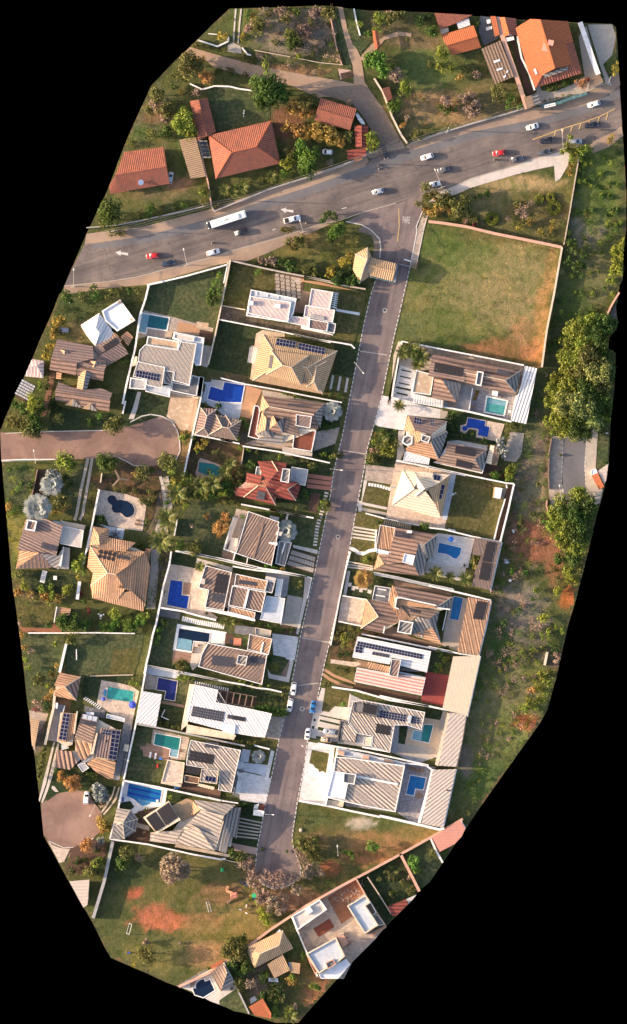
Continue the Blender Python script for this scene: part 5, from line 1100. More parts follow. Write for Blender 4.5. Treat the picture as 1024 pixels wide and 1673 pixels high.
h.K(P("690,262 790,430 950,345 835,175"),0,2.9,'white',.4);F(160,460);h.L("30,245 185,150 312,325 160,418 60,330",3.4,'w_roof','white',.5,.5)
h.B("165,165 190,160 196,180 170,184",3.9,'brown_wall',name='roof_box');h.B("265,310 295,295 305,320 275,335",3.2,'pink_wall',name='roof_box');h.B("85,345 110,335 130,385 105,395",2.6,'slab_blue')
h.plane("190,460,2.8 245,415,2.8 295,465,2.6 250,540,2.6",'t_sand',wall='beige',amp=.02)
F(0,480);h=HO('pavilion','pale ribbed hipped roof cut by the left edge',"300,620",'pavilion',short='the left edge pavilion');h.faces([[A(268,545,3),A(368,562,3),A(310,600,4.2),A(235,615,4.2)],[A(368,562,3),A(362,705,3),A(310,600,4.2)],[A(235,615,4.2),A(310,600,4.2),A(362,705,3),A(205,690,3)]],'t_pink',None,.5,.06);h.K(P("275,555 362,570 355,695 225,680"),0,2.8,'white',.2)
F(0,560,10.24);lot(.08);sh('mulch',"375,622 570,710 545,820 400,990 250,900")
for i in range(5):
 for j in range(6):
  x,y=390+i*42-j*22,640+i*22+j*42;X,Y=W(x,y)
  if inside(X-.3,Y,OUT)and i*42-j*22<190:o=Geo().box(X,Y,.05,1.15,.62,.09,R(-28)).obj('paving_slab',M['slab_blue']);LT(o,'blue grey paving slab',(X,Y),'paving slab',None,'structure')
F(0,480);sh('wood_dark',"420,640 470,650 440,800 385,1024 345,1024 380,850",Q='dark timber step path');SN('wood',"440,660 400,850 360,1020",24,.22,1.6,'timber_steps');WL("490,285 570,290 568,322 490,316",.9,'frame_alu',.1,'small blue grey garden bed edge','garden_bed','garden bed');WL("1040,180 1040,181",.5)if False else None
# ============================================================ CONDOMINIUM, LEFT ROW (from the big tan house down)
A=lambda x,y,z:(*W(x,y),z)
def fs(h,faces,mat,ang=None,per=None,amp=None,caps=None,capmat='cream'):
 per=per or PERIOD.get(mat,.9);amp=AMP.get(mat,.08)if amp is None else amp
 h.faces([[A(*map(float,t.split(',')))for t in f.split()]for f in faces],mat,ang,per,amp,caps=[tuple(A(*map(float,t.split(',')))for t in c.split())for c in caps]if caps else None,capmat=capmat)
 # ---------------- brown multi gable house with blue pool (370,690)
F(360,600);lot(.07)
sh('lawn_d',"860,280 1020,300 1000,440 960,640 900,800 770,720 800,540");sh('pavers',"800,540 1000,500 960,640 780,700",Q='curved pale cobbled drive');sh('tdeck',"200,145 350,190 300,300 250,430 150,410 175,270")
sh('pavers',"200,640 520,690 540,740 760,760 800,560 500,540 300,600");sh('conc',"350,190 500,215 650,260 900,300 860,320 350,235")
F(180,620);sh('slab_blue',"780,20 1120,20 1120,100 1080,330 1000,320 930,290 880,240 760,190 770,160 800,50",Q='pale blue grey pool deck');sh('conc2',"845,0 955,10 940,90 835,70",Q='tan corner terrace at the pool')
pool('royal blue stepped pool behind the diagonal roofed house',"840,58 940,88 955,22 1120,50 1095,190 1000,190 880,180 815,160",'w_blue','white',.3)
h=HO('pavilion','two pyramid grey brown pavilion roofs joined in a row under the blue pool',"900,380",'pavilion',short='the twin pyramid pavilion');h.hip("755,235 890,248 830,480 705,455",2.9,.4,'t_mauve',wall='cream');h.hip("880,290 1100,340 1060,510 810,470",2.9,.4,'t_bf',wall='cream');F(360,600);h.hip("40,400 145,440 125,550 40,500",2.9,.35,'t_gt',wall='cream')
h.S("0,410 50,420 40,500 0,490",1,1,'sol_g',base=3.6)
h=HO('house','brown many gabled house with red terraces beside the blue pool',"560,450",short='the many gabled house')
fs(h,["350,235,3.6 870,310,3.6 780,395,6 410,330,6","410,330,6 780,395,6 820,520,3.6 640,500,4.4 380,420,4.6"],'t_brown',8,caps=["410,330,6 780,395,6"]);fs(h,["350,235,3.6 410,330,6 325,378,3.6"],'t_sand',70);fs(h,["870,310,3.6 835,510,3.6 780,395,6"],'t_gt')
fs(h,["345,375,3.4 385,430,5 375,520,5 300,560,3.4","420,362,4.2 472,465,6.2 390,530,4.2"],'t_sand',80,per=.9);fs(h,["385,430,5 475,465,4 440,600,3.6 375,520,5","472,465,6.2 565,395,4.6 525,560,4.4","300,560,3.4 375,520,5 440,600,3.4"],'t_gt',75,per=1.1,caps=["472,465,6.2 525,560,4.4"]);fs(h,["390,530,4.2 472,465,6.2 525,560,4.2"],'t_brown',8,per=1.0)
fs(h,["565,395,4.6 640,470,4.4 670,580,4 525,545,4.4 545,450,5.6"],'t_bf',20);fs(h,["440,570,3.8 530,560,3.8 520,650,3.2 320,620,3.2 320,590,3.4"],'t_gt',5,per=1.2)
h.K(P("360,245 860,320 820,520 680,580 520,640 320,610 310,560 340,380"),0,3.2,'cream',.3)
h.L("632,392 765,410 750,510 628,490",6.0,'t_mauve','white',.25,.35,-38,.8);h.L("285,315 325,325 330,378 300,555 325,580 322,605 228,580",3.0,'rust_deck','white',.3,.5);h.L("615,510 800,530 765,708 600,680",3.4,'rust_deck','white',.3,.5);h.B("520,660 770,715 765,745 515,715",2.2,'conc');h.S("565,300 700,315 695,335 560,322",4,1,'sol_g',base=5.2)
WL("0,90 200,140 480,190 700,235 1015,295",2.3,'white',.3);WL("0,605 160,640",2.2,'white',.3);WL("185,660 480,705 915,800",2.2,'white',.35);WL("195,670 175,810",1.8,'beige',.2)
F(180,620);WL("770,100 735,250 690,450 640,680 615,810",2.3,'white',.45);WL("690,460 830,485 1024,525",2.2,'white',.35)
F(360,600);lot(.07);sh('lawn_d',"185,680 480,715 930,810 900,1000 900,1200 560,1200 180,1050");SP('coral',"740,885 730,990","940,920 905,1020",3,1.1,z=None)if False else None
F(440,760);SP('red_bar',"325,65 310,195","530,95 510,215",3,1.3)if 'red_bar' in M else SP('tdeck',"325,75 310,175","530,100 510,195",3,1.2)
h=HO('house','dark red tiled house with complicated gables, left of the street',"40,60",short='the dark red tiled house');F(360,600)
fs(h,["310,785,3.4 430,785,3.4 480,870,5.6 400,960,5.6 350,900,4.6","430,785,3.4 555,800,3.4 540,860,4.6 480,870,5.6"],'t_red',15,caps=["430,785,3.4 480,870,5.6"]);fs(h,["480,870,5.6 540,860,4.6 500,960,4.4 660,980,3.6 640,1030,4.6 470,1000,5.4 400,960,5.6","220,880,3.2 290,900,3.4 350,900,4.6 330,985,4.2 210,960,3.2"],'t_red',15)
F(300,780);fs(h,["430,80,3 500,95,3.2 620,70,5.2 500,165,3.2 430,150,3","500,165,3.2 620,70,5.4 690,90,5.6 770,235,3.2 640,200,3.2","690,70,5.6 800,75,5 750,130,4.6 770,235,3.2 690,90,5.6"],'t_red',12,caps=["620,70,5.4 500,165,3.2","690,90,5.6 770,235,3.2"])
fs(h,["750,130,4.6 800,75,5.2 880,30,4.8 960,40,4.4 870,100,5.6","960,40,3.6 975,80,3.4 940,195,3.2 870,100,5.4","750,140,4 870,100,5.6 940,195,3.2 760,165,3.2"],'t_red',20,caps=["870,100,5.6 940,195,3.2","870,100,5.6 960,40,4"]);fs(h,["640,30,4.8 700,10,5.2 760,20,5.2 800,75,5 690,80,5.4"],'t_terra',60,.9)
h.K(P("440,90 500,150 770,220 780,165 940,185 965,50 880,30 700,5 540,10"),0,3.2,'pink_wall',.3);h.S("620,110 685,125 672,195 605,180",2,2,'sol_g',base=4.2)
F(360,600);h.K(P("320,795 545,805 640,1000 330,960"),0,3.3,'pink_wall',.3);h.L("520,845 585,852 570,968 500,955",6.0,'t_gt','white',.28,.4,-40,.7);h.L("595,832 735,855 710,992 585,965",3.6,'slab','white',.15,.3);h.L("300,830 350,835 335,915 288,905",3.6,'conc','white',.25);h.L("225,905 335,915 325,985 215,975",3.3,'conc','cream',.2);h.plane("205,980,3 290,990,3.2 285,1015,3 200,1005,2.8",'t_gt',wall='pink_wall')
F(440,760);sh('mulch',"350,230 425,240 400,400 320,390");SN('conc2',"480,220 455,330 400,520 380,680",18,1.3,.6,turn=1.57)
WL("0,372 160,405 370,442",2.2,'white',.35);WL("155,405 145,460",2.0,'white',.25)
# garden with teal pool (340,765) and palms
F(180,620);lot(.065);sh('garden_soil',"700,480 1024,530 1220,560 1100,1000 1024,1000 620,960 615,820 660,640");sh('pink_path',"750,655 940,720 960,820 880,870 720,830 712,780");pool('small tilted green pool half hidden by palms',"742,690 860,705 940,745 935,800 880,830 735,770",'w_green','pink_path',.35)
F(300,780);sh('lawn',"60,180 280,215 450,260 340,640 320,660 0,610 -50,560 0,300");F(140,780)
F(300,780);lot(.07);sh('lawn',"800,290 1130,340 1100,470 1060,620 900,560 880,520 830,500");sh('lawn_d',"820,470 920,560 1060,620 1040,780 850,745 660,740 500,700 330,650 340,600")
sh('pavers',"440,260 545,285 450,640 330,600 420,330");sh('brown_wall',"320,610 430,635 410,695 318,665",Q='brown floor corner');
h=HO('house','house with brown diagonally ribbed roof and white frame walls',"640,500",short='the brown ribbed roof house')
h.L("540,282 800,372 790,400 800,420 735,738 430,635 445,600",5.0,'t_bf','white',.22,.3,-58,.8);h.B("655,385 672,390 590,668 572,662",5.0,'brown_wall',name='roof_beam');h.B("715,540 785,545 780,570 712,555",5.1,'white',name='roof_box');h.B("775,450 830,455 815,490 765,480",4.9,'conc2',name='roof_box')
h.L("800,530 905,545 845,745 765,720",3.6,'t_gt','white',.2,.3,-80,2.5,.03);h.B("845,540 855,542 825,640 815,638",3.9,'white',name='roof_beam');h.B("785,530 845,540 830,635 778,625",3.5,'slab_dark',name='skylight')
h.B("418,330 455,340 400,500 345,600 328,600 395,430",1.2,'conc2');h.B("395,500 460,510 435,630 372,610",1.0,'conc2');h.B("720,318 800,335 790,370 718,345",2.6,'grey_wall')
WL("418,330 335,600 430,632 412,695",1.6,'white',.3);WL("535,675 525,720",2,'white',.2);WL("0,620 200,660 400,700 640,760 800,785 1020,830",2.2,'white',.5);WL("480,225 640,255 870,300 1024,330",2.2,'white',.35);WL("870,300 855,360",2,'white',.25)
F(440,760);sh('conc2',"195,665 405,710 400,745 200,690");sh('mulch',"185,700 395,760 370,910 140,840",Q='dark gaps of the slatted drive')
def slatdrive(a,b,n,m):
 A0,B0=P(a);C0,D0=P(b);ZC[0]+=.01
 for i in range(n):
  for j in range(m):
   q=[((A0[k]*(1-u)+B0[k]*u)*(1-v)+(C0[k]*(1-u)+D0[k]*u)*v)for u,v in(((i+.04)/n,(j+.12)/m),((i+.96)/n,(j+.12)/m),((i+.96)/n,(j+.88)/m),((i+.04)/n,(j+.88)/m))for k in(0,1)]
   p=[(q[t],q[t+1])for t in range(0,8,2)];cx,cy=sum(t[0]for t in p)/4,sum(t[1]for t in p)/4
   o=Geo().prism(p,.02,ZC[0]+.03).obj('paving_slab',M['conc']);LT(o,'pale slab of the slatted drive',(cx,cy),'paving slab','slabs of the slatted drives','structure')
slatdrive("188,705 385,765","145,835 365,905",10,3)
F(220,900);lot(.07);sh('lawn_d',"310,10 520,60 500,145 400,130 295,110");sh('conc2',"520,60 820,140 815,175 620,110 510,130")
sh('cali',"290,110 400,125 500,145 540,120 600,130 540,300 610,330 590,480 700,560 660,580 210,470 240,280");pool('big bright blue pool with a brown deck notch',"300,244 400,256 392,370 455,378 437,487 268,450",'w_blue','cream',.3);sh('deck_boards',"405,262 475,270 460,375 395,368")
h=HO('villa','white villa with ribbed roofs and black pool heating mats beside the big blue pool',"800,320",short='the black matted white villa')
h.L("590,120 812,178 745,500 585,475 615,330 530,310",4.6,'t_bf','white',.25,.4,-40,1.0);h.S("690,185 795,205 765,362 655,345",2,3,'sol_b',.06,frame=False,base=4.2);h.S("650,350 765,368 745,440 640,420",4,2,'sol_g',base=4.2);h.B("560,230 590,235 585,280 555,275",5.0,'conc2',name='roof_box')
h.B("815,180 845,190 785,480 750,470",3.6,'brown_wall');h.L("845,190 1115,250 1090,335 830,290",5.0,'t_sand','white',.25,.4,60,1.0);h.S("875,240 1020,262 1015,295 868,275",6,1,'sol_g',base=4.6)
h.L("815,288 1100,345 1060,515 780,455",4.8,'t_bf','white',.28,.4,60,1.0);h.B("945,320 962,323 922,485 905,480",4.9,'white',name='roof_beam');h.L("785,460 1010,515 1000,570 775,510",4.2,'t_sand','white',.22,.35,60,1.0);h.B("585,480 780,510 1010,575 1005,590 600,500",3.0,'white',name='planter')
F(380,900);h.L("270,240 355,260 330,355 262,340",4.6,'t_gt','white',.2,.35,60);h.L("285,375 440,398 405,610 225,575",3.6,'slab_blue','white',.25,.2);h.B("195,520 228,525 220,575 190,570",.4,'slab_dark');h.pergola("370,235 425,240 400,385 350,375",4,3.2,w=.4)
h.B("278,210 365,228 355,262 270,238",4.4,'conc2');sh('slab',"270,170 475,210 455,370 435,395 425,610 400,625 400,390 350,370 370,240 280,215");sh('lawn',"475,210 605,220 580,390 460,365");sh('conc',"460,368 585,392 540,640 420,615 445,430",Q='brown grey paved drive');sh('conc2',"605,218 660,232 550,700 530,695 590,390",Q='pale entry strip by the kerb');
sh('mulch',"410,620 535,640 525,705 400,690");WL("0,130 180,160 400,185 610,215",2.2,'white',.4);WL("620,215 660,228 625,400",.8,'white',.2);F(220,900);WL("305,5 290,110 240,290 205,475",2.3,'white',.45);WL("340,0 640,55 830,100 1024,145",2.2,'white',.45);WL("210,475 400,505 520,540 680,580",2.2,'white',.45)
lot(.07);sh('lawn',"210,560 380,580 690,640 830,660 950,700 940,830 560,740 480,850 320,830 310,970 110,960 160,700",Q='lawn round the navy blue pool');sh('slab_dark',"215,480 380,520 375,575 205,545");SN('white',"395,565 520,595 750,635",20,.55,1.6)
sh('white',"355,610 635,660 625,765 485,755 475,855 318,830",Q='white rim around the navy pool');pool('two tone pool, navy above and pale blue below',"372,648 628,690 618,765 490,752 475,840 345,818",'w_navy','white',.25,["360,725 480,748 470,838 348,816"],'w_pale')
sh('deck_boards',"320,832 478,858 460,940 400,905 310,960");sh('conc2',"485,755 575,770 530,960 480,1000 460,950 478,855",Q='pale terrace with loungers');sh('white',"635,658 768,680 752,790 620,765",Q='white square platform beside the navy pool')
h=HO('villa','white framed villa with brown ribbed roof beside the navy pool',"800,880",short='the navy pool villa')
h.L("610,770 1110,865 1065,1120 530,970 560,860",4.4,'t_bf','white',.25,.4,-45,1.05);h.B("575,770 612,778 575,965 535,955",3.2,'stones_m');h.S("650,870 850,895 830,975 640,955",8,2,'sol_g',base=4.1)
F(380,900);h.L("140,695 332,735 300,870 120,825",4.6,'t_sand','white',.22,.4,-45,1.0,z0=0);h.L("45,870 125,880 110,960 30,945",5.4,'t_gt','white',.22,.35,-45,z0=3);h.S("160,880 270,900 255,950 145,930",3,1,'sol_g',base=4.2);h.B("250,760 262,762 240,850 228,848",4.5,'white',name='roof_beam')
h.L("190,640 325,665 315,720 185,700",3.0,'conc','cream',.2);h.B("20,620 190,640 180,705 15,690",2.4,'slab_dark');h.B("190,745 195,745 195,747 190,747",.5,'white')if False else None
sh('paverw',"330,690 550,720 520,910 470,930 440,890 340,870");sh('lawn',"310,880 470,910 480,930 440,1050 320,1010");sh('brown_wall',"400,1040 470,920 480,930 460,1055")
sh('conc2',"480,915 510,920 470,1100 300,1065 290,990 320,1030 450,1055");F(220,900);sh('mulch',"760,690 830,700 820,790 750,780",Q='dark spot by the red mat');X,Y=W(858,762);o=Geo().box(X,Y,.1,2.5,2.4,.12,R(-4)).obj('outdoor_mat',M['coral']);LT(o,'coral red square mat',(X,Y),'mat')
WL("205,475 180,600 150,700 120,850 95,950 80,1030",2.3,'white',.5);WL("100,960 350,1005 700,1080",2.2,'white',.4);F(200,1080);WL("205,40 300,60 480,98 700,140 900,180 1024,200",2.2,'white',.35)
lot(.07);sh('slab_blue',"210,50 480,98 470,150 205,110",Q='pale blue grey service yard');sh('pavers',"195,110 300,130 285,240 185,235");sh('lawn_d',"460,160 570,190 490,560 440,560 285,530 320,330 340,300 440,340");sh('lawn',"480,100 700,145 900,190 890,260 600,200 560,230 520,360 440,340")
pool('indigo blue pool in three blocks',"300,138 458,170 435,330 352,318 365,250 285,238",'w_indigo','conc2',.25,["358,262 448,275 435,330 352,318"],'w_indigo');sh('brown_wall',"330,330 520,368 515,390 325,355");SN('white',"600,175 700,200 890,240",16,.35,.9)
h=HO('carport','white corrugated carport roof against the left wall',"210,400",'carport',short='the white corrugated carport');h.plane("160,250,3 330,280,2.7 280,548,2.7 110,515,3",'t_wm',wall='white',ang=-45,period=.8,amp=.07)
h=HO('house','white ribbed metal roofed house with a long solar mat',"750,420",short='the white metal roof');h.L("600,195 800,240 780,345 1024,390 1250,440 1190,640 1090,630 920,600 540,500",4.4,'t_wm','white',.15,.15,57,.75);h.B("560,190 600,198 545,530 490,580 495,530",2.2,'cream',name='terrace_wall')
h.S("590,375 855,425 840,510 570,460",14,4,'sol_g',.08,frame=False,base=4.3);h.S("880,445 1024,472 1014,505 875,480",5,1,'sol_g',base=4.3);h.B("845,525 945,535 935,615 835,590",4.7,'w_roof',name='roof_box');h.B("540,530 840,590 950,620 930,660 530,600",2.6,'cream',name='rear_wing')
F(380,1080);h.S("0,452 110,472 105,508 0,490",3,1,'sol_g',base=4.3);h.plane("190,440,3 205,450,3 160,640,3 150,640,3",'t_wm',wall='white')if False else None
F(200,1080)
h.pergola("800,240 1120,300 1100,390 785,335",6,2.9,'brown_wall',.35);sh('mulch',"800,240 1130,300 1110,390 780,340")
F(380,1080);sh('lawn_d',"0,190 430,280 420,350 200,330 0,300",Q='dark lawn beside the hedge row');sh('lawn_o',"300,170 440,200 430,250 300,225");sh('pavers',"190,450 430,470 385,660 160,620");sh('lawn_o',"160,620 380,660 350,790 160,700")
WL("0,180 100,200 200,225 300,235 410,260",1.8,'white',.35);F(200,1080);WL("200,40 165,240 110,530 60,760 10,990",2.4,'white',.45);WL("110,525 280,555 520,605 850,675 1024,710",2.3,'grey_wall',.4);F(380,1080);WL("180,705 310,738",1.2,'white',.4)
F(200,1080);lot(.07);sh('lawn',"100,545 250,575 240,690 150,710 175,790 370,830 330,1010 180,1024 20,990");sh('pavers',"255,570 560,640 520,830 400,820 400,740 240,690");sh('deck_boards',"200,685 400,735 385,835 175,795 170,745 145,735 150,708 190,712")
pool('teal pool with a narrow lower arm between grey terrace and brown deck',"278,606 485,645 458,805 395,795 403,733 262,695",'w_green','white',.25,["403,733 470,745 458,805 395,795"],'w_pale')
h=HO('house','beige ribbed roof house with two black solar arrays and a sand terrace',"800,850",short='the two black arrays');h.L("570,660 990,745 910,1100 800,1080 815,920 530,870 545,760",4.4,'t_gb','white',.2,.25,50,.8);h.S("565,745 770,785 755,865 548,830",8,3,'sol_b',base=4.2);h.S("535,862 655,882 640,955 525,935",5,3,'sol_b',base=4.2);h.S("695,670 810,685 800,735 688,720",5,1,'sol_g',base=4.2)
h.L("660,900 805,920 790,1030 645,1010",5.4,'t_gb','cream',.22,.3,50,.8,z0=3);h.S("695,958 780,972 775,1015 688,1000",3,1,'solar',base=5);h.L("375,822 520,850 500,1024 320,1020",3.2,'cali','cream',.4,.3);h.L("520,950 645,975 635,1030 515,1010",3.0,'wood_dark','cream',.2)
F(160,1240);h.B("530,175 700,215 690,235 525,205",2.6,'cream');h.B("700,190 1030,260 1020,330 690,250",.5,'wood_dark');h.plane("850,205,3.4 975,235,3.4 965,260,3.2 830,225,3.2",'t_cream',wall='white')
F(340,1240);h.L("150,230 225,240 215,285 140,268",4.0,'t_brown','cream',.2,.3,50);sh('slab_dark',"255,0 320,0 320,110 270,330 200,300 240,100");sh('paverw',"245,120 310,110 525,160 475,380 265,345",Q='white square drive at the kerb');sh('slab_blue',"280,30 500,50 470,150 430,130 300,100",Q='blue grey square paving');sh('lawn_d',"260,350 470,385 410,740 200,700 260,460")
for q in("245,5 295,15 285,85 240,80","245,180 280,185 262,290 225,285","250,145 258,110 245,100 238,120"):sh('white',q,'paving','white rectangular yard slab')
F(380,1080);sh('lawn_o',"150,720 320,750 290,870 120,850");sh('paverw',"320,745 350,755 300,980 270,975 290,880",Q='pale strip beside kerb')
for q in("120,855 160,862 150,920 80,910","165,864 215,872 205,935 155,925","220,874 290,885 268,965 210,940","80,735 150,745 130,850 60,830","55,825 88,832 72,905 42,895"):X,Y=W(*[float(k)for k in q.split()[0].split(',')]);o=Geo().prism([w_[:2]for w_ in P(q)],.02,.16).obj('paving_slab',M['slab_blue']);LT(o,'large pale blue paving slab',(X,Y),'paving slab',None,'structure')
SP('conc',"120,0 120,1","121,0 121,1",1,.1)if False else None
F(340,1240);SP('conc',"265,480 215,660","445,520 410,680",6,.45);X,Y=W(425,450);h2=HO('gate_house','little white gate house at the kerb with red brown step',"425,440",'gate house');h2.B("380,420 470,435 462,482 375,470",2.4,'white');h2.B("385,385 425,375 415,418 380,415",1.2,'white');h2.B("425,385 475,380 468,432 420,425",1.0,'rust_deck')
F(160,1240);lot(.07);sh('lawn_d',"575,250 800,300 620,390 560,380");sh('white',"210,180 580,255 560,380 480,410 330,450 270,470 200,370 175,370",Q='white deck round the striped lap pool')
pool('light blue lap pool with dark lane stripes and a curved lower edge',"258,203 535,262 515,365 450,362 410,390 370,392 340,370 300,335 240,310",'w_azure','white',.25)
for q in("255,228 530,290 528,305 250,245","246,272 520,335 516,350 243,292"):sp=P(q);mobj('lane_stripe',[(x,y,ZC[0]+.03)for x,y in sp],[(0,1,2,3)],M['w_blue'],None);LT(bpy.data.objects[[o.name for o in bpy.data.objects if o.name.startswith('lane_stripe')][-1]],'dark lane stripe in the lap pool',sp[0],'pool stripe',None,'structure')
sp=P("330,332 490,362 450,362 410,390 370,392 340,370");mobj('shallow_shelf',[(x,y,ZC[0]+.028)for x,y in sp],[tuple(range(6))],M['w_light']);LT(bpy.data.objects['shallow_shelf'],'lighter curved shallow end',sp[0],'pool shelf',None,'structure')
sh('lawn_d',"190,365 270,350 305,400 270,430 180,410",Q='small round dark lawn');sh('mulch',"235,680 330,570 430,600 425,710",Q='dark gravel bed');sh('mulch',"330,440 500,400 385,500 420,590 330,540")
h=HO('gazebo','grey umbrella like hipped gazebo roof at the corner of the white wall',"210,550",'gazebo',short='the grey gazebo')
fs(h,["155,410,3 270,425,3 205,540,5 130,540,4.2"],'t_gb',12);fs(h,["270,425,3 335,500,3 205,540,5","335,500,3 315,605,3 205,540,5","315,605,3 220,670,3 205,540,5","220,670,3 105,670,3 130,555,4.2 205,540,5"],'t_gt','eave',1.0,caps=["205,540,5 270,425,3","205,540,5 335,500,3","205,540,5 315,605,3","205,540,5 220,670,3"]);h.K(P("160,420 270,435 325,505 305,600 215,660 110,665"),0,2.8,'white',.6)
h=HO('house','brown striped hipped house with a tilted black solar roof block',"750,580",short='the tilted black roof')
fs(h,["800,340,3.6 1150,385,3.6 1050,480,6.6 860,430,6.6 850,420,5.2","860,430,6.6 1050,480,6.6 975,770,3.4 840,580,6 700,590,4.4"],'t_gb',25,caps=["860,430,6.6 1050,480,6.6","840,580,6 975,770,3.4"],per=1.3);fs(h,["840,580,6 975,770,3.4 640,705,3.2 720,600,4.4"],'t_gb',25,per=1.3);fs(h,["440,615,3.2 640,600,4.4 710,590,4.4 640,710,3.2 430,690,3"],'t_gb',10,per=1.2)
fs(h,["790,345,3.4 855,425,5.4 775,485,3.4"],'t_sand',60);fs(h,["620,390,3.6 740,330,3.6 790,345,3.6 780,480,3.4 720,520,3.4 700,520,3.4"],'t_tan',30)
F(340,1240);fs(h,["145,400,3.6 278,408,3.4 235,665,3.2 190,640,4.4 125,520,6","125,520,6.2 190,640,4.4 150,790,3.2 60,760,3.2"],'t_gt',-78,1.0,caps=["125,520,6.2 60,760,3.2"]);F(160,1240)
h.K(P("800,350 1180,400 1120,740 985,760 650,700 440,690 440,620 620,590"),0,3.2,'cream',.4);e1=h.e
fs(h,["375,490,4.8 590,350,5.4 690,510,5.4 490,625,4.8"],'t_cream',60,.5,.02);h.K(P("385,490 590,362 680,508 490,612"),0,4.7,'cream',.25);h.S("400,492 480,440 562,556 485,612",1,1,'sol_b',.02,.2,False,5);h.S("490,434 590,362 672,490 568,552",1,1,'sol_b',.02,.2,False,5);h.L("650,710 975,775 1140,810 1130,830 640,735",1.4,'beige','cream',.1,.1)
sh('pavers',"770,305 1024,360 1100,380 800,345",Q='tan roof edge terrace')if False else None;WL("210,180 500,235 800,300 1024,348",2.3,'white',.45);WL("215,180 165,430 100,670",2.3,'white',.5);WL("100,670 420,715 800,800 1024,840",2.3,'white',.4);WL("330,540 430,570",.3,'cream',1.8,'pale garden link path block')if False else None;sh('conc',"330,535 430,560 430,600 320,570",Q='pale link path to the gazebo')
F(340,1240);WL("0,320 120,350 250,370",2.2,'white',.3);sh('pink_path',"190,700 410,745 400,800 180,760");WL("0,820 100,840 145,835",2.0,'white',.4);WL("145,845 300,880",1.0,'cream',.15)
# ============================================================ CONDOMINIUM, RIGHT ROW
F(640,520,3.938);lot(.07);sh('conc',"65,150 275,195 280,235 260,330 150,340 40,300",Q='planted tan strip at the drive');sh('paverw',"50,300 150,335 130,480 320,530 325,575 130,540 0,510 30,400")
for q in("62,328 128,342 126,350 60,336","52,368 124,384 122,392 50,376","44,410 116,426 114,434 42,418","25,436 124,456 122,470 22,448","30,474 102,490 100,500 28,484"):sh('lawn_d',q,'grass_slot','dark grass slot in the white drive')
sh('pavers',"275,195 850,300 840,420 800,490 780,660 320,570 260,330");sh('pavers_grey',"520,450 795,500 765,655 495,605",Q='grey pool terrace');sh('slab',"450,430 525,445 495,590 415,580",Q='smooth grey patio slab');sh('conc',"65,150 30,240 0,500 -30,560 -12,560 10,240 40,150",Q='brown path strip by the kerb')
h=HO('house','brown house with long rib roofs, black array and white roof box',"500,350",short='the square pool house')
fs(h,["262,230,3.4 560,285,3.6 830,335,3.4 730,400,5.2 475,350,5 470,310,5.2 250,285,4.6","475,350,5 730,400,5.2 800,487,3.2 580,440,3.4 468,412,3.6"],'t_brown',11,caps=["475,350,5 730,400,5.2","730,400,5.2 800,487,3.2","730,400,5.2 830,335,3.4"]);fs(h,["830,335,3.4 800,487,3.2 730,400,5.2"],'t_gt',80)
fs(h,["250,285,4.6 470,310,5 475,350,5 465,412,3.8 235,372,3.6"],'t_mauve',11);h.S("278,283 462,318 450,378 268,345",10,3,'sol_b',.05,frame=False,base=4.6);h.S("680,325 765,340 755,375 672,358",4,2,'sol_g',base=5);h.K(P("262,240 560,290 825,340 795,480 470,415 240,370"),0,3.2,'beige',.4)
fs(h,["275,385,3.4 320,392,5 418,542,3.2 255,510,3.2"],'t_brown',11,1.2);fs(h,["320,392,5 448,420,3.4 418,542,3.2"],'t_gt',80);h.K(P("275,390 445,425 415,535 260,508"),0,3.0,'beige',.3);h.L("550,338 592,345 575,438 535,428",5.8,'slab_dark','white',.4,.4);h.L("155,332 272,362 250,495 128,478",3.2,'stained','white',.3,.3)
h.pergola("138,485 330,530 328,575 132,540",12,2.8,w=.42);h.B("335,535 365,540 360,570 330,568",2.4,'slab_dark')
pool('turquoise square pool with pale corner in a grey terrace',"615,508 738,535 718,622 600,600",'w_turq','white',.5,["628,520 662,526 655,552 622,545","662,522 735,540 728,565 658,552"],'w_pale');sh('mulch',"600,598 716,622 710,640 595,615");sh('lawn_gold',"540,460 568,465 540,530 518,528",Q='yellowish planted bed');
h=HO('annex','long white metal roofed annex along the right wall',"850,490",'annex',short='the long white annex roof');h.plane("855,305,3.2 935,322,3 865,680,3 768,660,3.2 800,495,3.2 820,490,3.2",'t_wm',wall='white',ang=-72);h.B("650,465 685,470 680,502 645,496",2.2,'white')
WL("62,148 275,190 560,245 850,302",2.4,'white',.35);WL("65,150 45,240 30,330 0,505",1.6,'white',.35);WL("330,570 500,602 640,635 770,665",2.2,'white',.45);WL("520,450 495,600",1.8,'white',.2);WL("0,510 150,545",1.6,'white',.3);WL("800,500 770,655",2.0,'white',.35)
lot(.07);F(560,560);sh('paverw',"330,440 420,460 560,500 830,560 815,635 540,605 510,735 300,700 265,680",Q='big white polished drive');sh('lawn_d',"265,700 300,700 465,735 450,920 430,980 190,1000 230,850",Q='dense front garden bed');sh('conc2',"465,735 520,740 500,850 520,900 480,980 450,970",Q='pale edge of the front garden')
F(640,520,3.938);sh('lawn_d',"370,600 500,610 720,665 720,780 650,810 360,770 350,720");sh('conc',"310,590 360,600 355,650 310,645",Q='grey slab beside the drive');sh('cali',"485,640 500,640 725,680 690,795 540,765 545,720 500,712 470,745 440,725 440,690 475,680")
pool('royal blue lobed pool with a round bay',"490,640 602,660 598,692 630,700 615,765 552,750 560,715 520,705 490,705 480,722 462,725 452,710 458,695 482,690",'w_blue','cali',.2);sh('stones_m',"760,730 850,740 835,870 800,925 720,915 740,800")
h=HO('house','sand and grey hipped house with a white octagonal roof box',"220,770",short='the sand hipped house');F(560,560)
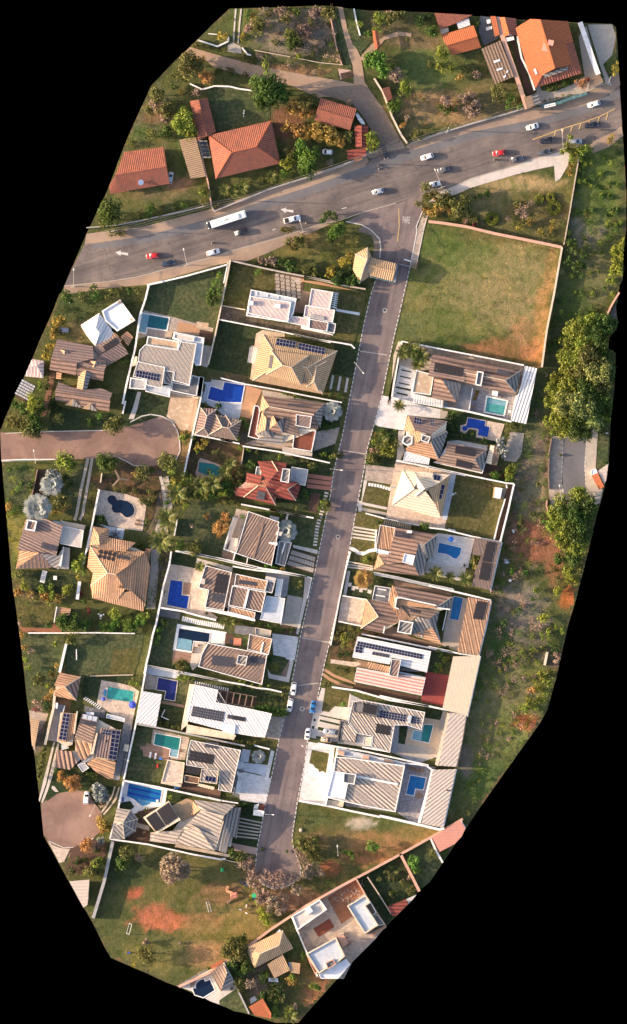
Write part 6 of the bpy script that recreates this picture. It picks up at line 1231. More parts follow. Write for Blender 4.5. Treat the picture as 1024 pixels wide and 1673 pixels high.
fs(h,["545,605,3.4 870,655,3.4 740,770,6 600,730,6"],'t_mauve',12);fs(h,["545,605,3.4 605,730,5.6 560,750,4.6 510,735,3.4"],'t_sand',70);fs(h,["870,655,3.4 860,740,3.4 740,810,5 740,770,6"],'t_cream',-35);fs(h,["600,840,5 730,830,5.6 800,965,3.4 790,980,3.2 530,910,3.2 525,880,3.4"],'t_sand',12,1.3);fs(h,["860,740,3.4 880,745,3.4 830,900,3.4 800,980,3.2 735,830,5.6 745,800,5.6"],'t_gt',60,.9,caps=["735,830,5.6 800,980,3.2","745,800,5.4 870,740,3.4"])
fs(h,["555,750,4.6 640,725,5.4 655,790,5.2 640,830,5 580,850,4.6 570,790,4.6"],'t_tan',70,.8);h.K(P("550,615 865,665 870,745 790,965 535,900 520,740"),0,3.2,'white',.3)
h.L("505,785 540,770 585,780 580,850 530,860 492,835",5.0,'t_gt','white',.45,.35,-40);h.L("660,765 735,785 715,840 650,820",5.8,'t_gt','white',.3,.35,-40);h.B("680,625 690,627 750,745 740,750",5.6,'white',name='roof_beam')if False else None;h.S("600,620 660,635 655,690 592,672",3,2,base=4.6);h.S("738,640 768,645 758,695 730,688",2,2,base=4.6)
h.L("520,905 728,965 718,1020 505,985",3.0,'t_wm','white',.15,.2,-50,.7);F(640,520,3.938)
fs(h,["355,797,3 615,845,3 535,905,4.8 345,870,4.4","345,870,4.4 535,905,4.8 580,992,3 275,925,3"],'t_bf',10,1.2);fs(h,["615,845,3 580,992,3 535,905,4.8"],'t_gt',80);h.S("412,815 540,838 532,892 405,868",1,1,'sol_b',.03,.2,False,4);h.S("418,890 523,910 515,972 412,948",1,1,'sol_b',.03,.2,False,4);h.K(P("355,805 608,850 578,985 285,920"),0,2.8,'white',.3)
h.plane("635,815,2.6 660,820,2.8 640,942,2.8 602,930,2.6",'t_cream',wall='cream',amp=.02);h.plane("662,822,2.8 700,850,2.6 675,948,2.6 642,942,2.8",'t_fibro',wall='cream',amp=.02);WL("355,797 615,843",1.6,'white',.2);WL("270,925 580,995 600,930",1.8,'white',.3);sh('conc2',"430,785 620,820 610,840 350,790",Q='pale strip over the wing roof')
sh('mulch',"600,940 720,960 640,1024 560,1010",Q='dark yard corner by the bamboo');WL("30,912 250,955",1.6,'white',.35)
F(560,740);lot(.07);sh('pavers',"195,95 430,125 410,265 205,230 180,220");sh('lawn_d',"350,10 450,60 430,125 200,90");sh('lawn_o',"205,235 410,275 370,455 160,410 190,300",Q='front lawn of the cream house');SN('white',"210,262 300,275 400,305",8,.75,1.0)
sh('conc2',"175,225 205,230 160,410 370,455 365,475 160,435 155,490 130,490 125,400 155,400");sh('lawn_o',"165,435 365,480 360,500 160,455",Q='thin lawn bar');sh('conc',"155,455 365,500 358,525 155,480",Q='pale path bar');sh('cali',"440,70 950,175 850,640 640,600 360,540 400,300");sh('slab_dark',"445,470 850,560 840,630 440,550")if False else None
h=HO('house','cream hipped house with pale pyramid roofs and two small solar panels',"620,330",short='the cream pyramid roof house')
fs(h,["500,140,3.6 595,300,6.4 410,435,3.6"],'t_cream',80,.7,.05);fs(h,["410,435,3.6 595,300,6.4 690,320,6.4 770,425,4.6 825,550,3.6"],'t_cream',12,.9,caps=["410,435,3.6 595,300,6.4","500,140,3.6 595,300,6.4"]);fs(h,["500,140,3.6 600,160,4.4 630,215,5.4 595,300,6.4"],'t_cream',12,.9)
fs(h,["600,155,4.2 900,180,3.6 780,270,5.2 690,320,6.4 630,215,5.4"],'t_cream',12,.8);fs(h,["900,180,3.6 820,550,3.6 770,425,4.6 715,310,6.2 790,265,5.2"],'t_tan',80,.9,.05);fs(h,["610,190,5.6 685,300,7.2 600,370,5.6"],'t_cream',80,.7,.04);fs(h,["610,190,5.6 780,270,5.4 685,300,7.2"],'t_cream',12,.7)
h.B("650,155 755,165 745,235 645,215",4.6,'cream',name='roof_box');h.S("765,180 820,190 810,235 755,225",2,1,'solar',base=4.2);h.S("822,262 855,270 825,388 790,380",1,3,'solar',base=4.4);h.K(P("510,155 890,190 815,540 425,430"),0,3.4,'cream',.4);h.L("400,265 460,270 450,305 395,300",.9,'slab','cream',.2,.1);h.B("470,80 600,105 595,115 468,92",2.2,'brown_wall',name='side_wall')
sh('slab_blue',"900,178 950,178 870,560 825,550");WL("445,65 600,95 950,172 1024,190",2.3,'white',.35);WL("330,545 500,580 640,605",1.8,'white',.3);WL("190,505 340,545",1.2,'white',.3)
F(700,740);sh('lawn_o',"228,190 660,265 620,400 545,720 380,700 135,640 160,540");sh('mulch',"665,265 710,265 595,738 552,722");WL("0,115 230,165 420,205 640,250 715,258",2.3,'white',.35);WL("715,258 660,500 600,740",2.4,'white',.5,'thick white wall at the right end of the olive lawn');WL("640,385 590,550 548,725",1.8,'white',.35);WL("0,625 130,640 370,700 600,745",2.3,'white',.35);WL("650,265 655,295",2,'white',.3)
h=HO('garden_shed','small white topped yellow sided garden shed on the olive lawn',"580,330",'shed',short='the small white shed');h.B("545,285 560,288 548,375 536,372",1.8,'mark_yellow',name='side_panel');h.L("556,285 618,295 600,385 545,375",2.4,'w_roof','white',.1,.1);h.B("620,295 655,300 630,380 605,375",.6,'slab_dark',name='base')
F(560,740);lot(.07);sh('lawn_o',"105,490 340,550 320,620 280,800 250,940 40,920 70,760 90,600",Q='front lawn with white bars');SP('conc2',"90,605 80,720","295,640 275,745",4,.55);sh('white',"62,785 100,795 140,825 180,825 220,805 290,795 290,820 225,832 170,858 130,850 90,825 60,810",Q='curved white footpath');SP('conc2',"45,920 35,965","255,960 250,985",2,.5)
sh('paverw',"790,670 1080,710 1040,960 700,920 720,870 760,800");sh('conc2',"700,915 1030,960 1010,1080 690,1000",Q='pale grey slab walk with palms');F(700,740);sh('paverw',"70,670 385,715 330,960 40,910 60,800",Q='pebbled pool terrace');sh('lawn_d',"360,855 430,870 400,990 335,975")
pool('blue kidney shaped pool with parasol beside it',"90,752 275,795 262,850 235,885 205,880 180,860 150,845 110,838 75,835",'w_azure','white',.2)
F(560,740);h=HO('house','brown striped house with a white roof box and dark right hip',"540,780",short='the brown striped house');h.L("310,600 440,625 395,850 275,800",4.0,'t_sand','white',.2,.3,82,1.1)
fs(h,["440,625,4 790,680,3.4 680,765,5.2 635,750,5 590,930,5.4 560,910,5.4 350,935,4.6 400,790,4.4"],'t_brown',12,1.2,caps=["680,765,5.2 790,680,3.4"]);fs(h,["790,680,3.4 750,880,3.4 700,880,4.2 680,1024,3.2 640,1024,3.2 590,930,5.4 635,750,5 680,765,5.2"],'t_gt',78,1.1);fs(h,["350,935,4.6 590,930,5.4 640,1030,3.2 260,980,3.2"],'t_brown',12,1.2);fs(h,["295,850,3.4 345,930,4.8 255,980,3.2"],'t_sand',80)
fs(h,["295,850,3.4 400,860,4 370,935,4.6 345,930,4.8"],'t_bf',12);h.L("280,800 400,828 395,855 282,835",4.6,'w_roof','white',.1,.2);h.L("515,840 605,858 585,940 495,915",6.2,'w_roof','white',.25,.3);h.S("440,650 570,665 560,718 435,700",5,2,'sol_g',base=4.4);h.K(P("315,610 785,690 750,870 690,880 640,1015 270,975 290,800"),0,3.2,'beige',.4);h.B("535,648 580,650 575,672 533,670",5.6,'white',name='roof_box')
F(540,900);h.L("360,175 560,215 760,262 1024,315 1040,345 780,290 540,235 365,200",2.4,'slab','white',.1,.2);F(560,740);h.pergola("345,552 575,600 565,640 335,595",13,3.0,'dark_grey',.3);WL("280,640 270,800",1.6,'white',.25)
F(700,740);h=HO('outbuilding','slatted brown roof with black mats along the right wall',"480,890",'outbuilding',short='the black matted outbuilding');h.plane("385,705,2.9 605,748,2.8 515,1150,2.8 360,1110,2.9 390,990,2.9 440,860,2.9 365,850,2.9",'t_bf',wall='beige',ang=75);h.S("490,738 555,750 525,918 450,903",1,1,'sol_b',.02,.2,False,2.9);h.S("448,910 522,925 498,1070 420,1055",1,1,'sol_b',.02,.2,False,2.9)
WL("610,745 560,960 515,1150",2.4,'white',.55);F(700,900);WL("0,290 150,325 340,370 520,415",2.3,'white',.45)
F(540,900);lot(.07);sh('lawn_d',"170,170 370,190 520,240 520,270 360,290 345,400 135,370 150,250");sh('cali',"95,375 300,405 250,625 60,590",Q='tan square drive pad');sh('conc2',"140,165 165,170 130,370 105,368")
for q in("150,265 178,268 170,300 145,296","178,292 210,296 200,332 172,326","242,305 272,310 265,348 238,342","312,322 345,330 338,360 306,352","275,300 308,306 304,330 272,325","210,295 238,300 234,322 208,318"):o=Geo().prism([w_[:2]for w_ in P(q)],.02,.17).obj('paving_slab',M['conc2']);LT(o,'large square stepping slab',P(q)[0][:2],'stepping slab',None,'structure')
sh('brown_wall',"520,240 780,300 1020,345 1010,375 780,330 540,290",Q='brown side path');sh('brown_wall',"440,620 560,640 670,720 930,790 900,850 680,790 430,700",Q='brown side yard');sh('mulch',"270,650 440,670 440,700 1024,830 1024,850 700,780 260,690")
h=HO('house','brown ribbed house with a white roof box beside the narrow blue pool',"640,520",short='the narrow pool house')
fs(h,["515,285,3.6 1015,385,3.4 890,468,5 860,455,5 575,385,5"],'t_brown',11,1.0,caps=["890,468,5 1015,385,3.4"]);fs(h,["515,285,3.6 570,385,5 545,395,5 530,470,5 575,480,5 560,550,4.2 485,425,3.6"],'t_sand',80);fs(h,["1015,385,3.4 995,490,3.4 890,468,5"],'t_gt',80)
fs(h,["300,405,3.4 485,430,3.6 560,550,4.2 560,600,3.8 440,640,3.2 400,550,5"],'t_brown',11,1.0);fs(h,["300,405,3.4 398,550,5 250,650,3.2 270,560,3.2"],'t_sand',80);fs(h,["398,550,5 560,590,4 450,625,3.4 440,690,3 250,650,3.2"],'t_brown',11,1.0,caps=["398,550,5 300,405,3.4","398,550,5 250,650,3.2"])
fs(h,["585,465,5 680,575,4.4 560,580,4.4 575,480,5"],'t_sand',80);fs(h,["610,450,4.4 730,480,4.4 910,508,3.8 820,575,5 720,550,5.2 680,575,4.4"],'t_bf',11);fs(h,["910,508,3.8 880,640,3.4 930,785,3.2 820,575,5.2"],'t_gt',75);fs(h,["720,550,5.2 820,575,5.2 850,640,4.6 780,660,4.4 765,735,3.2 680,690,3.4 690,600,4"],'t_gt',60,.9);fs(h,["850,640,4.6 930,785,3.2 765,735,3.2 680,700,3.2 775,665,4.2"],'t_sand',11,1.1)
h.L("545,390 580,385 880,450 895,480 990,490 960,500 860,478 600,470 575,485 535,470",4.9,'stained','white',.22,.4)if False else h.B("545,388 580,385 885,452 882,462 580,396 556,400 545,470 570,480 570,488 532,478",5.6,'white',name='parapet')
h.B("560,400 870,465 880,480 720,470 600,455 560,470",4.6,'tdeck',name='terrace');h.B("885,470 1000,485 998,496 885,482",4.4,'white',name='parapet');h.S("670,478 760,495 752,525 662,508",4,1,'sol_g',base=4.6);h.L("575,578 692,598 672,700 555,680",5.8,'t_gt','white',.35,.4,-40);h.L("370,290 505,310 485,435 345,408",3.0,'slab_dark','white',.2,.3);h.B("390,312 468,325 466,334 388,320",3.1,'white',name='roof_beam');h.B("378,365 458,378 456,388 376,374",3.1,'white',name='roof_beam')
h.B("448,615 458,617 446,690 436,688",3.4,'white',name='parapet');h.B("968,500 975,500 940,665 932,665",2.2,'white',name='parapet');h.K(P("300,415 490,435 520,295 1005,390 990,480 900,515 880,640 920,775 680,695 560,610 440,680 260,645"),0,3.1,'cream',.3)
F(700,900);sh('conc',"200,380 335,400 240,840 110,790 140,600");pool('narrow bright blue pool running down the terrace',"212,382 288,396 250,580 178,568",'w_azure','conc2',.2)
h=HO('outbuilding','orange brown striped outbuilding roof with one dark mat',"370,600",'outbuilding',short='the striped outbuilding roof');h.plane("330,385,2.9 525,425,2.8 420,875,2.8 240,845,2.9",'t_sand',wall='beige',ang=78,period=1.1,amp=.06);h.S("405,418 485,430 452,580 370,565",1,1,'sol_b',.02,.2,False,2.9);WL("525,420 480,640 420,880",2.4,'white',.4);WL("0,800 110,825 260,860 430,885",2.2,'white',.35)
F(540,900);WL("260,695 500,745 740,795 1024,850",2.2,'white',.35);WL("150,90 355,130",.5,'cream',.3);WL("165,5 125,160 70,420 0,790",1.0,'white',.35,'low white fence along the street');WL("100,375 300,408",1.4,'white',.25);WL("65,590 260,630",1.4,'white',.3)
lot(.07);sh('garden_soil',"20,640 280,690 220,720 180,890 190,960 0,930 -20,800");sh('cali',"0,905 180,930 235,925 265,945 210,970 0,945");F(500,1060);sh('lawn_o',"210,120 400,150 420,300 240,230 180,180");
sh('tdeck',"160,165 240,215 340,255 420,290 420,305 330,275 225,235 150,185",Q='upper curved brick red path');sh('tdeck',"145,200 200,240 300,290 410,325 410,345 280,310 190,265 140,225",Q='lower curved brick red path');sh('mulch',"420,290 950,400 940,440 380,345")
F(540,900);h=HO('villa','pale two winged house with a long blue solar row',"500,830",short='the long solar row house');h.L("225,715 840,840 805,1018 580,960 590,905 510,895 490,950 180,890",4.2,'t_wm','white',.12,.12,12,1.0,.06);h.S("228,755 770,865 765,908 215,795",22,2,base=4.1);h.S("212,796 270,806 262,858 205,846",2,2,base=4.1);h.S("350,840 492,868 488,895 345,870",5,1,'sol_g',base=4.1)
F(500,1060);h.L("425,155 690,205 1000,240 965,390 400,275",4.0,'t_redwhite','white',.12,.12,12,1.05);h.L("715,85 795,92 765,240 690,225",5.2,'t_mauve','white',.2,.3,-55,.9);h.plane("520,108,3.4 705,150,3.6 690,205,3.4 510,165,3.2",'t_sand',wall='cream',ang=-60,period=.9);h.B("780,190 990,235 985,245 775,205",3.0,'slab_blue');h.B("790,155 955,185 950,195 785,180",2.2,'slab_dark')
sh('brown_wall',"405,85 520,110 510,165 420,145 460,130",Q='small entry patio');F(620,1040);sh('lawn',"430,120 610,175 585,320 400,290");sh('red_court',"385,290 585,325 530,580 345,545 380,330",Q='dark red court floor')
h=HO('outbuilding','long cream metal roof along the right wall beside the red court',"690,370",'outbuilding',short='the long cream metal roof');h.plane("615,165,3 845,165,2.8 735,665,2.8 525,605,3",'t_cm',wall='cream',ang=78);WL("845,165 790,420 735,670",2.6,'white',.3)
WL("0,495 200,540 400,580 530,608",2.2,'white',.45);WL("530,608 720,650",2.2,'white',.3)
F(500,1060);WL("215,320 420,350 700,430 1024,480",2.2,'white',.45)
lot(.07);sh('lawn_o',"160,330 365,360 345,480 300,500 280,490 240,480 230,500 195,510 190,530 130,520");sh('conc2',"130,325 160,332 130,520 190,530 240,480 345,490 365,370 410,420 350,600 300,590 60,540",Q='pale stepped drive paving');sh('conc2',"60,545 310,595 290,770 240,780 20,740 40,640")
for q in("120,552 300,592 298,602 118,562","115,590 295,632 292,648 110,606","100,652 148,662 145,688 96,678","85,728 130,738 126,758 80,750","62,582 80,585 78,608 60,604","50,645 70,648 66,670 47,667"):sh('lawn_d',q,'grass_slot','dark grass slot in the pale drive')
sh('slab',"370,380 480,430 990,530 1000,600 1290,640 1270,760 1220,860 930,960 700,860 480,820 260,790 290,600 350,600")
h=HO('villa','grey ribbed modern villa with three dark solar fields',"600,640",short='the grey ribbed villa');h.L("390,440 480,430 995,530 965,680 840,640 740,640 700,870 545,820 555,735 430,710 350,620",4.6,'t_gb','white',.2,.25,55,.8);h.L("305,605 430,680 410,785 285,765",4.0,'t_gb','dark_grey',.15,.25,55,.8);h.L("485,735 550,740 540,815 475,805",4.2,'t_cream','white',.15,.2,55)
h.L("405,445 600,475 590,575 395,525",5.6,'t_gt','dark_grey',.2,.3,55,z0=4);h.S("480,455 600,478 585,555 470,532",2,2,'sol_b',.06,.2,False,5.4);h.S("622,515 840,552 830,612 612,575",9,3,'solar',base=4.4);h.S("888,565 950,575 942,632 878,618",3,3,'solar',base=4.4);h.S("590,625 715,648 692,725 578,702",2,1,'sol_b',.05,.2,False,4.4)
h.L("720,645 742,650 715,800 690,795",4.2,'slab_blue','white',.12,.15);h.B("855,555 885,560 870,625 845,620",5.0,'slab_blue',name='roof_box');h.L("625,790 715,805 700,840 620,820",3.6,'slab_dark','grey_wall',.15);h.B("470,815 705,855 700,868 468,828",3.2,'white');h.B("485,428 995,528 985,560 478,445",3.4,'white',name='parapet');h.B("430,715 490,725 478,800 412,790",3.0,'slab',name='wing');sh('lawn_d',"780,640 850,650 830,800 770,790")
F(620,1040);sh('sdeck',"240,760 280,770 380,680 510,700 490,1000 430,990 210,900");pool('teal L shaped pool on a tan deck',"372,735 448,742 412,888 268,858 285,785 358,795",'w_green','white',.2,["285,785 358,795 350,870 268,858"],'w_pale');sh('conc',"160,895 480,935 440,1024 150,990",Q='sand coloured side yard');sh('conc',"520,615 590,630 480,1010 460,1000",Q='pale brown walkway');sh('lawn_d',"375,600 530,620 510,690 370,680")
h=HO('outbuilding','long cream and grey metal roof above the last house, right wall',"620,850",'outbuilding',short='the grey cream metal roof');h.plane("590,635,3 725,655,2.8 690,880,2.8 640,1090,2.8 495,1080,3 540,850,3",'t_gm',wall='cream',ang=-45);h.B("565,640 592,645 490,1085 462,1070",2.6,'cream',name='side_wall');WL("725,670 690,880 645,1090",2.4,'pink_wall',.4)
F(500,1060);WL("100,790 260,820 500,860 820,930 1024,975",2.3,'white',.4);WL("290,600 262,770",1.6,'dark_grey',.3)
F(480,1200);lot(.07);sh('paverw',"120,60 300,90 340,110 320,300 265,590 40,560 90,250");sh('lawn_o',"150,128 295,158 268,325 240,305 210,315 200,290 175,275 160,250 128,240");sh('white',"128,240 160,255 175,280 205,295 210,318 240,310 270,330 290,345 285,370 120,345",Q='white steps beside the square lawn')
sh('pavers_grey',"930,245 1190,270 1024,760 860,650 430,600 420,570");h=HO('villa','last white villa with beige diagonally ribbed roof in a white frame',"640,400",short='the last white villa')
h.L("345,185 480,195 930,262 850,650 590,600 275,530 330,300",4.4,'t_gb','white',.35,.35,40,1.0);h.B("520,340 870,408 868,425 518,358",4.6,'white',name='roof_beam');h.L("330,305 440,320 450,420 425,545 275,520",4.9,'w_roof','white',.2,.3);h.L("415,320 522,330 505,420 410,405",6.0,'slab_dark','white',.3,.4);h.B("280,545 420,560 410,610 275,590",1.6,'cream',name='planter');h.L("370,125 930,240 925,262 480,190 360,170",2.8,'slab_blue','white',.2,.3)
h.B("360,130 425,142 418,175 370,165",3.4,'pink_wall',name='roof_box');h.B("578,172 630,180 625,218 575,212",3.4,'pink_wall',name='roof_box');h.B("755,205 840,225 835,240 750,222",3.4,'brown_wall',name='roof_box');F(620,1200)
pool('blue pool with a lower left step behind the last white villa',"258,342 388,365 365,462 298,452 285,510 222,498",'w_azure','white',.25,["235,440 295,450 283,508 222,498"],'w_azure')
h=HO('outbuilding','wide grey cream ribbed roof at the lower right corner of the last lot',"510,500",'outbuilding',short='the wide ribbed corner roof');h.plane("445,295,3.2 640,290,2.9 530,780,2.9 350,745,3.2",'t_gm',wall='white',ang=-38,period=1.0,amp=.1);h.B("560,462 595,465 592,475 558,472",3.4,'c_navy',name='roof_box')
WL("445,290 400,480 330,740",2.8,'white',.9,'thick white wall right of the pool yard, last lot');WL("640,290 580,560 530,785",2.6,'white',.5);WL("0,680 200,725 500,795 540,785",2.4,'white',.7);F(480,1200);WL("40,555 270,595 500,645 720,690",2.2,'white',.5);WL("365,115 330,300 262,595",2.6,'white',.5);WL("370,120 600,170 930,240 1100,260 1150,290",2.3,'white',.4);WL("210,75 360,105",1.4,'white',.3)
# white right annex roof between plots & right hand corner house
F(820,620,5.02);h=HO('house','orange roofed building corner at the right edge by the road',"800,800",short='the right edge orange roof');h.plane("735,790,3 785,765,3.4 838,880,3.2 795,905,2.8",'t_orange',wall='cream');h.L("728,745 770,730 785,765 735,785",3.2,'w_roof','white',.2,.2);h.plane("785,750,3 872,690,3 855,820,3 838,860,3",'t_gm',wall='cream',amp=.03)
WL("870,440 790,435",1.6,'white',.25);F(840,440,5.565);WL("955,210 905,290 875,345 832,440",1.4,'pink_wall',.5,'curved pinkish wall at the right edge')
F(780,960,4.655);WL("530,490 510,590",1.5,'cream',.7,'short pale wall stub on the right slope')
F(820,620,5.02);WL("405,480 385,600 380,760 383,900",1.2,'brown_wall',.3);F(820,780);WL("375,190 372,240 385,290",1.0,'pink_wall',.3)
# ============================================================ LEFT COLUMN OF LOTS
F(0,640);lot(.065);sh('lawn_d',"400,330 430,80 520,130 690,170 910,180 960,200 870,325 700,330")
SN('conc',"735,560 680,800 640,1024 625,1070",34,1.0,.95);SN('conc',"770,560 725,820 690,1024 668,1070",34,1.0,.95);sh('lawn',"500,700 700,590 620,1070 560,1000 480,900");sh('lawn_o',"775,580 840,700 830,800 790,1070 700,1070 750,800")
sh('lawn',"30,670 300,640 280,780 250,900 210,1000 50,1000");WL("310,650 290,760 255,900",1.6,'brown_wall',.3);sh('mulch',"380,650 480,670 380,860 260,900 300,780 320,660")
WL("10,574 200,566 460,566",1.0,'white',.2);WL("850,680 840,760",1.6,'cream',.3)
F(0,780);lot(.065);h=HO('house','house with pink brown ribbed roof, chimney frame and flat pale terrace, far left',"330,560",short='the far left pinkish house')
fs(h,["215,350,4 370,345,5 525,400,5 470,655,3.6 145,605,3.4"],'t_mauve',25,1.0,.12);fs(h,["370,345,5.2 390,345,5.2 345,590,4.6 325,630,4.4"],'t_sand',25,.5,.02)if False else None;fs(h,["165,610,3.2 325,630,4.6 130,765,3"],'t_sand',-20,1.2,.14);fs(h,["325,630,4.6 430,745,3.2 410,760,3 130,765,3"],'t_brown',82,1.3);fs(h,["335,635,4.6 480,655,3.4 530,590,3.2 490,770,3 430,745,3.2"],'t_gb',-30,.7,.05)
h.K(P("220,355 520,400 470,660 480,760 140,760 160,610"),0,3.1,'cream',.4);h.L("228,350 310,365 290,452 208,438",6.0,'t_mauve','white',.45,.45,-60);h.S("350,540 480,575 465,620 340,590",5,2,'sol_g',base=4);h.L("520,405 700,440 680,590 500,555",3.3,'conc2','white',.25,.25)
h.B("500,355 555,370 715,400 705,435 525,410",2.6,'beige');h.B("440,360 500,370 520,400 440,395",3.4,'slab_blue');h.B("520,580 585,590 575,768 490,760",2.2,'conc');h.B("528,580 535,580 510,745 492,740",3.2,'white',name='parapet')
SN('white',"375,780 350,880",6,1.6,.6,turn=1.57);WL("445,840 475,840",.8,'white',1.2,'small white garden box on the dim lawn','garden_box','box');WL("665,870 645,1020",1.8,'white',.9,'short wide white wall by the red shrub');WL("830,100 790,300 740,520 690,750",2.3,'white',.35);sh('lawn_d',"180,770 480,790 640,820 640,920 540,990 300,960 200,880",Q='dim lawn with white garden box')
F(140,780);sh('cali',"110,100 340,140 440,175 505,240 475,450 330,430 190,400 160,330 70,310");sh('slab_blue',"90,385 200,410 325,430 310,520 195,490 190,430");sh('garden_soil',"0,0 640,0 560,330 500,450 505,240 440,170 340,135 110,95")
import math as _m
def lobes(cs,n=72,rr=None):
 cx=sum(c[0]for c in cs)/len(cs);cy=sum(c[1]for c in cs)/len(cs);out=[]
 for k in range(n):
  a=2*_m.pi*k/n;best=0
  for t in range(0,400):
   x,y=cx+t*_m.cos(a),cy+t*_m.sin(a)
   if any(((x-c[0])/c[2])**2+((y-c[1])/c[3])**2<=1 for c in cs):best=t
  out.append(f"{cx+best*_m.cos(a):.1f},{cy+best*_m.sin(a):.1f}")
 return ' '.join(out)
pool('dark navy lobed pool on the pale stone terrace',"180,175 195,155 220,148 245,158 260,190 300,188 350,198 395,230 410,275 400,310 365,333 335,333 312,315 290,295 260,297 230,290 215,262 220,235 195,215 182,198",'w_navy','cali',.2)
h=HO('house','large salmon tiled hipped house with round black solar coils',"250,800",short='the salmon tiled house');fs(h,["65,410,3.2 105,485,4.8 115,560,4.8 30,570,3.2"],'t_sand',70,.7);fs(h,["65,410,3.2 195,430,3.2 110,485,4.8","195,430,3.2 190,500,3.6 115,560,4.8 105,485,4.8"],'t_sand',None,.7)
fs(h,["110,560,4.6 190,502,3.6 420,545,3.4 330,620,4.8 100,600,4.6","35,575,3.2 180,800,6.4 40,905,3.2 60,800,3.2 10,750,3.2","35,575,3.2 100,600,4 500,620,3.6 355,740,6 250,812,6.4 180,800,6.4"],'t_sand',None,.7,None,["35,575,3.2 180,800,6.4","40,905,3.2 180,800,6.4","180,800,6.4 250,812,6.4"],'t_cream')
fs(h,["500,620,3.4 540,745,3.2 500,1060,3.2 400,1060,3.2 380,950,5 330,935,5.4 250,812,6.4"],'t_sand',95,.7);fs(h,["250,812,6.4 330,935,5.4 270,1015,4 55,1010,3.2 40,905,3.2 180,800,6.4"],'t_sand',95,.7);fs(h,["55,1008,3.2 380,950,5 500,1060,3.4 480,1120,3 240,1060,3 55,1010,3"],'t_sand',85,.7);h.K(P("70,420 195,435 190,500 495,610 535,750 480,1110 240,1050 65,1010 50,800 15,750 40,580"),0,3.0,'cream',.5);h.B("500,590 540,600 525,740 495,730",2.6,'wood')
for r_ in range(2):
 for c_ in range(4):
  X,Y=W(128+c_*37-r_*9,622+r_*37+c_*8);Z=h.zat(X,Y,4);Geo().tube([(X,Y,Z+.12),(X,Y,Z+.2)],[.72,.72],16).obj('solar_coil',M['sol_b'],h.e)
h.S("262,635 380,660 360,695 252,675",6,1,'sol_g',base=4.4);h.chimney(295,915,1.2,.8,.6,'wood_dark');WL("110,100 70,300 40,480 10,620",2.2,'white',.4);lounger(445,365,-25,'wood_dark',Q='brown sun lounger on the pale stone terrace');lounger(433,395,-20,'wood_dark',Q='brown sun lounger on the pale stone terrace');chairset(245,478,'dark round patio table with chairs','dark_grey',.8,6)
sh('conc',"620,0 690,0 720,240 700,420 620,640 580,1100 505,1100 545,740 540,600 590,400 650,240",'drive','dim grey garden drive between salmon house and white wall');SN('conc2',"625,0 665,130 665,250",16,1.2,.9);SN('conc2',"680,0 710,130 712,250",16,1.2,.9);WL("765,350 740,490",1.6,'white',.3)
F(20,960);lot(.065);sh('red_dirt',"50,330 330,340 350,290 420,300 410,380 90,375");sh('lawn_o',"40,130 340,140 340,300 60,330");
h=HO('pergola_roof','small pinkish roof with a white ladder like side',"410,220",'shed',short='the small pinkish roof');h.plane("370,160,2.6 490,175,2.6 480,230,2.6 350,300,2.6",'t_sand',wall='beige');h.bars("365,158 378,160 355,295 340,290",1,2.8)
sh('lawn',"110,395 440,400 430,520 380,740 330,960 130,960 80,500",Q='green lawn of the far left lot');sh('lawn',"470,395 1100,390 1080,520 1020,730 640,745 440,715 460,520");sh('lawn_o',"850,520 1060,500 1020,720 800,740")
sh('lawn_d',"600,745 1020,735 1000,880 740,780 700,970 580,900",Q='lawn strip above the aqua pool');sh('cali',"745,775 900,800 1010,830 1060,870 1030,1000 1000,1150 930,1130 780,1020 705,970")
pool('bright aqua rectangular pool on cream stones',"800,828 1018,868 1005,960 788,928",'w_aqua','cali',.15);sp=[W(790+30*math.cos(a)-0,880+34*math.sin(a))for a in[math.pi/2+math.pi*i/12 for i in range(13)]];o=mobj('pool_step',[(x,y,ZC[0]+.03)for x,y in ccw(sp)],[tuple(range(13))],M['w_light']);LT(o,'pale half round step at the aqua pool',sp[6],'pool step',None,'structure')
parasol(762,932,'cloth_blue','blue parasol at the aqua pool',.7);parasol(1005,980,'cloth_blue','blue parasol at the aqua pool',1.3);WL("130,380 420,380 700,378 1024,384",1.6,'white',.3,'thin white wall running across between the left lots');WL("450,470 395,710",1.8,'white',.7);WL("650,740 1010,730",.8,'beige',.2);WL("535,515 537,605",.9,'white',.2,'white goal like bar on the lawn','goal_bar','goal')
for k in range(8):X,Y=W(610+k*22,915+k*12);Geo()
SN('white',"600,920 740,1010",9,1.2,.35,turn=1.3)
h=HO('pavilion','square sand and brown pyramid pavilion roof near the aqua pool',"460,820",'pavilion',short='the square pyramid pavilion');fs(h,["395,710,3 575,745,3 440,830,4.8 350,820,4.4"],'t_sand',12,1.1);fs(h,["575,745,3 535,945,3 440,830,4.8"],'t_brown',70,1.1,caps=["575,745,3 440,830,4.8","535,945,3 440,830,4.8"]);fs(h,["355,860,3.4 440,830,4.8 535,945,3 350,905,3"],'t_sand',30,1.4);h.K(P("395,715 570,750 530,935 355,900 350,825"),0,2.7,'cream',.4)
F(40,1080);h=HO('villa','fan shaped villa with striped roofs and dark solar fields at lower left',"480,650",short='the fan shaped villa');lot(.065);sh('slab',"240,360 335,370 280,680 190,660 230,440");sh('slab_dark',"500,375 680,405 670,480 500,440");sh('slab',"830,515 900,520 790,1000 740,990 780,800")
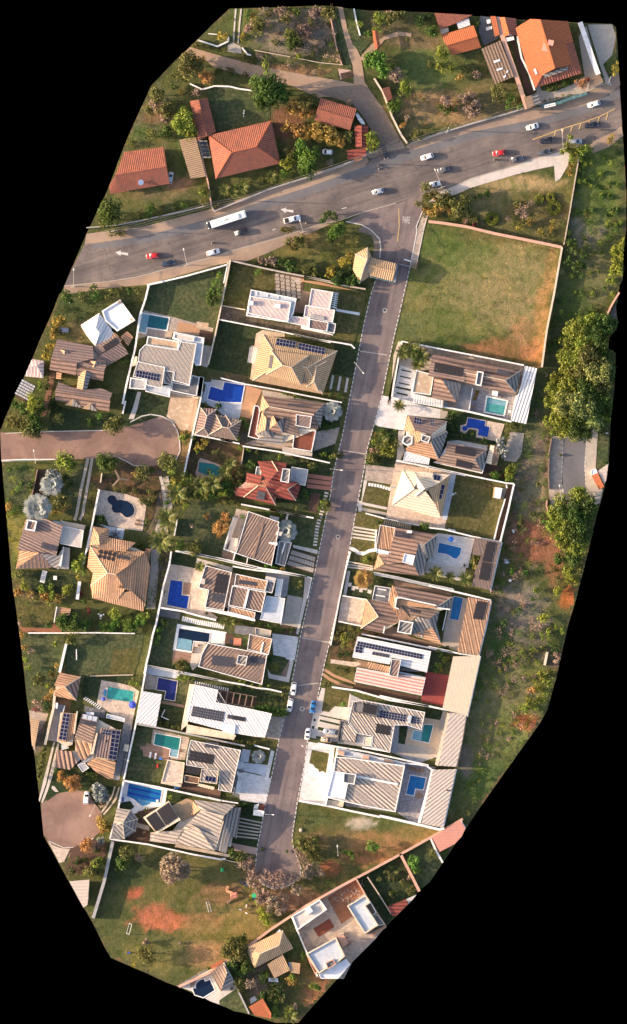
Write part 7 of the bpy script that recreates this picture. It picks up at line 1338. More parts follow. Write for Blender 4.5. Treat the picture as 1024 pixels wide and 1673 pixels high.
h.B("300,430 440,440 400,700 350,715 270,670",3.2,'cream');fs(h,["320,430,3.6 385,440,3.8 345,680,3.8 275,665,3.6"],'t_sand',80,.8,.03);fs(h,["385,440,3.7 440,445,3.4 395,650,3.4 345,680,3.7"],'t_sand',80,.8,.03);h.S("325,435 380,445 345,665 285,655",2,7,'solar',.1,base=3.6);h.B("435,420 445,420 420,610 405,605",4.2,'cream',name='parapet')
fs(h,["480,440,3.6 620,470,3.6 590,580,4.4 560,690,4.8 415,650,4.2"],'t_bf',25,.9);h.S("490,440 615,465 600,510 480,480",3,1,'slab_blue',.2,base=3.6);h.S("470,485 605,515 595,550 460,525",6,2,'sol_g',.1,base=3.8);fs(h,["415,655,4.2 560,690,4.6 550,780,3.6 480,835,3.4 440,770,3.6"],'t_sand',68,1.5,.2,["560,690,4.6 550,780,3.6"]);fs(h,["265,745,3.4 400,755,4.2 440,850,3.6 380,910,3.2 255,890,3.2"],'t_brown',80,1.5,.2)
fs(h,["630,560,4 810,575,4 770,830,3.8 580,800,4.6"],'t_mauve',-80,.9);h.S("730,575 805,585 765,830 705,815",2,7,'solar',.1,base=4);h.S("660,570 725,578 715,625 650,612",3,2,'solar',.1,base=4);h.S("610,645 705,660 690,810 585,790",5,5,'sol_b',.2,base=4);fs(h,["580,810,4.4 765,845,4 740,990,3 620,930,3 520,860,3.4"],'t_sand',20,1.5,.2);fs(h,["520,860,3.2 620,930,3.2 740,990,3.2 700,985,2.8 600,930,2.8"],'t_brown',20,1.0)
h.L("440,870 500,850 540,895 485,930",3.4,'slab','white',.2,.2);h.B("560,790 580,805 500,860 450,880 440,865",3.2,'slab');h.B("600,600 612,604 575,780 555,780",4.8,'cream',name='parapet');h.K(P("485,445 620,475 810,580 765,840 740,980 530,870 480,830 400,900 260,885 265,750 410,740 415,655"),0,3.0,'cream',.5)
h.L("690,440 790,465 840,480 835,510 680,475",2.6,'slab_blue','white',.2,.3);h.B("510,425 580,430 580,455 520,445",3.0,'w_roof');h.B("835,695 875,700 865,760 825,750",2.6,'cream');h.B("305,700 360,700 370,730 310,745",1.4,'slab_blue');h.B("245,345 280,350 275,400 235,385",2.4,'white');
sh('conc',"470,880 420,900 360,960 300,1060 330,1070 400,980 470,920");WL("255,250 240,400 210,520 170,700",2.4,'cream',.7);WL("335,375 320,430",1.6,'white',.3);WL("895,530 860,740 815,960",2.2,'slab_dark',.4)
sh('pavers',"40,410 200,440 180,500 90,640 90,760 60,700");h=HO('house','fawn tiled roof sliver cut by the left edge',"80,600",short='the left edge fawn roof');fs(h,["42,480,3.2 125,495,3.2 100,640,3.4 75,750,3.4"],'t_tan',10,.9);h.K(P("46,490 118,500 78,720"),0,3,'cream',.1)
sh('conc2',"240,680 255,680 215,860 180,1024 125,1180 118,1160 150,1024");sh('conc2',"275,685 290,690 260,860 220,1024 150,1190 140,1180 190,1024")
F(40,1240);sh('lawn_d',"250,90 480,30 530,110 560,200 520,260 430,250 280,280 190,350 170,340");sh('lawn_d',"560,180 740,240 700,380 640,440 560,340");kerbp=None
sh('cali',"750,230 762,232 735,320 680,410 650,450 640,440 680,380 730,300",Q='outer curved drive strip');sh('cali',"785,235 797,238 770,340 700,430 665,470 655,460 700,410 755,330",Q='inner curved drive strip');sh('conc2',"230,225 250,230 285,275 255,275 225,245",Q='small pale steps at the court')
sh('mulch',"380,750 590,670 690,700 680,800 560,980 340,930 380,840");sh('cali',"190,680 230,720 300,745 380,755 330,860 290,870");h=HO('house','pale metal roof corner cut by the lower left edge',"430,1010",'house',short='the lower left pale roof');F(0,0,1);h.plane("113,1440,3 146,1437,3 143,1478,3 136,1483,3",'t_gm',wall='white',amp=.04)
WL("184,1375 170,1440 152,1500",2.2,'grey_wall',.9,'grey wall left of the park, below the gazebo');WL("188,1368 178,1400",2.0,'grey_wall',.4)if False else None
# ============================================================ BOTTOM: PARK, PLAYGROUND, LOTS BELOW
F(0,0,1);lot(.05)
WL("756,1338 735,1350 700,1370 655,1395 600,1425 560,1446 500,1480 440,1520 400,1550 340,1590 292,1612",1.9,'pink_wall',.7,'long pale orange wall along the lower right of the park')
F(600,1300);h=HO('outbuilding','pink corrugated roof right of the last lot, cut by the edge',"660,330",'outbuilding',short='the pink corrugated roof');h.plane("540,350,3 780,205,3 820,275,3 790,340,3 730,405,3 605,470,3",'t_pinkmetal',wall='cream',amp=.03)if 't_pinkmetal' in M else h.plane("540,350,3 780,205,3 820,275,3 790,340,3 730,405,3 605,470,3",'t_salmon',wall='cream',amp=.03)
WL("530,360 570,450 630,560",2.0,'white',.5);WL("275,485 350,630 435,800",1.9,'pink_wall',.8);WL("0,680 100,830 200,990",1.5,'beige',.25);WL("780,205 820,270",2,'white',.3)
lot(.05);sh('lawn',"300,500 530,370 625,560 520,720 440,780");sh('lawn_d',"10,640 270,490 340,640 430,800 330,860 180,900 150,900")
h=HO('house','small terracotta roof piece cut by the lower right edge',"250,930",'house',short='the lower right red roof');h.plane("170,925,3 325,865,3 340,905,3 240,1008,3 205,1000,3",'t_red',wall='cream',period=.6,amp=.05);h.L("325,865 410,830 345,905",2.4,'conc2','white',.1,.1)
F(460,1400);lot(.06);sh('lawn_d',"630,170 700,140 930,500 870,580");sh('pavers',"90,500 320,360 620,185 870,580 780,690 590,880 520,1020 290,1010 120,610");sh('red_dirt',"380,340 620,190 690,300 550,400 590,500 500,560")
h=HO('building_site','unfinished white walled house with open rooms and a brown pit',"500,600",'building',short='the unfinished house');h.L("85,495 320,355 380,440 130,615",3.6,'conc2','white',.35,.4);h.B("195,435 235,410 262,455 220,482",4.2,'white',name='roof_box');h.B("235,410 320,358 375,435 262,500",3.7,'conc2',name='wall')if False else None
h.L("545,410 700,315 745,380 700,410 810,570 695,645",5.4,'slab_blue','cream',.45,.6);h.L("700,405 745,380 795,465 755,495",4.4,'wood_dark','white',.25,.4);h.L("765,500 800,478 865,565 800,580",4.0,'slab_dark','cream',.25,.4);h.B("680,370 700,405 745,380 715,340",4.9,'red_dirt',name='wall')if False else None;h.L("750,640 870,570 875,590 760,665",3.4,'tdeck','pink_wall',.2,.4)
h.L("200,810 455,670 530,830 455,900 370,940 310,980 230,850",5.4,'slab_blue','cream',.5,.6);h.L("365,885 430,855 455,900 385,940",5.8,'slab_dark','pink_wall',.3,.4,z0=4.5);h.L("310,985 540,850 575,900 470,1020 330,1020",3.8,'w_roof','white',.25,.4);h.L("205,820 240,870 305,965 275,975",3.6,'wood_dark','pink_wall',.25,.4);h.B("480,640 505,630 560,720 510,760 470,680",1.2,'pink_wall',name='stair_block')
for k in range(4):h.B(f"{478+k*20},{648+k*28} {520+k*20},{626+k*28} {526+k*20},{640+k*28} {486+k*20},{662+k*28}",1.0-.2*k+.3,'brown_wall' if k%2 else 'conc',name='stair')
sp=P("265,600 400,515 440,585 310,670");o=Geo().prism([q[:2]for q in sp],.02,.22).obj('excavation',M['rust_deck']);clean(o,'dark red brown rectangular pit cover in the building site','pit',None,'structure');sh('sdeck',"205,625 265,600 310,670 255,722");WL("85,500 130,615 210,800 300,1000",2.2,'white',.3);WL("620,180 690,300 875,585",2.2,'pink_wall',.3)
rng_=random.Random(3)
g=Geo()
for k in range(260):x,y=rng_.uniform(400,690),rng_.uniform(190,400);X,Y=W(x,y);(y>540-.6*x+40)and g.box(X,Y,.05,rng_.uniform(.1,.5),rng_.uniform(.1,.4),rng_.uniform(.1,.35),rng_.uniform(0,3))
o=g.obj('rubble',M['stones_m']);LT(o,'scattered rubble and boards',W(560,290),'rubble',None,'stuff')
F(280,1480);lot(.06);h=HO('house','tan hipped house with a lower wing below the park',"830,350",short='the tan park side house');fs(h,["635,345,3.2 870,230,3.2 930,205,3.2 900,330,5.2 740,400,5.2"],'t_tan',None,.6,.05,["900,330,5.2 740,400,5.2","930,205,3.2 900,330,5.2"]);fs(h,["930,205,3.2 1020,355,3.2 695,520,3.2 740,400,5.2 900,330,5.2"],'t_tan',None,.6,.05);fs(h,["635,345,3.2 740,400,5.2 695,520,3.2 635,400,3.2"],'t_tan',None,.6,.05)
h.plane("800,490,3 930,402,3 990,540,2.6 860,605,2.6",'t_tan',wall='white',period=.6,amp=.05);h.K(P("640,350 925,215 1010,355 700,505"),0,3.0,'white',.3);h.L("870,230 905,195 915,210 890,235",3.0,'w_roof','white',.1,.1);h.B("815,600 890,605 895,640 810,632",.6,'w_roof',name='step')
h.B("980,470 1005,475 1000,540 985,540",1.6,'slab_blue');F(400,1560,6.4);h.plane("485,75,2.4 580,90,2.4 570,200,2.2 475,185,2.2",'t_tan',wall='cream',amp=.03)
h=HO('house','small bright orange roof cut by the bottom edge',"150,570",short='the bottom edge orange roof');h.plane("40,545,3.2 185,455,3.4 275,610,3.4 270,670,3.2 100,630,3.2",'t_orange',wall='cream',ang=60);sh('slab_blue',"50,460 100,430 130,470 60,515")
F(280,1480);h=HO('house','grey brown hipped pool house with a red strip beside the navy pool',"430,610",short='the bottom pool house');fs(h,["325,555,3.2 440,485,3.2 465,560,4.8 412,720,3.2"],'t_bf',62,.6,.05);fs(h,["440,485,3.2 525,640,3.2 412,720,3.2 465,560,4.8"],'t_gt',-30,.7,.06);h.K(P("330,560 440,495 520,640 415,715"),0,3.0,'white',.2);h.plane("325,505,2.4 420,450,2.4 435,475,2.4 335,530,2.4",'t_orange',wall='white',amp=.04)
lot(.055);sh('conc2',"75,680 320,545 430,475 525,640 545,690 400,790 400,825 330,800 180,720");sh('slab_dark',"40,668 320,510 320,540 70,682");pool('navy pool with a stepped corner at the bottom edge',"205,650 240,620 270,612 280,635 320,617 360,705 265,765 195,742 178,690 205,690",'w_blue_dark' if 'w_blue_dark' in M else 'w_navy','white',.3)
sh('lawn',"400,790 545,695 650,905 520,880 460,850 400,828");WL("545,685 650,905",2,'grey_wall',.4);WL("435,475 525,640",2.4,'white',.3);WL("70,680 320,540 440,475",1.6,'cream',.35);sh('deck_boards',"150,650 200,625 215,650 165,680",Q='small brown deck')
# playground
F(340,1380)
e=thing('play_tower','red roofed wooden play tower with two slides on the park grass',"212,422",'play tower');X,Y=W(212,422)
Geo().add([(X-1,Y-.9,2.3),(X+1,Y-.9,2.3),(X+1,Y+.9,2.3),(X-1,Y+.9,2.3),(X-.8,Y-.2,3.1),(X+.8,Y+.2,3.1)],[(0,1,5,4),(2,3,4,5),(1,2,5),(3,0,4),(3,2,1,0)]).obj('roof',M['coral'],e)
for a in((-.8,-.7),(.8,-.7),(.8,.7),(-.8,.7)):Geo().box(X+a[0],Y+a[1],0,.12,.12,2.3).obj('post',M['wood'],e)
Geo().box(X,Y,1.1,1.7,1.5,.1).obj('deck',M['wood'],e)
for q,m_ in(("205,440 155,490",'wood_dark'),("222,402 250,352",'wood_dark'),("200,405 150,385",'wood'),("165,345 150,385",'wood')):a,b=P(q);Geo().beam((*a[:2],1.1),(*b[:2],.15),.9,.08).obj('slide',M[m_],e)
e=thing('climbing_set','small green, red, blue and yellow plastic play set beside the twiggy trees',"385,425",'play set');X,Y=W(385,425)
Geo().box(X,Y,.9,1.5,1.3,.9).obj('roof',M['green_plastic'],e);Geo().box(X+1.6,Y+.1,0,.9,.8,1.1).obj('cabin',M['red_plastic'],e);Geo().beam((X-.1,Y-.5,1.0),(X-.2,Y-1.5,.1),.7,.1).obj('slide',M['blue_plastic'],e);Geo().box(X-1.2,Y-.1,0,.8,.7,.8).obj('cube',M['yellow_plastic'],e)
for a in((-.6,-.5),(.6,-.5),(.6,.5),(-.6,.5)):Geo().box(X+a[0],Y+a[1],0,.1,.1,.9).obj('post',M['green_plastic'],e)
SM('picnic_board','tan rectangular board at the edge of the twiggy trees','board',457,386,lambda g:g.box(0,0,.4,.9,1.7,.1).box(-.3,0,0,.1,1,.4).box(.3,0,0,.1,1,.4),'sdeck');SM('play_tent','small green pointed tent on the park lawn','tent',118,208,lambda g:g.add([(-.6,-.7,0),(.6,-.6,0),(.5,.6,0),(-.5,.5,0),(0,0,1.2)],[(0,1,4),(1,2,4),(2,3,4),(3,0,4)]),'green_plastic')
e=thing('trampoline','two dark round trampolines standing side by side',"300,318",'trampoline');X,Y=W(300,318)
Geo().tube([(X-.6,Y+.3,.8),(X-.6,Y+.3,.88)],[1.1,1.1],18).obj('mat',M['rubber'],e);Geo().tube([(X+.9,Y-.4,.8),(X+.9,Y-.4,.88)],[.9,.9],18).obj('mat',M['c_navy'],e)
for k in range(6):a=k*1.047;Geo().box(X-.6+math.cos(a),Y+.3+math.sin(a),0,.07,.07,.8).obj('leg',M['steel'],e)
e['label']='pair of joined dark round trampolines on the park lawn'
for(x,y,rz,lb)in((318,512,80,'upright white spring toy on the park grass'),(318,572,-30,'lying white spring toy on the park grass'),(268,543,-10,'blue grey spring toy on the park grass')):SM('spring_rider',lb,'spring toy',x,y,lambda g:(g.box(0,0,.4,.9,.3,.35),g.tube([(0,0,0),(0,0,.4)],[.12,.1],8),g.box(.35,0,.7,.2,.2,.3)),'cloth_white' if 'white' in lb else 'slab_blue',rz)
def goal(x,y,rz,lb):
 X,Y=W(x,y);e=empty('football_goal',(X,Y),0,R(rz));clean(e,lb,'football goal','football goals on the park pitch')
 for s_ in(-1.7,1.7):sub('goal_post',cm('k|post',lambda:Geo().box(0,0,0,.12,.12,1.8),'white',False),e,(0,s_,0));sub('back_stay',cm('k|stay',lambda:Geo().beam((0,0,1.75),(-.9,0,.1),.08),'white',False),e,(0,s_,0))
 sub('crossbar',cm('k|bar',lambda:Geo().box(0,0,1.75,.14,3.5,.14),'white',False),e);sub('ground_bar',cm('k|gbar',lambda:Geo().box(-.9,0,.02,.1,3.5,.08),'white',False),e)
F(140,1400,4.655);goal(340,550,-15,'white football goal left of the red worn pitch');goal(925,382,195,'white football goal right of the red worn pitch')
# ============================================================ TREES, SHRUBS, PALMS
F(160,0,4);trs('olive',"590,430,26 560,500,14");trs('gold',"660,400,16");trs('orange',"705,500,15");trs('yg',"560,800,24 590,860,17 570,740,14");trs('bush',"890,485,9 790,465,9");trs('yellow',"812,235,11 945,240,9 545,600,7");trs('obush',"330,720,12 350,890,13 230,935,8 860,460,9 960,490,8");trs('olive',"380,620,16 430,720,16");trs('bbush',"380,690,14 440,780,12 640,600,9");trs('obush',"640,295,10 700,315,8 950,380,10 1000,395,8 830,330,7");trs('green',"440,870,14 980,90,9 500,570,8");trs('pbush',"985,190,10");trs('yellow',"1015,100,9");trs('bush',"230,200,6")if False else None
WL("650,262 780,303 850,270 853,240",.7,'white',.4,'low white edging wall round the little garden');WL("720,220 778,225",.7,'white',.2);WL("940,310 975,355 1000,360",.7,'white',.35);F(160,0,4);WL("600,547 680,585 760,562 860,565 920,580 1008,592",.9,'white',.4,'winding low white wall above the mown lawn');SN('conc2',"900,60 893,150 885,275",17,.9,.5,turn=0);SN('conc2',"935,60 925,150 915,280",17,.9,.5);sh('conc',"850,290 880,276 930,300 940,352 838,335",Q='small concrete pad at the end of stepping stones');SM('deer_statue','small white statue on the mown lawn','statue',952,740,lambda g:(g.ball((0,0,.7),.3,.25),g.box(.1,.5,.2,.25,1.2,.4),g.box(0,-.9,0,.2,.9,.15)),'white')
F(416,0,4);tr('green',60,560,30,hk=1.3);tr('green',150,590,24);tr('yg',74,430,7.5,19,hk=3.2,Q='tall narrow conifer');trs('green',"40,670,20 110,650,20 200,620,14");trs('gold',"280,700,16 340,730,16 240,720,12");trs('olive',"330,670,15 380,660,12");trs('gold',"210,830,13 280,850,16 340,870,16 400,850,17 460,880,18 520,880,17 560,920,14");trs('yellow',"430,900,12 500,930,11");trs('olive',"610,890,12");trs('yg',"770,910,15 765,960,12");trs('pbush',"610,675,8");trs('bright',"745,400,15 800,370,16 820,430,17 840,480,12 740,220,8");trs('bbush',"925,490,15");trs('yg',"980,580,15 910,440,9 690,150,8");trs('bright',"915,690,15 1000,540,7");trs('orange',"970,820,9");trs('bbush',"1000,770,7")
trs('green',"250,290,17 230,220,12 280,80,10");trs('olive',"205,120,12 480,90,15 500,50,12 240,240,14 30,150,14 20,200,13 370,150,8");trs('yg',"470,70,10 820,120,13 800,190,10 290,370,8 500,290,7");trs('obush',"130,270,9 380,340,6 230,70,7 90,90,7 540,350,6 460,270,5");trs('bbush',"330,200,14 320,300,12 60,40,11 160,60,12 400,80,14 270,330,9 900,60,12");trs('olive',"900,120,14 960,90,12");trs('bright',"310,970,17 260,1000,13 390,1000,13");trs('obush',"1000,260,6")
F(672,0,4);tr('yg',198,350,16);trs('yg',"185,440,12 265,450,11");trs('gold',"318,500,9");trs('obush',"355,450,9 120,420,8");trs('olive',"570,590,14 560,640,12");trs('brbush',"645,640,12 710,690,9 640,690,8");trs('bush',"425,150,9 240,720,11 200,700,9 280,710,9");trs('pbush',"390,620,9 340,640,10 230,665,12");trs('bbush',"400,730,14 430,690,12 360,710,8 430,490,9");trs('obush',"80,650,6 40,880,13 20,900,10");trs('brbush',"930,575,6 1005,545,7 895,590,5");trs('pbush',"965,565,5")
tr('green',130,200,14);trs('dark',"60,140,14 110,110,12");F(820,0,5.02);tr('orange',655,680,13,Q='orange leaved tree');trs('red',"700,650,7");trs('obush',"430,720,7 520,680,7 470,700,7 350,825,5 400,820,5 560,640,5 380,740,6");trs('obush',"450,800,4 500,785,4 550,780,4");tr('yellow',930,560,9,16)
F(100,240,4);tr('green',330,430,28,26);tr('olive',270,470,15);trs('obush',"340,560,12 400,560,10");trs('brbush',"585,400,11 800,385,8 560,450,8");trs('obush',"510,440,9 660,400,7 640,440,7 920,270,11 950,310,11 940,360,10 730,400,6");trs('yg',"930,300,9");trs('green',"210,925,9 450,935,9");trs('olive',"340,950,9 400,940,8 500,950,9")
F(340,240,4);tr('bright',640,90,20);tr('green',660,150,18);tr('yg',520,110,16);tr('olive',545,40,14,Q='olive reddish tree');trs('brbush',"590,60,13 500,170,11");palm(415,195,11);palm(230,265,12);palm(110,280,11);palm(165,300,10);trs('obush',"350,210,7 280,230,7 60,370,8 20,370,8");trs('bbush',"800,105,8");trs('brbush',"185,260,6")
tr('green',790,440,13,9,Q='dark green tree over the verge');tr('green',750,480,9);tr('green',830,470,8);tr('bright',835,560,17);tr('green',800,590,13);tr('bright',870,530,11);tr('olive',525,540,15,8,Q='feathery olive tree');tr('olive',590,620,14);tr('olive',520,620,10);tr('olive',560,655,14,8);tr('olive',620,600,9)
trs('green',"540,785,12 840,880,11 480,740,8 960,860,12 920,880,11 1000,830,10");trs('yellow',"810,810,11 790,830,9 900,740,12 930,710,9 870,760,8");trs('bbush',"350,745,9 390,740,9 420,750,9");trs('olive',"640,800,10 700,820,9 960,570,9 880,640,9 960,640,9");trs('bush',"450,770,7 650,830,8 750,850,8 870,640,6");trs('dark',"850,850,14 940,800,12 900,840,12 690,800,8");tr('brbush',325,815,7);trs('obush',"140,850,6 160,800,6 130,920,5 160,870,5");trs('brbush',"50,885,9 70,835,6");tr('lime',68,838,5);tr('yellow',28,825,3);trs('green',"40,950,13 30,1000,14 10,960,9");tr('yg',90,1000,6)
F(560,240,4);trs('olive',"540,260,11 590,310,12 650,360,15 690,330,13");trs('gold',"640,400,14 590,430,12 690,380,11 540,400,9");trs('orange',"620,340,11 700,410,9");trs('olive',"540,320,9 500,370,9");trs('olive',"760,390,20 800,360,14 820,410,12");trs('obush',"720,440,10 750,440,8 540,440,8");trs('bush',"945,300,6 900,320,6 860,330,5");trs('red',"870,490,6 800,480,5");trs('pbush',"810,490,7");trs('bush',"690,470,5");
def ringbush(x,y,r):
 X,Y=W(x,y);e=empty('ring_hedge',(X,Y));LT(e,'round clipped hedge ring with hollow centre',(X,Y),'hedge');n=int(r*r*9);a=RNG.uniform(0,6.283,n);d=r*M_PX*(.66+.28*np.sqrt(RNG.uniform(0,1,n))*np.sign(RNG.uniform(-1,1,n)));z=.9*np.sqrt(np.maximum(.02,1-((d/(r*M_PX)-.66)/.34)**2))
 C=np.stack([d*np.cos(a),d*np.sin(a),z*RNG.uniform(.6,1,n)+.1],1);nn=RNG.normal(size=(n,3));nn[:,2]=abs(nn[:,2])+.4;nn/=np.linalg.norm(nn,axis=1,keepdims=True)
 o=NOB('foliage',leaf_mesh('foliage',leaf_arrays(C,nn,.2),'l_yg'));LINK(o);o.parent=e
ringbush(972,468,11);F(768,200,4);ringbush(142,628,12);ringbush(450,502,8.5);ringbush(527,489,8);ringbush(548,557,13)
tr('pink',340,580,15);tr('pink',395,530,9);tr('pbush',242,620,6);tr('pink',370,600,9);trs('yellow',"320,680,9 390,650,9 465,715,8 545,650,7 530,700,7 310,540,8");trs('olive',"300,660,8 310,530,9 350,650,7 400,620,8");trs('obush',"480,740,5 540,740,5 30,640,8");trs('bush',"110,460,8 60,480,6");trs('red',"30,660,7");trs('yg',"650,90,8 640,170,13 680,190,12 740,170,13 780,180,9 660,240,9 600,190,7 720,240,8");trs('yellow',"655,290,7 650,330,7 670,270,6 910,120,8 935,90,6");trs('obush',"620,780,7")
trs('green',"680,820,13 740,870,10 640,900,9 700,940,12 670,780,10 730,940,8");trs('lime',"960,830,14 1000,880,14 950,930,14 990,960,14 930,980,10 1000,790,10");trs('olive',"800,860,8 900,420,7 760,600,7")
F(0,480);tr('yellow',500,230,14);tr('yellow',450,340,10,14);trs('yellow',"420,440,9 390,520,10");trs('olive',"380,480,7 470,290,8");trs('bush',"870,180,6 880,215,5");trs('olive',"920,15,10 680,20,11 1000,10,8");trs('green',"560,20,13 800,20,11");trs('green',"1030,560,9 590,60,7");tr('brbush',335,770,8,11);trs('obush',"400,650,7 390,720,6 410,600,5");tr('yg',275,910,20);tr('yellow',270,915,9,hk=2);trs('green',"330,950,14 120,930,12 200,970,13");trs('dark',"440,900,12 460,960,9 400,780,7")
F(0,640);trs('olive',"200,260,15 130,270,14 90,230,12");tr('olive',230,330,17);tr('green',300,270,18);tr('green',260,210,15);tr('olive',310,350,12);tr('olive',60,300,10);tr('olive',483,235,11.5);trs('bush',"755,245,7 755,275,7");tr('brbush',830,205,7);tr('olive',950,290,18,Q='olive green broad street tree');tr('olive',990,250,13);tr('yg',540,570,19);tr('yg',590,620,15);tr('olive',500,600,13);tr('dark',590,780,9);tr('dark',545,720,9);tr('green',890,590,21);tr('green',850,560,14);tr('obush',950,640,10)
tr('silver',440,720,17,Q='big silvery shrub');tr('silver',390,820,11);tr('silver',470,760,12);trs('obush',"775,860,7.5 755,940,7.5");tr('olive',500,930,17);tr('gold',550,960,11);trs('gold',"470,1000,9 70,960,9");tr('dark',260,780,9)
trs('bush',"80,650,7 140,630,6");WL("950,790 985,700 1000,720",.01,'conc',.1)if False else None
F(0,780);palm(310,255,23,'fan','l_silver',34,Q='large silvery grey fan palm');palm(430,60,18,'fan','l_silver',30,Q='large silvery grey fan palm');trs('obush',"180,390,5 210,345,5");tr('obush',160,820,12,Q='grey green bush');trs('yg',"215,910,11 560,930,11 340,920,9 420,920,9 640,740,13 690,650,9 700,700,9");trs('bright',"615,720,9 690,750,8 620,760,8 425,930,7 700,790,7");trs('gold',"150,960,9 390,1000,10 480,1010,10 240,970,8 340,960,7");tr('red',677,970,6);trs('pbush',"260,980,7 190,960,7");trs('olive',"300,1010,8 540,980,9");tr('yellow',650,840,6);tr('dark',845,355,9);tr('obush',780,140,7);tr('obush',757,215,8)
F(140,780);palm(680,345,21,n=16,Q='large green gold palm');palm(635,525,23,n=16,Q='large green gold palm');tr('dark',130,352,9);trs('bush',"515,365,6 460,565,8");tr('brbush',790,565,12);tr('olive',915,590,15);trs('obush',"560,170,10 540,120,8 480,200,8 400,120,8 330,110,8 250,95,7 620,690,7 650,800,7 680,690,6");palm(955,745,9,n=10,Q='small pool terrace palm');tr('pbush',890,405,6);tr('orange',1010,330,7);trs('obush',"640,900,6 640,960,6 600,1010,6");tr('dark',530,220,9)
# bare branched white limb tree by the cul de sac
X,Y=W(80,30);e=empty('bare_branch',(X,Y));LT(e,'pale forked leafless trunk over the soil',(X,Y),'tree');F(180,620)
for q in("75,830 40,760","75,830 20,890","75,830 150,840"):a,b=P(q);Geo().beam((*a[:2],2.5),(*b[:2],2.0),.55,.3).obj('branch',M['trunk'],e)
tr('olive',265,775,15,Q='olive green broad street tree');tr('green',350,760,9);tr('gold',220,780,9);tr('olive',480,690,18,Q='olive green broad street tree');tr('yg',510,730,14);tr('olive',455,650,11);tr('yg',615,485,10);tr('green',670,480,9);trs('obush',"620,450,8 640,520,8");trs('bush',"790,350,5")if False else None;tr('yellow',745,560,11);tr('yellow',790,520,9);tr('yg',730,600,7);tr('olive',880,610,8);trs('obush',"800,210,6");tr('dark',905,220,7,10);trs('yellow',"1000,450,6");palm(680,870,16,n=12);palm(820,880,15,n=12);palm(960,770,13,n=12);palm(1010,700,12,n=12);palm(560,950,19,n=14);palm(640,900,14,n=13);palm(780,950,14,n=13);trs('yellow',"540,870,12 620,980,13 720,960,11");trs('green',"590,900,13 700,950,13 850,960,12 900,900,9 960,880,10 1000,930,12");trs('gold',"520,900,8 1010,860,8");trs('olive',"820,770,6 1000,820,9 1080,780,10 1080,880,10")
F(300,780);palm(240,50,18,n=14);palm(140,70,17,n=14);palm(60,110,15,n=13);trs('yg',"30,60,13 330,120,12 200,150,10 100,150,10 280,150,8");trs('green',"350,60,12 400,110,9 20,10,12");trs('obush',"350,205,7 400,200,7 450,220,6 300,210,5");tr('yg',20,230,9);tr('orange',310,420,15,Q='orange brown dry tree');tr('orange',350,330,11,Q='orange brown dry tree');tr('gold',300,480,8);tr('olive',100,590,13);tr('obush',60,570,8);tr('pbush',210,325,6);tr('obush',75,400,5);palm(855,450,17,'fan','l_silver',30,Q='silvery fan palm');tr('brbush',487,335,6,4.5);trs('brbush',"700,295,5 820,305,6");tr('gold',820,770,6);tr('obush',800,610,5);trs('brbush',"700,740,6 750,750,6");palm(135,745,8,n=10,Q='small terrace corner palm');palm(950,885,8,n=11,Q='small round lawn palm')
F(360,600);palm(935,370,15,'fan','l_silver',32,Q='silvery fan palm');trs('bush',"900,500,8 860,500,7 950,480,8");trs('yg',"838,730,5 878,720,5 915,755,5 500,750,7");trs('olive',"960,740,7 770,830,9");trs('green',"780,830,9 260,810,9 240,830,8 190,440,7 210,490,8 770,860,6");trs('yg',"180,440,7 160,680,7 230,690,6 100,580,6 60,560,5 150,600,6 620,235,5");trs('bush',"560,215,6 520,210,5 640,245,6 1000,240,7 930,230,7");trs('obush',"300,710,5 600,750,5 680,770,6 730,790,5 200,480,6 590,755,5");tr('dark',1000,740,8);trs('obush',"60,850,7 150,880,9 20,900,9 100,1000,10")
F(440,760);trs('green',"300,235,8 320,260,7 470,335,10 440,360,9");tr('olive',480,350,11);tr('yg',440,310,7);trs('obush',"230,355,6 400,430,6 460,290,6");trs('olive',"350,10,9");trs('green',"700,30,3")if False else None;tr('yg',100,405,5);tr('dark',300,510,6)
F(220,900);tr('yg',90,540,11);tr('bright',40,580,12);trs('bright',"20,610,10");trs('brbush',"205,655,9 190,720,8 180,765,6");tr('dark',245,600,10);tr('olive',385,945,12);tr('yg',410,965,10);palm(745,590,10,n=11,Q='small golden green palm');palm(805,600,8,n=10,Q='small golden green palm');tr('bush',600,520,3,5);tr('bush',705,545,3,5);palm(550,130,8,n=10)if False else None;trs('obush',"180,400,5 215,280,5 225,100,6 230,30,6 195,350,5");trs('bush',"440,512,2 325,488,2")
F(380,900);palm(350,970,9,n=12,Q='golden green lawn palm');trs('bush',"80,590,5 160,610,5 230,620,5 300,630,5 365,650,5");tr('dark',430,660,7,5);tr('dark',490,660,8,5);tr('gold',410,155,6);trs('brbush',"280,130,6 340,130,5 620,640,1");palm(545,275,8,n=12,Q='small dark lawn palm');tr('dark',310,900,6);trs('brbush',"10,560,5")
F(380,1080)
for i,x in enumerate(range(190,440,34)):tr('green',x+6,385+i*7,9,Q='clipped dark green hedge tree',hk=.9);tr('yg',x,410+i*5,8,Q='clipped yellow green hedge tree',hk=.9)
tr('dark',345,310,5);trs('yg',"100,180,5 160,205,6 230,225,6 60,170,5 300,205,5");trs('obush',"440,210,4 430,260,5 440,310,4 420,280,5 190,680,7 140,690,7 60,680,7 20,670,8");trs('dark',"160,720,7");palm(215,800,12,'fan','l_silver',26,Q='greyish fan palm',h=1.5)
F(200,1080);trs('obush',"310,520,6 370,520,6 430,550,7 480,575,7 300,480,5");tr('olive',490,50,12);trs('dark',"440,40,8 540,60,9");trs('yg',"470,145,7 540,135,8 590,140,6 520,150,6 120,190,6");trs('obush',"90,680,5 65,830,5 90,150,7 50,180,6 125,560,5");tr('bush',990,210,7)
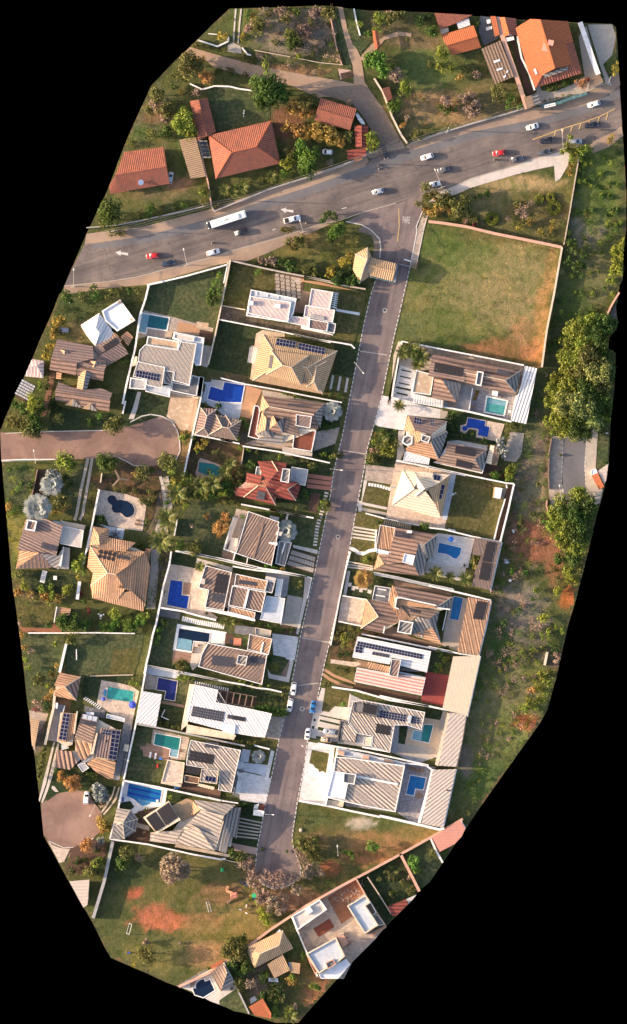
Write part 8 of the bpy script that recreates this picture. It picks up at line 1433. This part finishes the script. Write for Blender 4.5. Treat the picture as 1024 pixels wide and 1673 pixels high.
F(500,1060);tr('dark',270,165,5.5);tr('dark',340,185,7.5,Q='dark purple green round shrub');tr('obush',345,175,3,hk=2);tr('brbush',310,470,6);trs('olive',"200,300,7 160,300,7");F(540,900);tr('yg',130,740,12);tr('olive',160,710,12);tr('olive',110,790,10);tr('dark',80,870,7);tr('dark',140,860,8);tr('obush',140,855,4,hk=2);trs('obush',"110,650,6 180,650,6 230,650,6 60,680,5");tr('ygbush',300,72,10);tr('dark',330,72,8);palm(275,235,15,'fan','l_gold',26,Q='pale golden fan palm',h=2.2);trs('obush',"400,690,5 320,680,5 380,230,6 430,240,6");palm(880,190,14,n=14,Q='golden tipped palm');trs('dark',"700,20,2")if False else None
F(700,900);palm(180,215,10,n=12,Q='golden tipped palm');palm(310,235,13,n=13,Q='golden tipped palm');tr('ygbush',390,90,9);tr('yellow',395,140,7);tr('obush',380,60,7);trs('yg',"90,830,8 200,840,7 80,960,8 130,910,7 100,880,6 60,1000,5");trs('yellow',"150,900,6 100,990,6");tr('dark',150,810,6)
tr('lime',960,550,12,Q='lone yellow green round bush');trs('brbush',"870,825,4 700,175,6 820,185,5 800,180,5");trs('yg',"900,330,7 1000,680,7 960,720,7 1010,720,7 940,680,5");trs('obush',"900,820,7 960,810,7 870,860,6 980,850,6 820,860,5")
F(640,520,3.938);palm(135,205,16,n=15);palm(190,245,15,n=15);palm(75,220,13,n=13);palm(165,300,12,n=13);palm(110,180,11,n=13);tr('green',150,240,13);palm(48,560,11,n=11,Q='single green drive palm');trs('dark',"380,640,11 400,700,9 380,740,8");tr('brbush',400,610,7);tr('ygbush',515,745,4);tr('dark',470,760,8);tr('dark',600,790,8);tr('silver',715,850,13,Q='silver blue spiky shrub');tr('silver',700,800,9,Q='silver blue spiky shrub');trs('obush',"740,690,6 780,700,7 830,700,6 745,730,6");tr('ygbush',770,970,12);tr('ygbush',750,1000,9);tr('brbush',660,1000,9);tr('bush',740,760,6)
F(560,560);palm(330,830,13,n=13);palm(300,780,10,n=12);palm(420,830,10,n=12);trs('yg',"400,900,13 350,900,12 260,830,8");trs('olive',"430,850,10 300,900,11 250,960,11 220,960,10");trs('pbush',"250,900,8");tr('green',380,800,10);trs('bush',"230,1000,9 300,980,9");tr('orange',275,770,5)
F(560,740);tr('bright',685,610,9);tr('dark',300,575,6);tr('dark',285,590,5);F(700,740);tr('brbush',560,190,9);tr('ygbush',690,160,11);tr('ygbush',680,210,10);tr('olive',720,120,9);tr('red',620,190,5)
# right hand big trees
F(840,440,5.565)
for x,y,r,k in((560,560,20,'yg'),(680,500,18,'yg'),(820,500,18,'green'),(900,490,12,'green'),(500,660,16,'yg'),(620,660,20,'yg'),(760,620,20,'green'),(460,800,15,'yg'),(560,800,22,'yg'),(700,780,24,'olive'),(830,760,18,'green'),(480,920,15,'yg'),(600,940,20,'olive'),(760,920,24,'silvergreen'),(880,900,16,'green'),(380,980,11,'yg'),(520,510,10,'yg'),(640,580,16,'yg'),(720,700,18,'yg'),(560,700,15,'yg'),(640,860,18,'yg'),(850,620,14,'yg')):tr(k,x,y,r*1.12,Q='tall grove tree by the road')
F(820,620,5.02)
for x,y,r,k in((430,80,15,'yg'),(560,60,20,'yg'),(700,70,22,'green'),(830,80,18,'olive'),(400,180,12,'yg'),(520,200,22,'silvergreen'),(660,220,24,'silvergreen'),(800,200,20,'green'),(420,340,16,'yg'),(520,380,20,'yg'),(640,370,22,'green'),(740,340,20,'silvergreen'),(800,400,14,'olive'),(600,440,15,'yg'),(700,440,15,'green'),(420,440,7,'yg'),(500,450,9,'yg'),(880,240,14,'green'),(480,120,16,'yg'),(600,140,18,'yg'),(740,150,18,'yg'),(460,260,16,'yg'),(580,300,18,'yg'),(700,300,18,'yg'),(840,320,12,'yg')):tr(k,x,y,r*1.12,Q='tall grove tree by the road')
tr('brbush',344,980,5);tr('bush',850,690,7,4);tr('obush',480,620,4)
F(820,780)
for x,y,r,k in((640,150,17,'yg'),(660,120,12,'ygl'),(500,200,15,'yg'),(560,270,20,'green'),(700,230,20,'green'),(440,300,15,'yg'),(650,350,22,'green'),(520,390,18,'yg'),(420,410,12,'yg'),(740,330,12,'olive'),(600,460,20,'green'),(480,500,14,'yg'),(700,480,14,'green'),(540,570,15,'yg'),(640,580,18,'yg'),(490,680,12,'green'),(590,690,16,'green'),(560,790,12,'yg'),(640,760,11,'olive'),(620,860,9,'ygl'),(560,850,9,'yg'),(600,330,18,'yg'),(500,340,15,'yg'),(560,470,16,'yg'),(680,270,14,'yg')):tr(k,x,y,r*1.12,Q='leafy tree at the right edge')
tr('lime',470,950,10);trs('obush',"520,920,7 440,770,9 460,850,9");tr('dark',300,790,5);trs('brbush',"80,790,7 200,790,5 290,940,8 350,370,7 90,440,1");trs('obush',"330,380,7 240,310,6 30,370,6 160,370,7 300,60,5 160,100,6 170,40,6 260,210,5");SM('plastic_sheet','pale crumpled plastic sheet on the red earth','litter',98,445,lambda g:g.add([(-.7,.3,.2),(.6,.5,.25),(.3,-.5,.15),(-.1,-.9,.3),(-.2,0,.45)],[(0,4,1),(1,4,2),(2,4,3),(3,4,0)]),'cloth_white');SM('tarpaulin','blue grey crumpled tarpaulin on the weedy slope','litter',40,705,lambda g:g.add([(-1,.8,.2),(0,.9,.3),(.9,-.5,.2),(-.6,-.7,.3),(-.3,0,.6)],[(0,4,1),(1,4,2),(2,4,3),(3,4,0)]),'slab_blue');SM('plastic_bag','small white bag lying on the weedy slope','litter',68,862,lambda g:g.ball((0,0,.3),.55,.35,7,4),'cloth_white')
F(780,960,4.655);tr('bush',205,270,8);trs('yg',"500,660,12 540,720,12 470,770,11 400,880,12 480,860,11 370,930,9 520,800,9 440,910,9 340,900,8");trs('ygbush',"560,640,8 330,490,7 360,520,6 420,470,5 540,330,5 600,300,6 640,330,7");tr('orange',415,780,9);trs('pbush',"610,520,8 600,560,7 480,290,6 560,250,5");trs('bush',"320,170,8 420,90,7 180,30,7 550,430,7 590,460,9 500,460,6 300,540,6")
# bottom area
F(160,1240);tr('olive',230,800,16);tr('green',200,860,15);tr('yg',250,850,9);tr('bbush',340,830,9);tr('brown',640,900,27,24,Q='large greyish brown twiggy tree');tr('brown',600,980,18,Q='greyish brown twiggy tree');tr('brown',700,930,20,Q='greyish brown twiggy tree');tr('yg',600,320,6);tr('obush',340,480,6);tr('bush',395,420,4);tr('pbush',380,615,4)
F(340,1240);tr('green',220,800,12);tr('olive',280,830,12);tr('olive',190,770,9);tr('pink',330,870,13);tr('bbush',260,880,9);trs('dark',"300,385,8 340,380,6 290,430,8 455,755,4 660,770,4");trs('bush',"380,395,5");trs('pink',"490,990,17 600,970,18 710,990,15 590,1030,16");tr('olive',770,700,16);tr('olive',860,740,18);tr('olive',900,800,16);tr('pink',800,850,17);tr('pink',880,880,14,Q='pinkish olive leafless tree');trs('brown',"840,940,15 920,940,12 770,780,11");tr('yg',900,690,10)
F(340,1380);trs('pink',"480,430,14 400,350,12 620,440,13");trs('brown',"380,250,12 440,460,12 540,480,14 620,520,12 600,570,10 500,560,8 350,300,9 330,190,9 740,380,11 420,380,10");tr('bbush',300,170,12);trs('lime',"450,560,9 480,610,11 490,640,9 460,600,8 400,490,6 370,460,4 440,530,5");tr('obush',340,470,6);tr('bush',1000,310,6)
trs('olive',"200,840,15 300,760,9 260,900,16 170,900,12 310,880,12 240,800,11 330,960,12 220,960,13 140,870,8");trs('yg',"180,820,9 230,860,9 150,930,9 300,800,7");trs('green',"300,960,12 200,1010,11 790,930,7")
F(140,1400,4.655);tr('olive',455,730,17,Q='olive brown sparse park tree');tr('bbush',455,650,9);tr('olive',480,790,12);tr('yellow',365,820,6);tr('bbush',715,655,4);trs('gold',"800,700,6")if False else None;trs('olive',"85,60,12 40,110,10 110,110,9");tr('yg',100,100,8);SM('blue_toy','tiny blue toy lying on the park grass','toy',327,728,lambda g:g.box(0,0,.1,.8,.5,.4),'cloth_blue');trs('bush',"240,100,7");trs('yg',"935,850,4")
F(480,1200);tr('bright',655,940,13);tr('bright',440,980,9);tr('bright',490,1010,10);trs('obush',"550,1000,6 180,870,10 60,870,9");tr('bush',40,730,5);SM('rock','pale round rock on the grass near the kerb','rock',58,800,lambda g:g.ball((0,0,.2),.7,.35,8,5),'cali')
F(600,1300);tr('bright',385,560,12,15);tr('bright',420,610,10);tr('olive',540,470,9);trs('obush',"545,520,7 330,480,6 160,640,7 200,680,8 250,640,7 350,800,8 380,780,8 300,730,8 100,700,7 200,830,7 850,140,6");trs('bush',"660,480,6 440,640,7");tr('pbush',350,685,5)
F(280,1480);trs('green',"640,520,14 560,560,10 600,500,10");trs('olive',"550,640,11 600,640,9 580,700,8 440,370,9 500,350,11");trs('brbush',"780,570,9 760,610,9");tr('pink',670,650,13,Q='mauve pink leafless shrub');trs('yg',"870,870,8 970,900,10 880,800,7 1000,600,9");trs('dark',"800,720,12 760,780,12 900,720,12 850,660,8");palm(980,880,11,n=10);trs('obush',"310,525,6 510,690,4 920,780,9")
F(400,1560,6.4);palm(480,640,13,n=12,Q='golden edge palm');trs('bright',"730,330,10 760,350,9 320,600,10");trs('gold',"500,280,9 470,240,8");trs('bbush',"380,60,6 520,540,7");tr('bush',320,450,7)
F(40,1080);tr('olive',115,160,13);tr('lime',190,205,4);trs('gold',"190,320,7 240,110,7");trs('pbush',"100,350,8 120,400,7");tr('dark',190,380,9,12);tr('red',80,400,7);tr('ygbush',900,190,7);tr('bush',150,830,1)if False else None
for y in range(740,1000,34):tr('olive',165-(y-740)*.18,y,8,Q='low clipped hedge clump')
trs('bush',"550,960,9 530,930,6 260,930,8");tr('obush',600,960,8);tr('orange',300,960,10);tr('orange',420,1000,12);tr('yg',35,60,8);trs('gold',"340,40,4")
F(40,1240);tr('orange',400,220,16,Q='orange brown low tree');tr('orange',440,200,10);tr('gold',310,170,9);tr('silver',635,280,18,Q='round silvery tree');tr('silver',600,250,12);tr('silver',670,310,11);tr('gold',640,530,14);tr('yellow',690,560,11);tr('gold',650,600,9);tr('pbush',650,380,7);tr('orange',530,730,15);tr('bbush',600,720,9);tr('silver',640,690,8);tr('yg',600,870,13);tr('olive',560,930,13);tr('olive',640,850,9);tr('yg',520,950,9);trs('dark',"450,860,10 400,930,9 500,840,8 610,760,8");trs('olive',"110,150,6");tr('obush',630,980,9)
F(20,960);trs('green',"430,270,16 500,290,17 590,300,14 440,320,11");trs('olive',"400,250,9 500,430,12");tr('yg',500,450,9);tr('yg',860,230,13);trs('brbush',"770,320,12 830,330,10 960,310,14 1000,330,11 860,290,11");tr('red',575,50,6);tr('red',640,190,7);trs('bush',"600,120,7 640,300,10 125,125,6");tr('dark',310,300,8);trs('gold',"80,390,8 280,90,8 40,50,7 110,500,8 370,650,7 340,870,7 290,920,8");trs('yg',"330,60,10 450,40,9 300,120,7 250,30,8 360,480,7 110,600,9");tr('olive',220,775,13);tr('lime',295,820,4);trs('obush',"330,720,8 60,240,7 130,310,6 370,440,6");trs('pbush',"70,300,7 150,530,7")
# ---------- uncountable low growth
F(0,0,1)
scatter('undergrowth',"948,248 1020,235 1022,400 1000,520 960,540 920,560 890,590 905,480 921,402",'l_green',5.5,.22,.4,'dense green undergrowth on the slope at upper right',clump=.05,r=1.1)
scatter('undergrowth',"948,248 1020,235 1022,400 1000,520 950,540 910,560 921,402",'l_yg',4.5,.2,.55,'yellow green low bushes on the slope at upper right',clump=.035,r=.9)
scatter('weeds',"690,370 915,405 885,598 660,560",'l_olive',1.6,.13,.12,'low olive weeds over the empty plot',clump=.06,r=1.2);scatter('weeds',"690,370 915,405 900,500 880,560 660,560",'l_bright',1.1,.11,.12,'short bright green weeds over the empty plot',clump=.05,r=1.6)
scatter('weeds',"885,600 905,620 900,720 895,860 870,960 905,1000 900,1160 830,1260 760,1330 745,1330 800,970 840,780",'l_bright',3.6,.17,.2,'low green weeds on the long right hand slope',clump=.04,r=1.5);scatter('weeds',"820,980 905,1010 905,1110 880,1170 800,1260 770,1290 790,1100",'l_yg',3.0,.16,.22,'yellowish weeds lower down the right hand slope',clump=.05,r=1.2);scatter('dry_scrub',"885,600 905,620 900,720 895,860 870,960 905,1000 900,1160 830,1230 780,1260 800,970 840,780",'l_pink',2.6,.14,.12,'dry greyish stalks over the right hand slope',clump=.05,r=1.4,el=2.4)
scatter('dry_scrub',"400,20 545,16 555,90 560,128 470,118 420,105",'l_pink',5.0,.16,.3,'greyish pink dry scrub on the upper plot',clump=.06,r=1.2,el=2.2);scatter('dry_scrub',"400,20 545,16 555,90 470,110",'l_olive',2.2,.17,.4,'green weeds among the dry scrub of the upper plot',clump=.04,r=.9)
scatter('weeds',"180,300 202,240 217,205 247,140 285,100 300,180 290,240 270,240 200,250",'l_olive',2.6,.17,.3,'rough weeds on the upper left plot',clump=.04,r=1.2);scatter('weeds',"660,120 720,160 860,160 860,180 672,215 660,170",'l_gold',2.0,.15,.25,'dry golden grass tufts by the avenue wall',clump=.05,r=1.1)
scatter('leaf_litter',"400,1420 500,1430 600,1400 560,1430 480,1480 440,1470 400,1460",'l_orange',3,.13,.08,'reddish leaf litter under the twiggy trees');scatter('leaf_litter',"420,1420 490,1425 480,1445 440,1450",'l_pink',5,.12,.1,'dry pinkish twigs lying on the street end')
scatter('ground_cover',"6,780 60,765 52,830 40,860 48,930 20,966 9,829",'l_yg',5,.18,.25,'yellow green ground cover at the left edge',clump=.05,r=1.2);scatter('ground_cover',"6,770 60,765 50,840 10,840",'l_bright',5,.2,.3,'bright green ground cover at the left edge',clump=.06,r=1.1)
scatter('weeds',"605,1425 650,1398 685,1455 650,1475 635,1482",'l_green',4,.16,.3,'green weeds in the overgrown lower right plot',clump=.06,r=1.0);scatter('weeds',"100,480 240,468 235,520 200,500 150,520 95,560 70,560",'l_dark',3,.2,.4,'dark shrubby growth under the sidewalk',clump=.04,r=1.1)
scatter('weeds',"430,1560 470,1520 500,1600 530,1620 490,1668 420,1600",'l_green',3,.17,.3,'mixed green growth at the bottom tip',clump=.05,r=1.0);scatter('weeds',"700,330 900,340 915,400 760,370 700,355",'l_olive',1.2,.12,.1,'short olive grass tufts in the park strip',clump=.05,r=1.0)
scatter('hedge_growth',"376,20 400,20 420,100 350,85 330,70",'l_olive',1.6,.16,.2,'olive tufts around the stepping stones',clump=.04,r=.8)
scatter('hedge_growth',"378,434 384,436 370,500 362,500",'l_green',12,.2,.8,'thin green hedge inside the cream wall');scatter('hedge_growth',"240,955 250,955 246,1010 238,1050 232,1050",'l_green',8,.2,.8,'thin green growth left of the villa wall');scatter('hedge_growth',"263,880 274,890 268,930 258,990 248,990",'l_olive',7,.2,.6,'olive growth beside the villa wall')
scatter('garden_growth',"260,790 318,780 372,780 380,800 330,812 290,815 262,830",'l_green',9,.28,1.4,'dense garden growth under the palms',clump=.05,r=1.5);scatter('garden_growth',"262,780 320,775 372,785 365,812 310,812",'l_yellow',4,.24,1.8,'golden garden growth under the palms',clump=.05,r=1.2)
scatter('garden_growth',"612,698 648,702 650,745 600,752",'l_green',7,.22,.8,'dense green planting of the front bed',clump=.06,r=1.2);scatter('garden_growth',"545,1020 580,1028 575,1075 545,1075",'l_olive',4,.18,.6,'loose olive planting by the stone footpath',clump=.06,r=1.0);scatter('garden_growth',"460,400 580,395 600,450 560,465 470,445",'l_olive',2.2,.2,.5,'loose planting beside the gatehouse',clump=.05,r=1.1)
# ============================================================ VEHICLES, PEOPLE, POLES
F(0,0,1)
car(249,418,187,'c_red','red hatchback on the avenue near its left end','hatch');car(273.5,430,11,'c_navy','dark blue estate car beside the lower kerb, left end of the avenue','suv',4.4);car(348,412,15,'c_white','white car with dark windows by the kerb near the white wall corner','suv',4.4)
bus(370,359,198);car(392.5,379,197,'c_black','black hatchback with pale bonnet just below the bus','hatch',4.0);car(477,358,14,'c_white','white pickup truck with dark load bed in the middle of the avenue','pickup',5.6)
F(0,0,1);sub('bonnet',cm('x|bonnet',lambda:Geo().box(1.35,0,.93,1.0,1.3,.03),'c_white',False),[o for o in bpy.data.objects if o.get('label','').startswith('black hatchback with pale')][0])
car(617.5,312.5,195,'c_silver','silver car above the condominium entrance','hatch',3.9);car(697.5,256,197,'c_white','white hatchback in the upper lane right of the cobbled junction','hatch',4.3);car(724.5,277,195,'c_grey','dark grey car below the white hatchback','sedan',4.2);car(709,301,11,'c_white','white car half under the roadside tree above the entrance','sedan',4.1)
car(628,249,286,'c_black','black car waiting at the mouth of the cobbled street','sedan',4.3);car(869.5,207,196,'c_white','white car in the upper lane below the brown gate roofs','sedan',4.2);car(892.5,229,11,'c_black','long black car on the yellow centre line','suv',4.7);car(887.5,249,13,'c_grey','dark grey car beside the pale concrete sidewalk','suv',4.6)
car(815,250,190,'c_red','bright red car in the middle of the eastern avenue','hatch',4.3);car(843.5,260,10,'c_grey','dark brownish grey car just right of the red one','sedan',4.5);car(965.5,204,9,'c_black','black car at the far right of the avenue','suv',4.6);car(940.5,231,2,'c_silver','silver blue car partly covered by the roadside tree','hatch',4.0);car(970,170,196,'c_white','white car in the upper lane at the far right','hatch',4.3)
G='cars parked on the condominium street'
car(479.6,1125,263,'c_white','upper of two white cars parked on the left kerb','hatch',4.3,.07,G);car(473.8,1152,259,'c_white','lower of two white cars parked on the left kerb','hatch',4.3,.07,G);car(511,1155,260,'c_blue','bright blue car parked on the right kerb','sedan',4.2,.07,G);car(502.4,1199,84,'c_white','white car parked at the right kerb beside the slotted drive','sedan',3.9,.07,G)
car(539,1195.6,172,'c_silver','silver roofed dark car on the slotted drive','suv',4.3,.16,G);car(533,1208.6,172,'sdeck','beige car parked below the silver one on the slotted drive','sedan',3.6,.16,G);car(141,1303.5,84,'c_white','white van like car parked beside the round court','suv',4.3,.07,G);car(278,290.5,80,'c_silver','silver blue car half hidden at the terracotta house with a roof dish','hatch',3.9,.05,G);car(535,248,175,'c_white','white van like car between trees above the avenue','suv',3.4,.05,G)
motorbike(348,397,190,'rubber','motorcycle between the bus and the kerb','motorcyclist in dark clothes riding below the bus');motorbike(502,364,188,'rubber','motorcycle right of the white pickup truck','motorcyclist in dark clothes riding behind the white pickup');motorbike(619,273,262,'rubber','motorcycle turning in front of the cobbled junction','motorcyclist in dark clothes turning at the cobbled junction');motorbike(809,261,190,'rubber','motorcycle just below the bright red car','motorcyclist in dark clothes beside the bright red car');motorbike(983,212,10,'c_red','red motorcycle near the right end of the avenue','motorcyclist in dark clothes on the red motorcycle')
person(900,178.5,200,'person in dark clothes walking on the sidewalk under the teal wall',.06,group='people walking on the upper sidewalk');person(882.5,184,200,'person in dark clothes left of the other walker on the upper sidewalk',.06,group='people walking on the upper sidewalk')
# poles, lamps and cables
F(0,0,1);PL="concrete power pole with cross arm"
for x,y,c in((395,328,0),(567,266,.3),(731,213,1.2),(996,130,1.2),(186,377,.2)):pole(x,y,PL,cross=c)
for x,y,a in((305,433,(300,409)),(120,468,(120,442)),(722,306,(711,279)),(920,243,(918,214)),(495,379,(490,362))):pole(x,y,'concrete pole with lamp arm',arm=a,cross=.3)
for x,y,a in((562,620,None),):pass
pole(434,1330.5,'slim street lamp',(444,1331),7,name='street_lamp');pole(579,592,'slim street lamp',(592,608),7,name='street_lamp');pole(500,1225,'slim street lamp',(495,1220),7,name='street_lamp');pole(552,1398,'slim street lamp beside the turning circle',(551,1384),7,name='street_lamp');pole(58,756,'slim street lamp',(55,738),7,name='street_lamp');pole(155,1315,'slim street lamp',(147.5,1331),7,name='street_lamp');pole(540,766,'slim street lamp by the drain strip',(556,768),7,name='street_lamp');pole(918,818,'pale pole at the end of the right hand road',(914,795),7,name='street_lamp')
for k,dy in enumerate((0,3.5,7)):cable(f"141,{383+dy} 186,{374+dy} 345,{330+dy} 395,{322+dy} 567,{262+dy} 731,{208+dy} 860,{170+dy} 996,{126+dy}",8+.3*k,'white overhead cable')
cable("120,468 305,433 495,379 722,306 920,243",7.8,'overhead cable along the lower side of the avenue');cable("567,264 620,246 668,240 731,211",7.4,'overhead cable across the cobbled junction');cable("650,228 590,258",7.2,'overhead cable across the cobbled junction')
F(0,0,1);WL("141,372 190,368 240,358 300,345 345,334",1.1,'grey_wall',.25,'low grey wire fence wall above the avenue, left part');WL("345,337 350,345 400,325 440,309 500,290 560,270 596,255 606,240",1.2,'grey_wall',.3,'low grey fence wall above the avenue, middle part');WL("345,336 340,300 331,262 324,228",2.0,'pink_wall',.35);WL("672,234 700,224 760,205 820,188 860,176",1.0,'grey_wall',.3,'low grey fence wall above the avenue, right part');WL("611,128 625,150 640,190 655,220 665,234",2.0,'cream',.5,'cream wall along the right side of the cobbled street');WL("578,14 582,35 588,58",1.2,'white',.35)
WL("540,30 550,80 558,105",.9,'pink_wall',.3,'rough earth coloured wall left of the dirt track');WL("416,82 470,92 520,102 560,106",.6,'beige',.15,'thin pale fence line across the weedy plot');sh('pink_path',"552,112 576,115 576,124 556,130",Q='pile of pale building rubble')
lot(.3);F(200,1080);lounger(232,785,80,'white',Q='white sun lounger on the brown stepped deck');lounger(275,795,80,'white',Q='white sun lounger on the brown stepped deck');SM('plastic_table','small blue plastic table on the brown stepped deck','table',318,815,lambda g:g.box(0,0,.5,1.0,.7,.06).box(-.4,0,0,.06,.5,.5).box(.4,0,0,.06,.5,.5),'blue_plastic',-12,.1);SM('toy_car','small red toy on the lawn by the teal pool','toy',292,877,lambda g:(g.box(0,0,.1,.5,1.2,.35),g.box(0,.2,.45,.4,.5,.25)),'red_plastic',0,.07);SM('garden_box','dark brown box by the teal pool','box',487,750,lambda g:g.box(0,0,0,.8,.9,.5),'wood_dark',-12,.1)
SM('tarpaulin','bright blue tarpaulin beside the sand terrace wall','tarpaulin',288+172*0+305,1035*1.0,lambda g:g.add([(-1,-.6,.4),(1,-.5,.3),(1.1,.6,.5),(-.9,.7,.3),(0,0,.8)],[(0,1,4),(1,2,4),(2,3,4),(3,0,4)]),'blue_plastic',0,.1)if False else None
F(160,1240);SM('cover','bright blue cover lying behind the sand terrace','cover',660,238,lambda g:g.add([(-1,-.6,.3),(1,-.5,.2),(1.1,.6,.4),(-.9,.7,.2),(0,0,.7)],[(0,1,4),(1,2,4),(2,3,4),(3,0,4)]),'c_blue',0,.1);SM('bench','blue purple bench on the white pool deck','bench',208,338,lambda g:(g.box(0,0,.4,.5,1.4,.08),g.box(-.2,0,.45,.08,1.4,.4),g.box(0,.6,0,.4,.08,.4),g.box(0,-.6,0,.4,.08,.4)),'cloth_blue',0,.1);SM('lifebuoy','pale ring on the deck edge of the lap pool','pool ring',495,350,lambda g:g.box(0,0,.1,.8,.8,.15),'white',0,.1);chairset(395,420,'small dark bistro table with chairs','dark_grey',.35,2,.1)
F(700,740);parasol(187,722,'blue_plastic','round bright blue parasol by the kidney pool',.9,.1);SM('garden_table','small white square table by the kidney pool','table',216,736,lambda g:g.box(0,0,.6,.9,.9,.06).box(0,0,0,.1,.1,.6),'white',-12,.1);SM('garden_bench','white garden bench at the lower wall of the olive lawn','bench',195,645,lambda g:(g.box(0,0,.4,2.4,.5,.08),g.box(0,.25,.45,2.4,.08,.4),g.box(-1,0,0,.1,.4,.4),g.box(1,0,0,.1,.4,.4)),'white',-12,.1);chairset(205,345,'small white garden table with chairs','white',.4,2,.12);SM('flower_pots','row of small pots by the upper wall of the olive lawn','pots',492,268,lambda g:[g.tube([(x,0,0),(x,0,.4)],[.2,.26],8)for x in(-.8,-.2,.4,.9)]and g,'wood_dark',-12,.1);tr('obush',235,290,3);tr('obush',295,935,4)
F(220,900)
for x,y in((500,810),(492,828),(488,848),(535,790)):SM('deck_chair','~small dark deck chair on the pale terrace','chair',x,y,lambda g:(g.box(0,0,.35,.7,.6,.1),g.box(.3,0,.4,.1,.6,.5),g.box(-.2,0,0,.1,.5,.35),g.box(.25,0,0,.1,.5,.35)),'wood_dark',20,.15,'deck chairs by the navy pool')
SM('play_house','small dark blue frame beside the coral mat','play house',808,755,lambda g:(g.box(0,0,1.2,.9,1.2,.1),g.box(-.4,-.5,0,.08,.08,1.2),g.box(.4,.5,0,.08,.08,1.2),g.box(-.4,.5,0,.08,.08,1.2),g.box(.4,-.5,0,.08,.08,1.2)),'c_navy',0,.1);F(700,560);SM('sun_bed','white square sun bed by the square pool','sun bed',555,422,lambda g:g.box(0,0,.3,1.9,1.7,.2).box(0,0,0,1.5,1.3,.3),'white',-12,.1);SM('barrel_planter','small round planter on the square pool terrace','planter',615,452,lambda g:g.tube([(0,0,0),(0,0,.5)],[.3,.38],10),'wood_dark',0,.1);SM('side_table','white side table right of the square pool','table',678,575,lambda g:g.box(0,0,.5,1.0,.7,.06).box(0,0,0,.2,.2,.5),'white',0,.1);chairset(370,535,'small brown terrace table with chairs','wood',.4,3,.1)
F(620,1200);SM('terrace_rug','brown round rug on the grey pool yard','rug',330,510,lambda g:g.tube([(0,0,0),(0,0,.06)],[1.1,1.1],16),'brown_wall',0,.13);
for k in range(4):SM('wall_planter','~brownish square planter','planter',262+k*30,285+k*6,lambda g:g.box(0,0,0,.7,1.2,.5),'wood',-12,.13,'planters along the last villa yard wall')
F(480,1200);SM('round_pot','dark pot in the side passage of the last villa','pot',740,668,lambda g:g.tube([(0,0,0),(0,0,.6)],[.3,.4],10),'c_black',0,.13);F(0,480)
SM('seedling_table','pale blue grey flat garden table on the upper left lawn','table',532,302,lambda g:g.box(0,0,.5,3.0,1.5,.08).box(-1.3,0,0,.1,1.2,.5).box(1.3,0,0,.1,1.2,.5),'slab_blue',-6,.1);SM('white_stone','small white stones on the upper left lawn','stone',575,68,lambda g:(g.ball((-.4,0,.1),.25,.2),g.ball((.3,0,.1),.3,.2)),'white',0,.05)
F(20,960);chairset(740,235,'pale garden table with chairs','cloth_white',.45,3,.08);F(260,1150)
F(200,1080);WL("355,405 325,465 388,492",.9,'white',.15,'thin white corner rail on the dark lawn','garden_rail','rail');F(280,1480)
SM('skip','pale heap of boards in the upper plot','rubble',0,0,lambda g:g.box(0,0,0,1,1,1),'stones_m')if False else None
plant_all()
for h in HOUSES:h.windows()
resolve_labels()
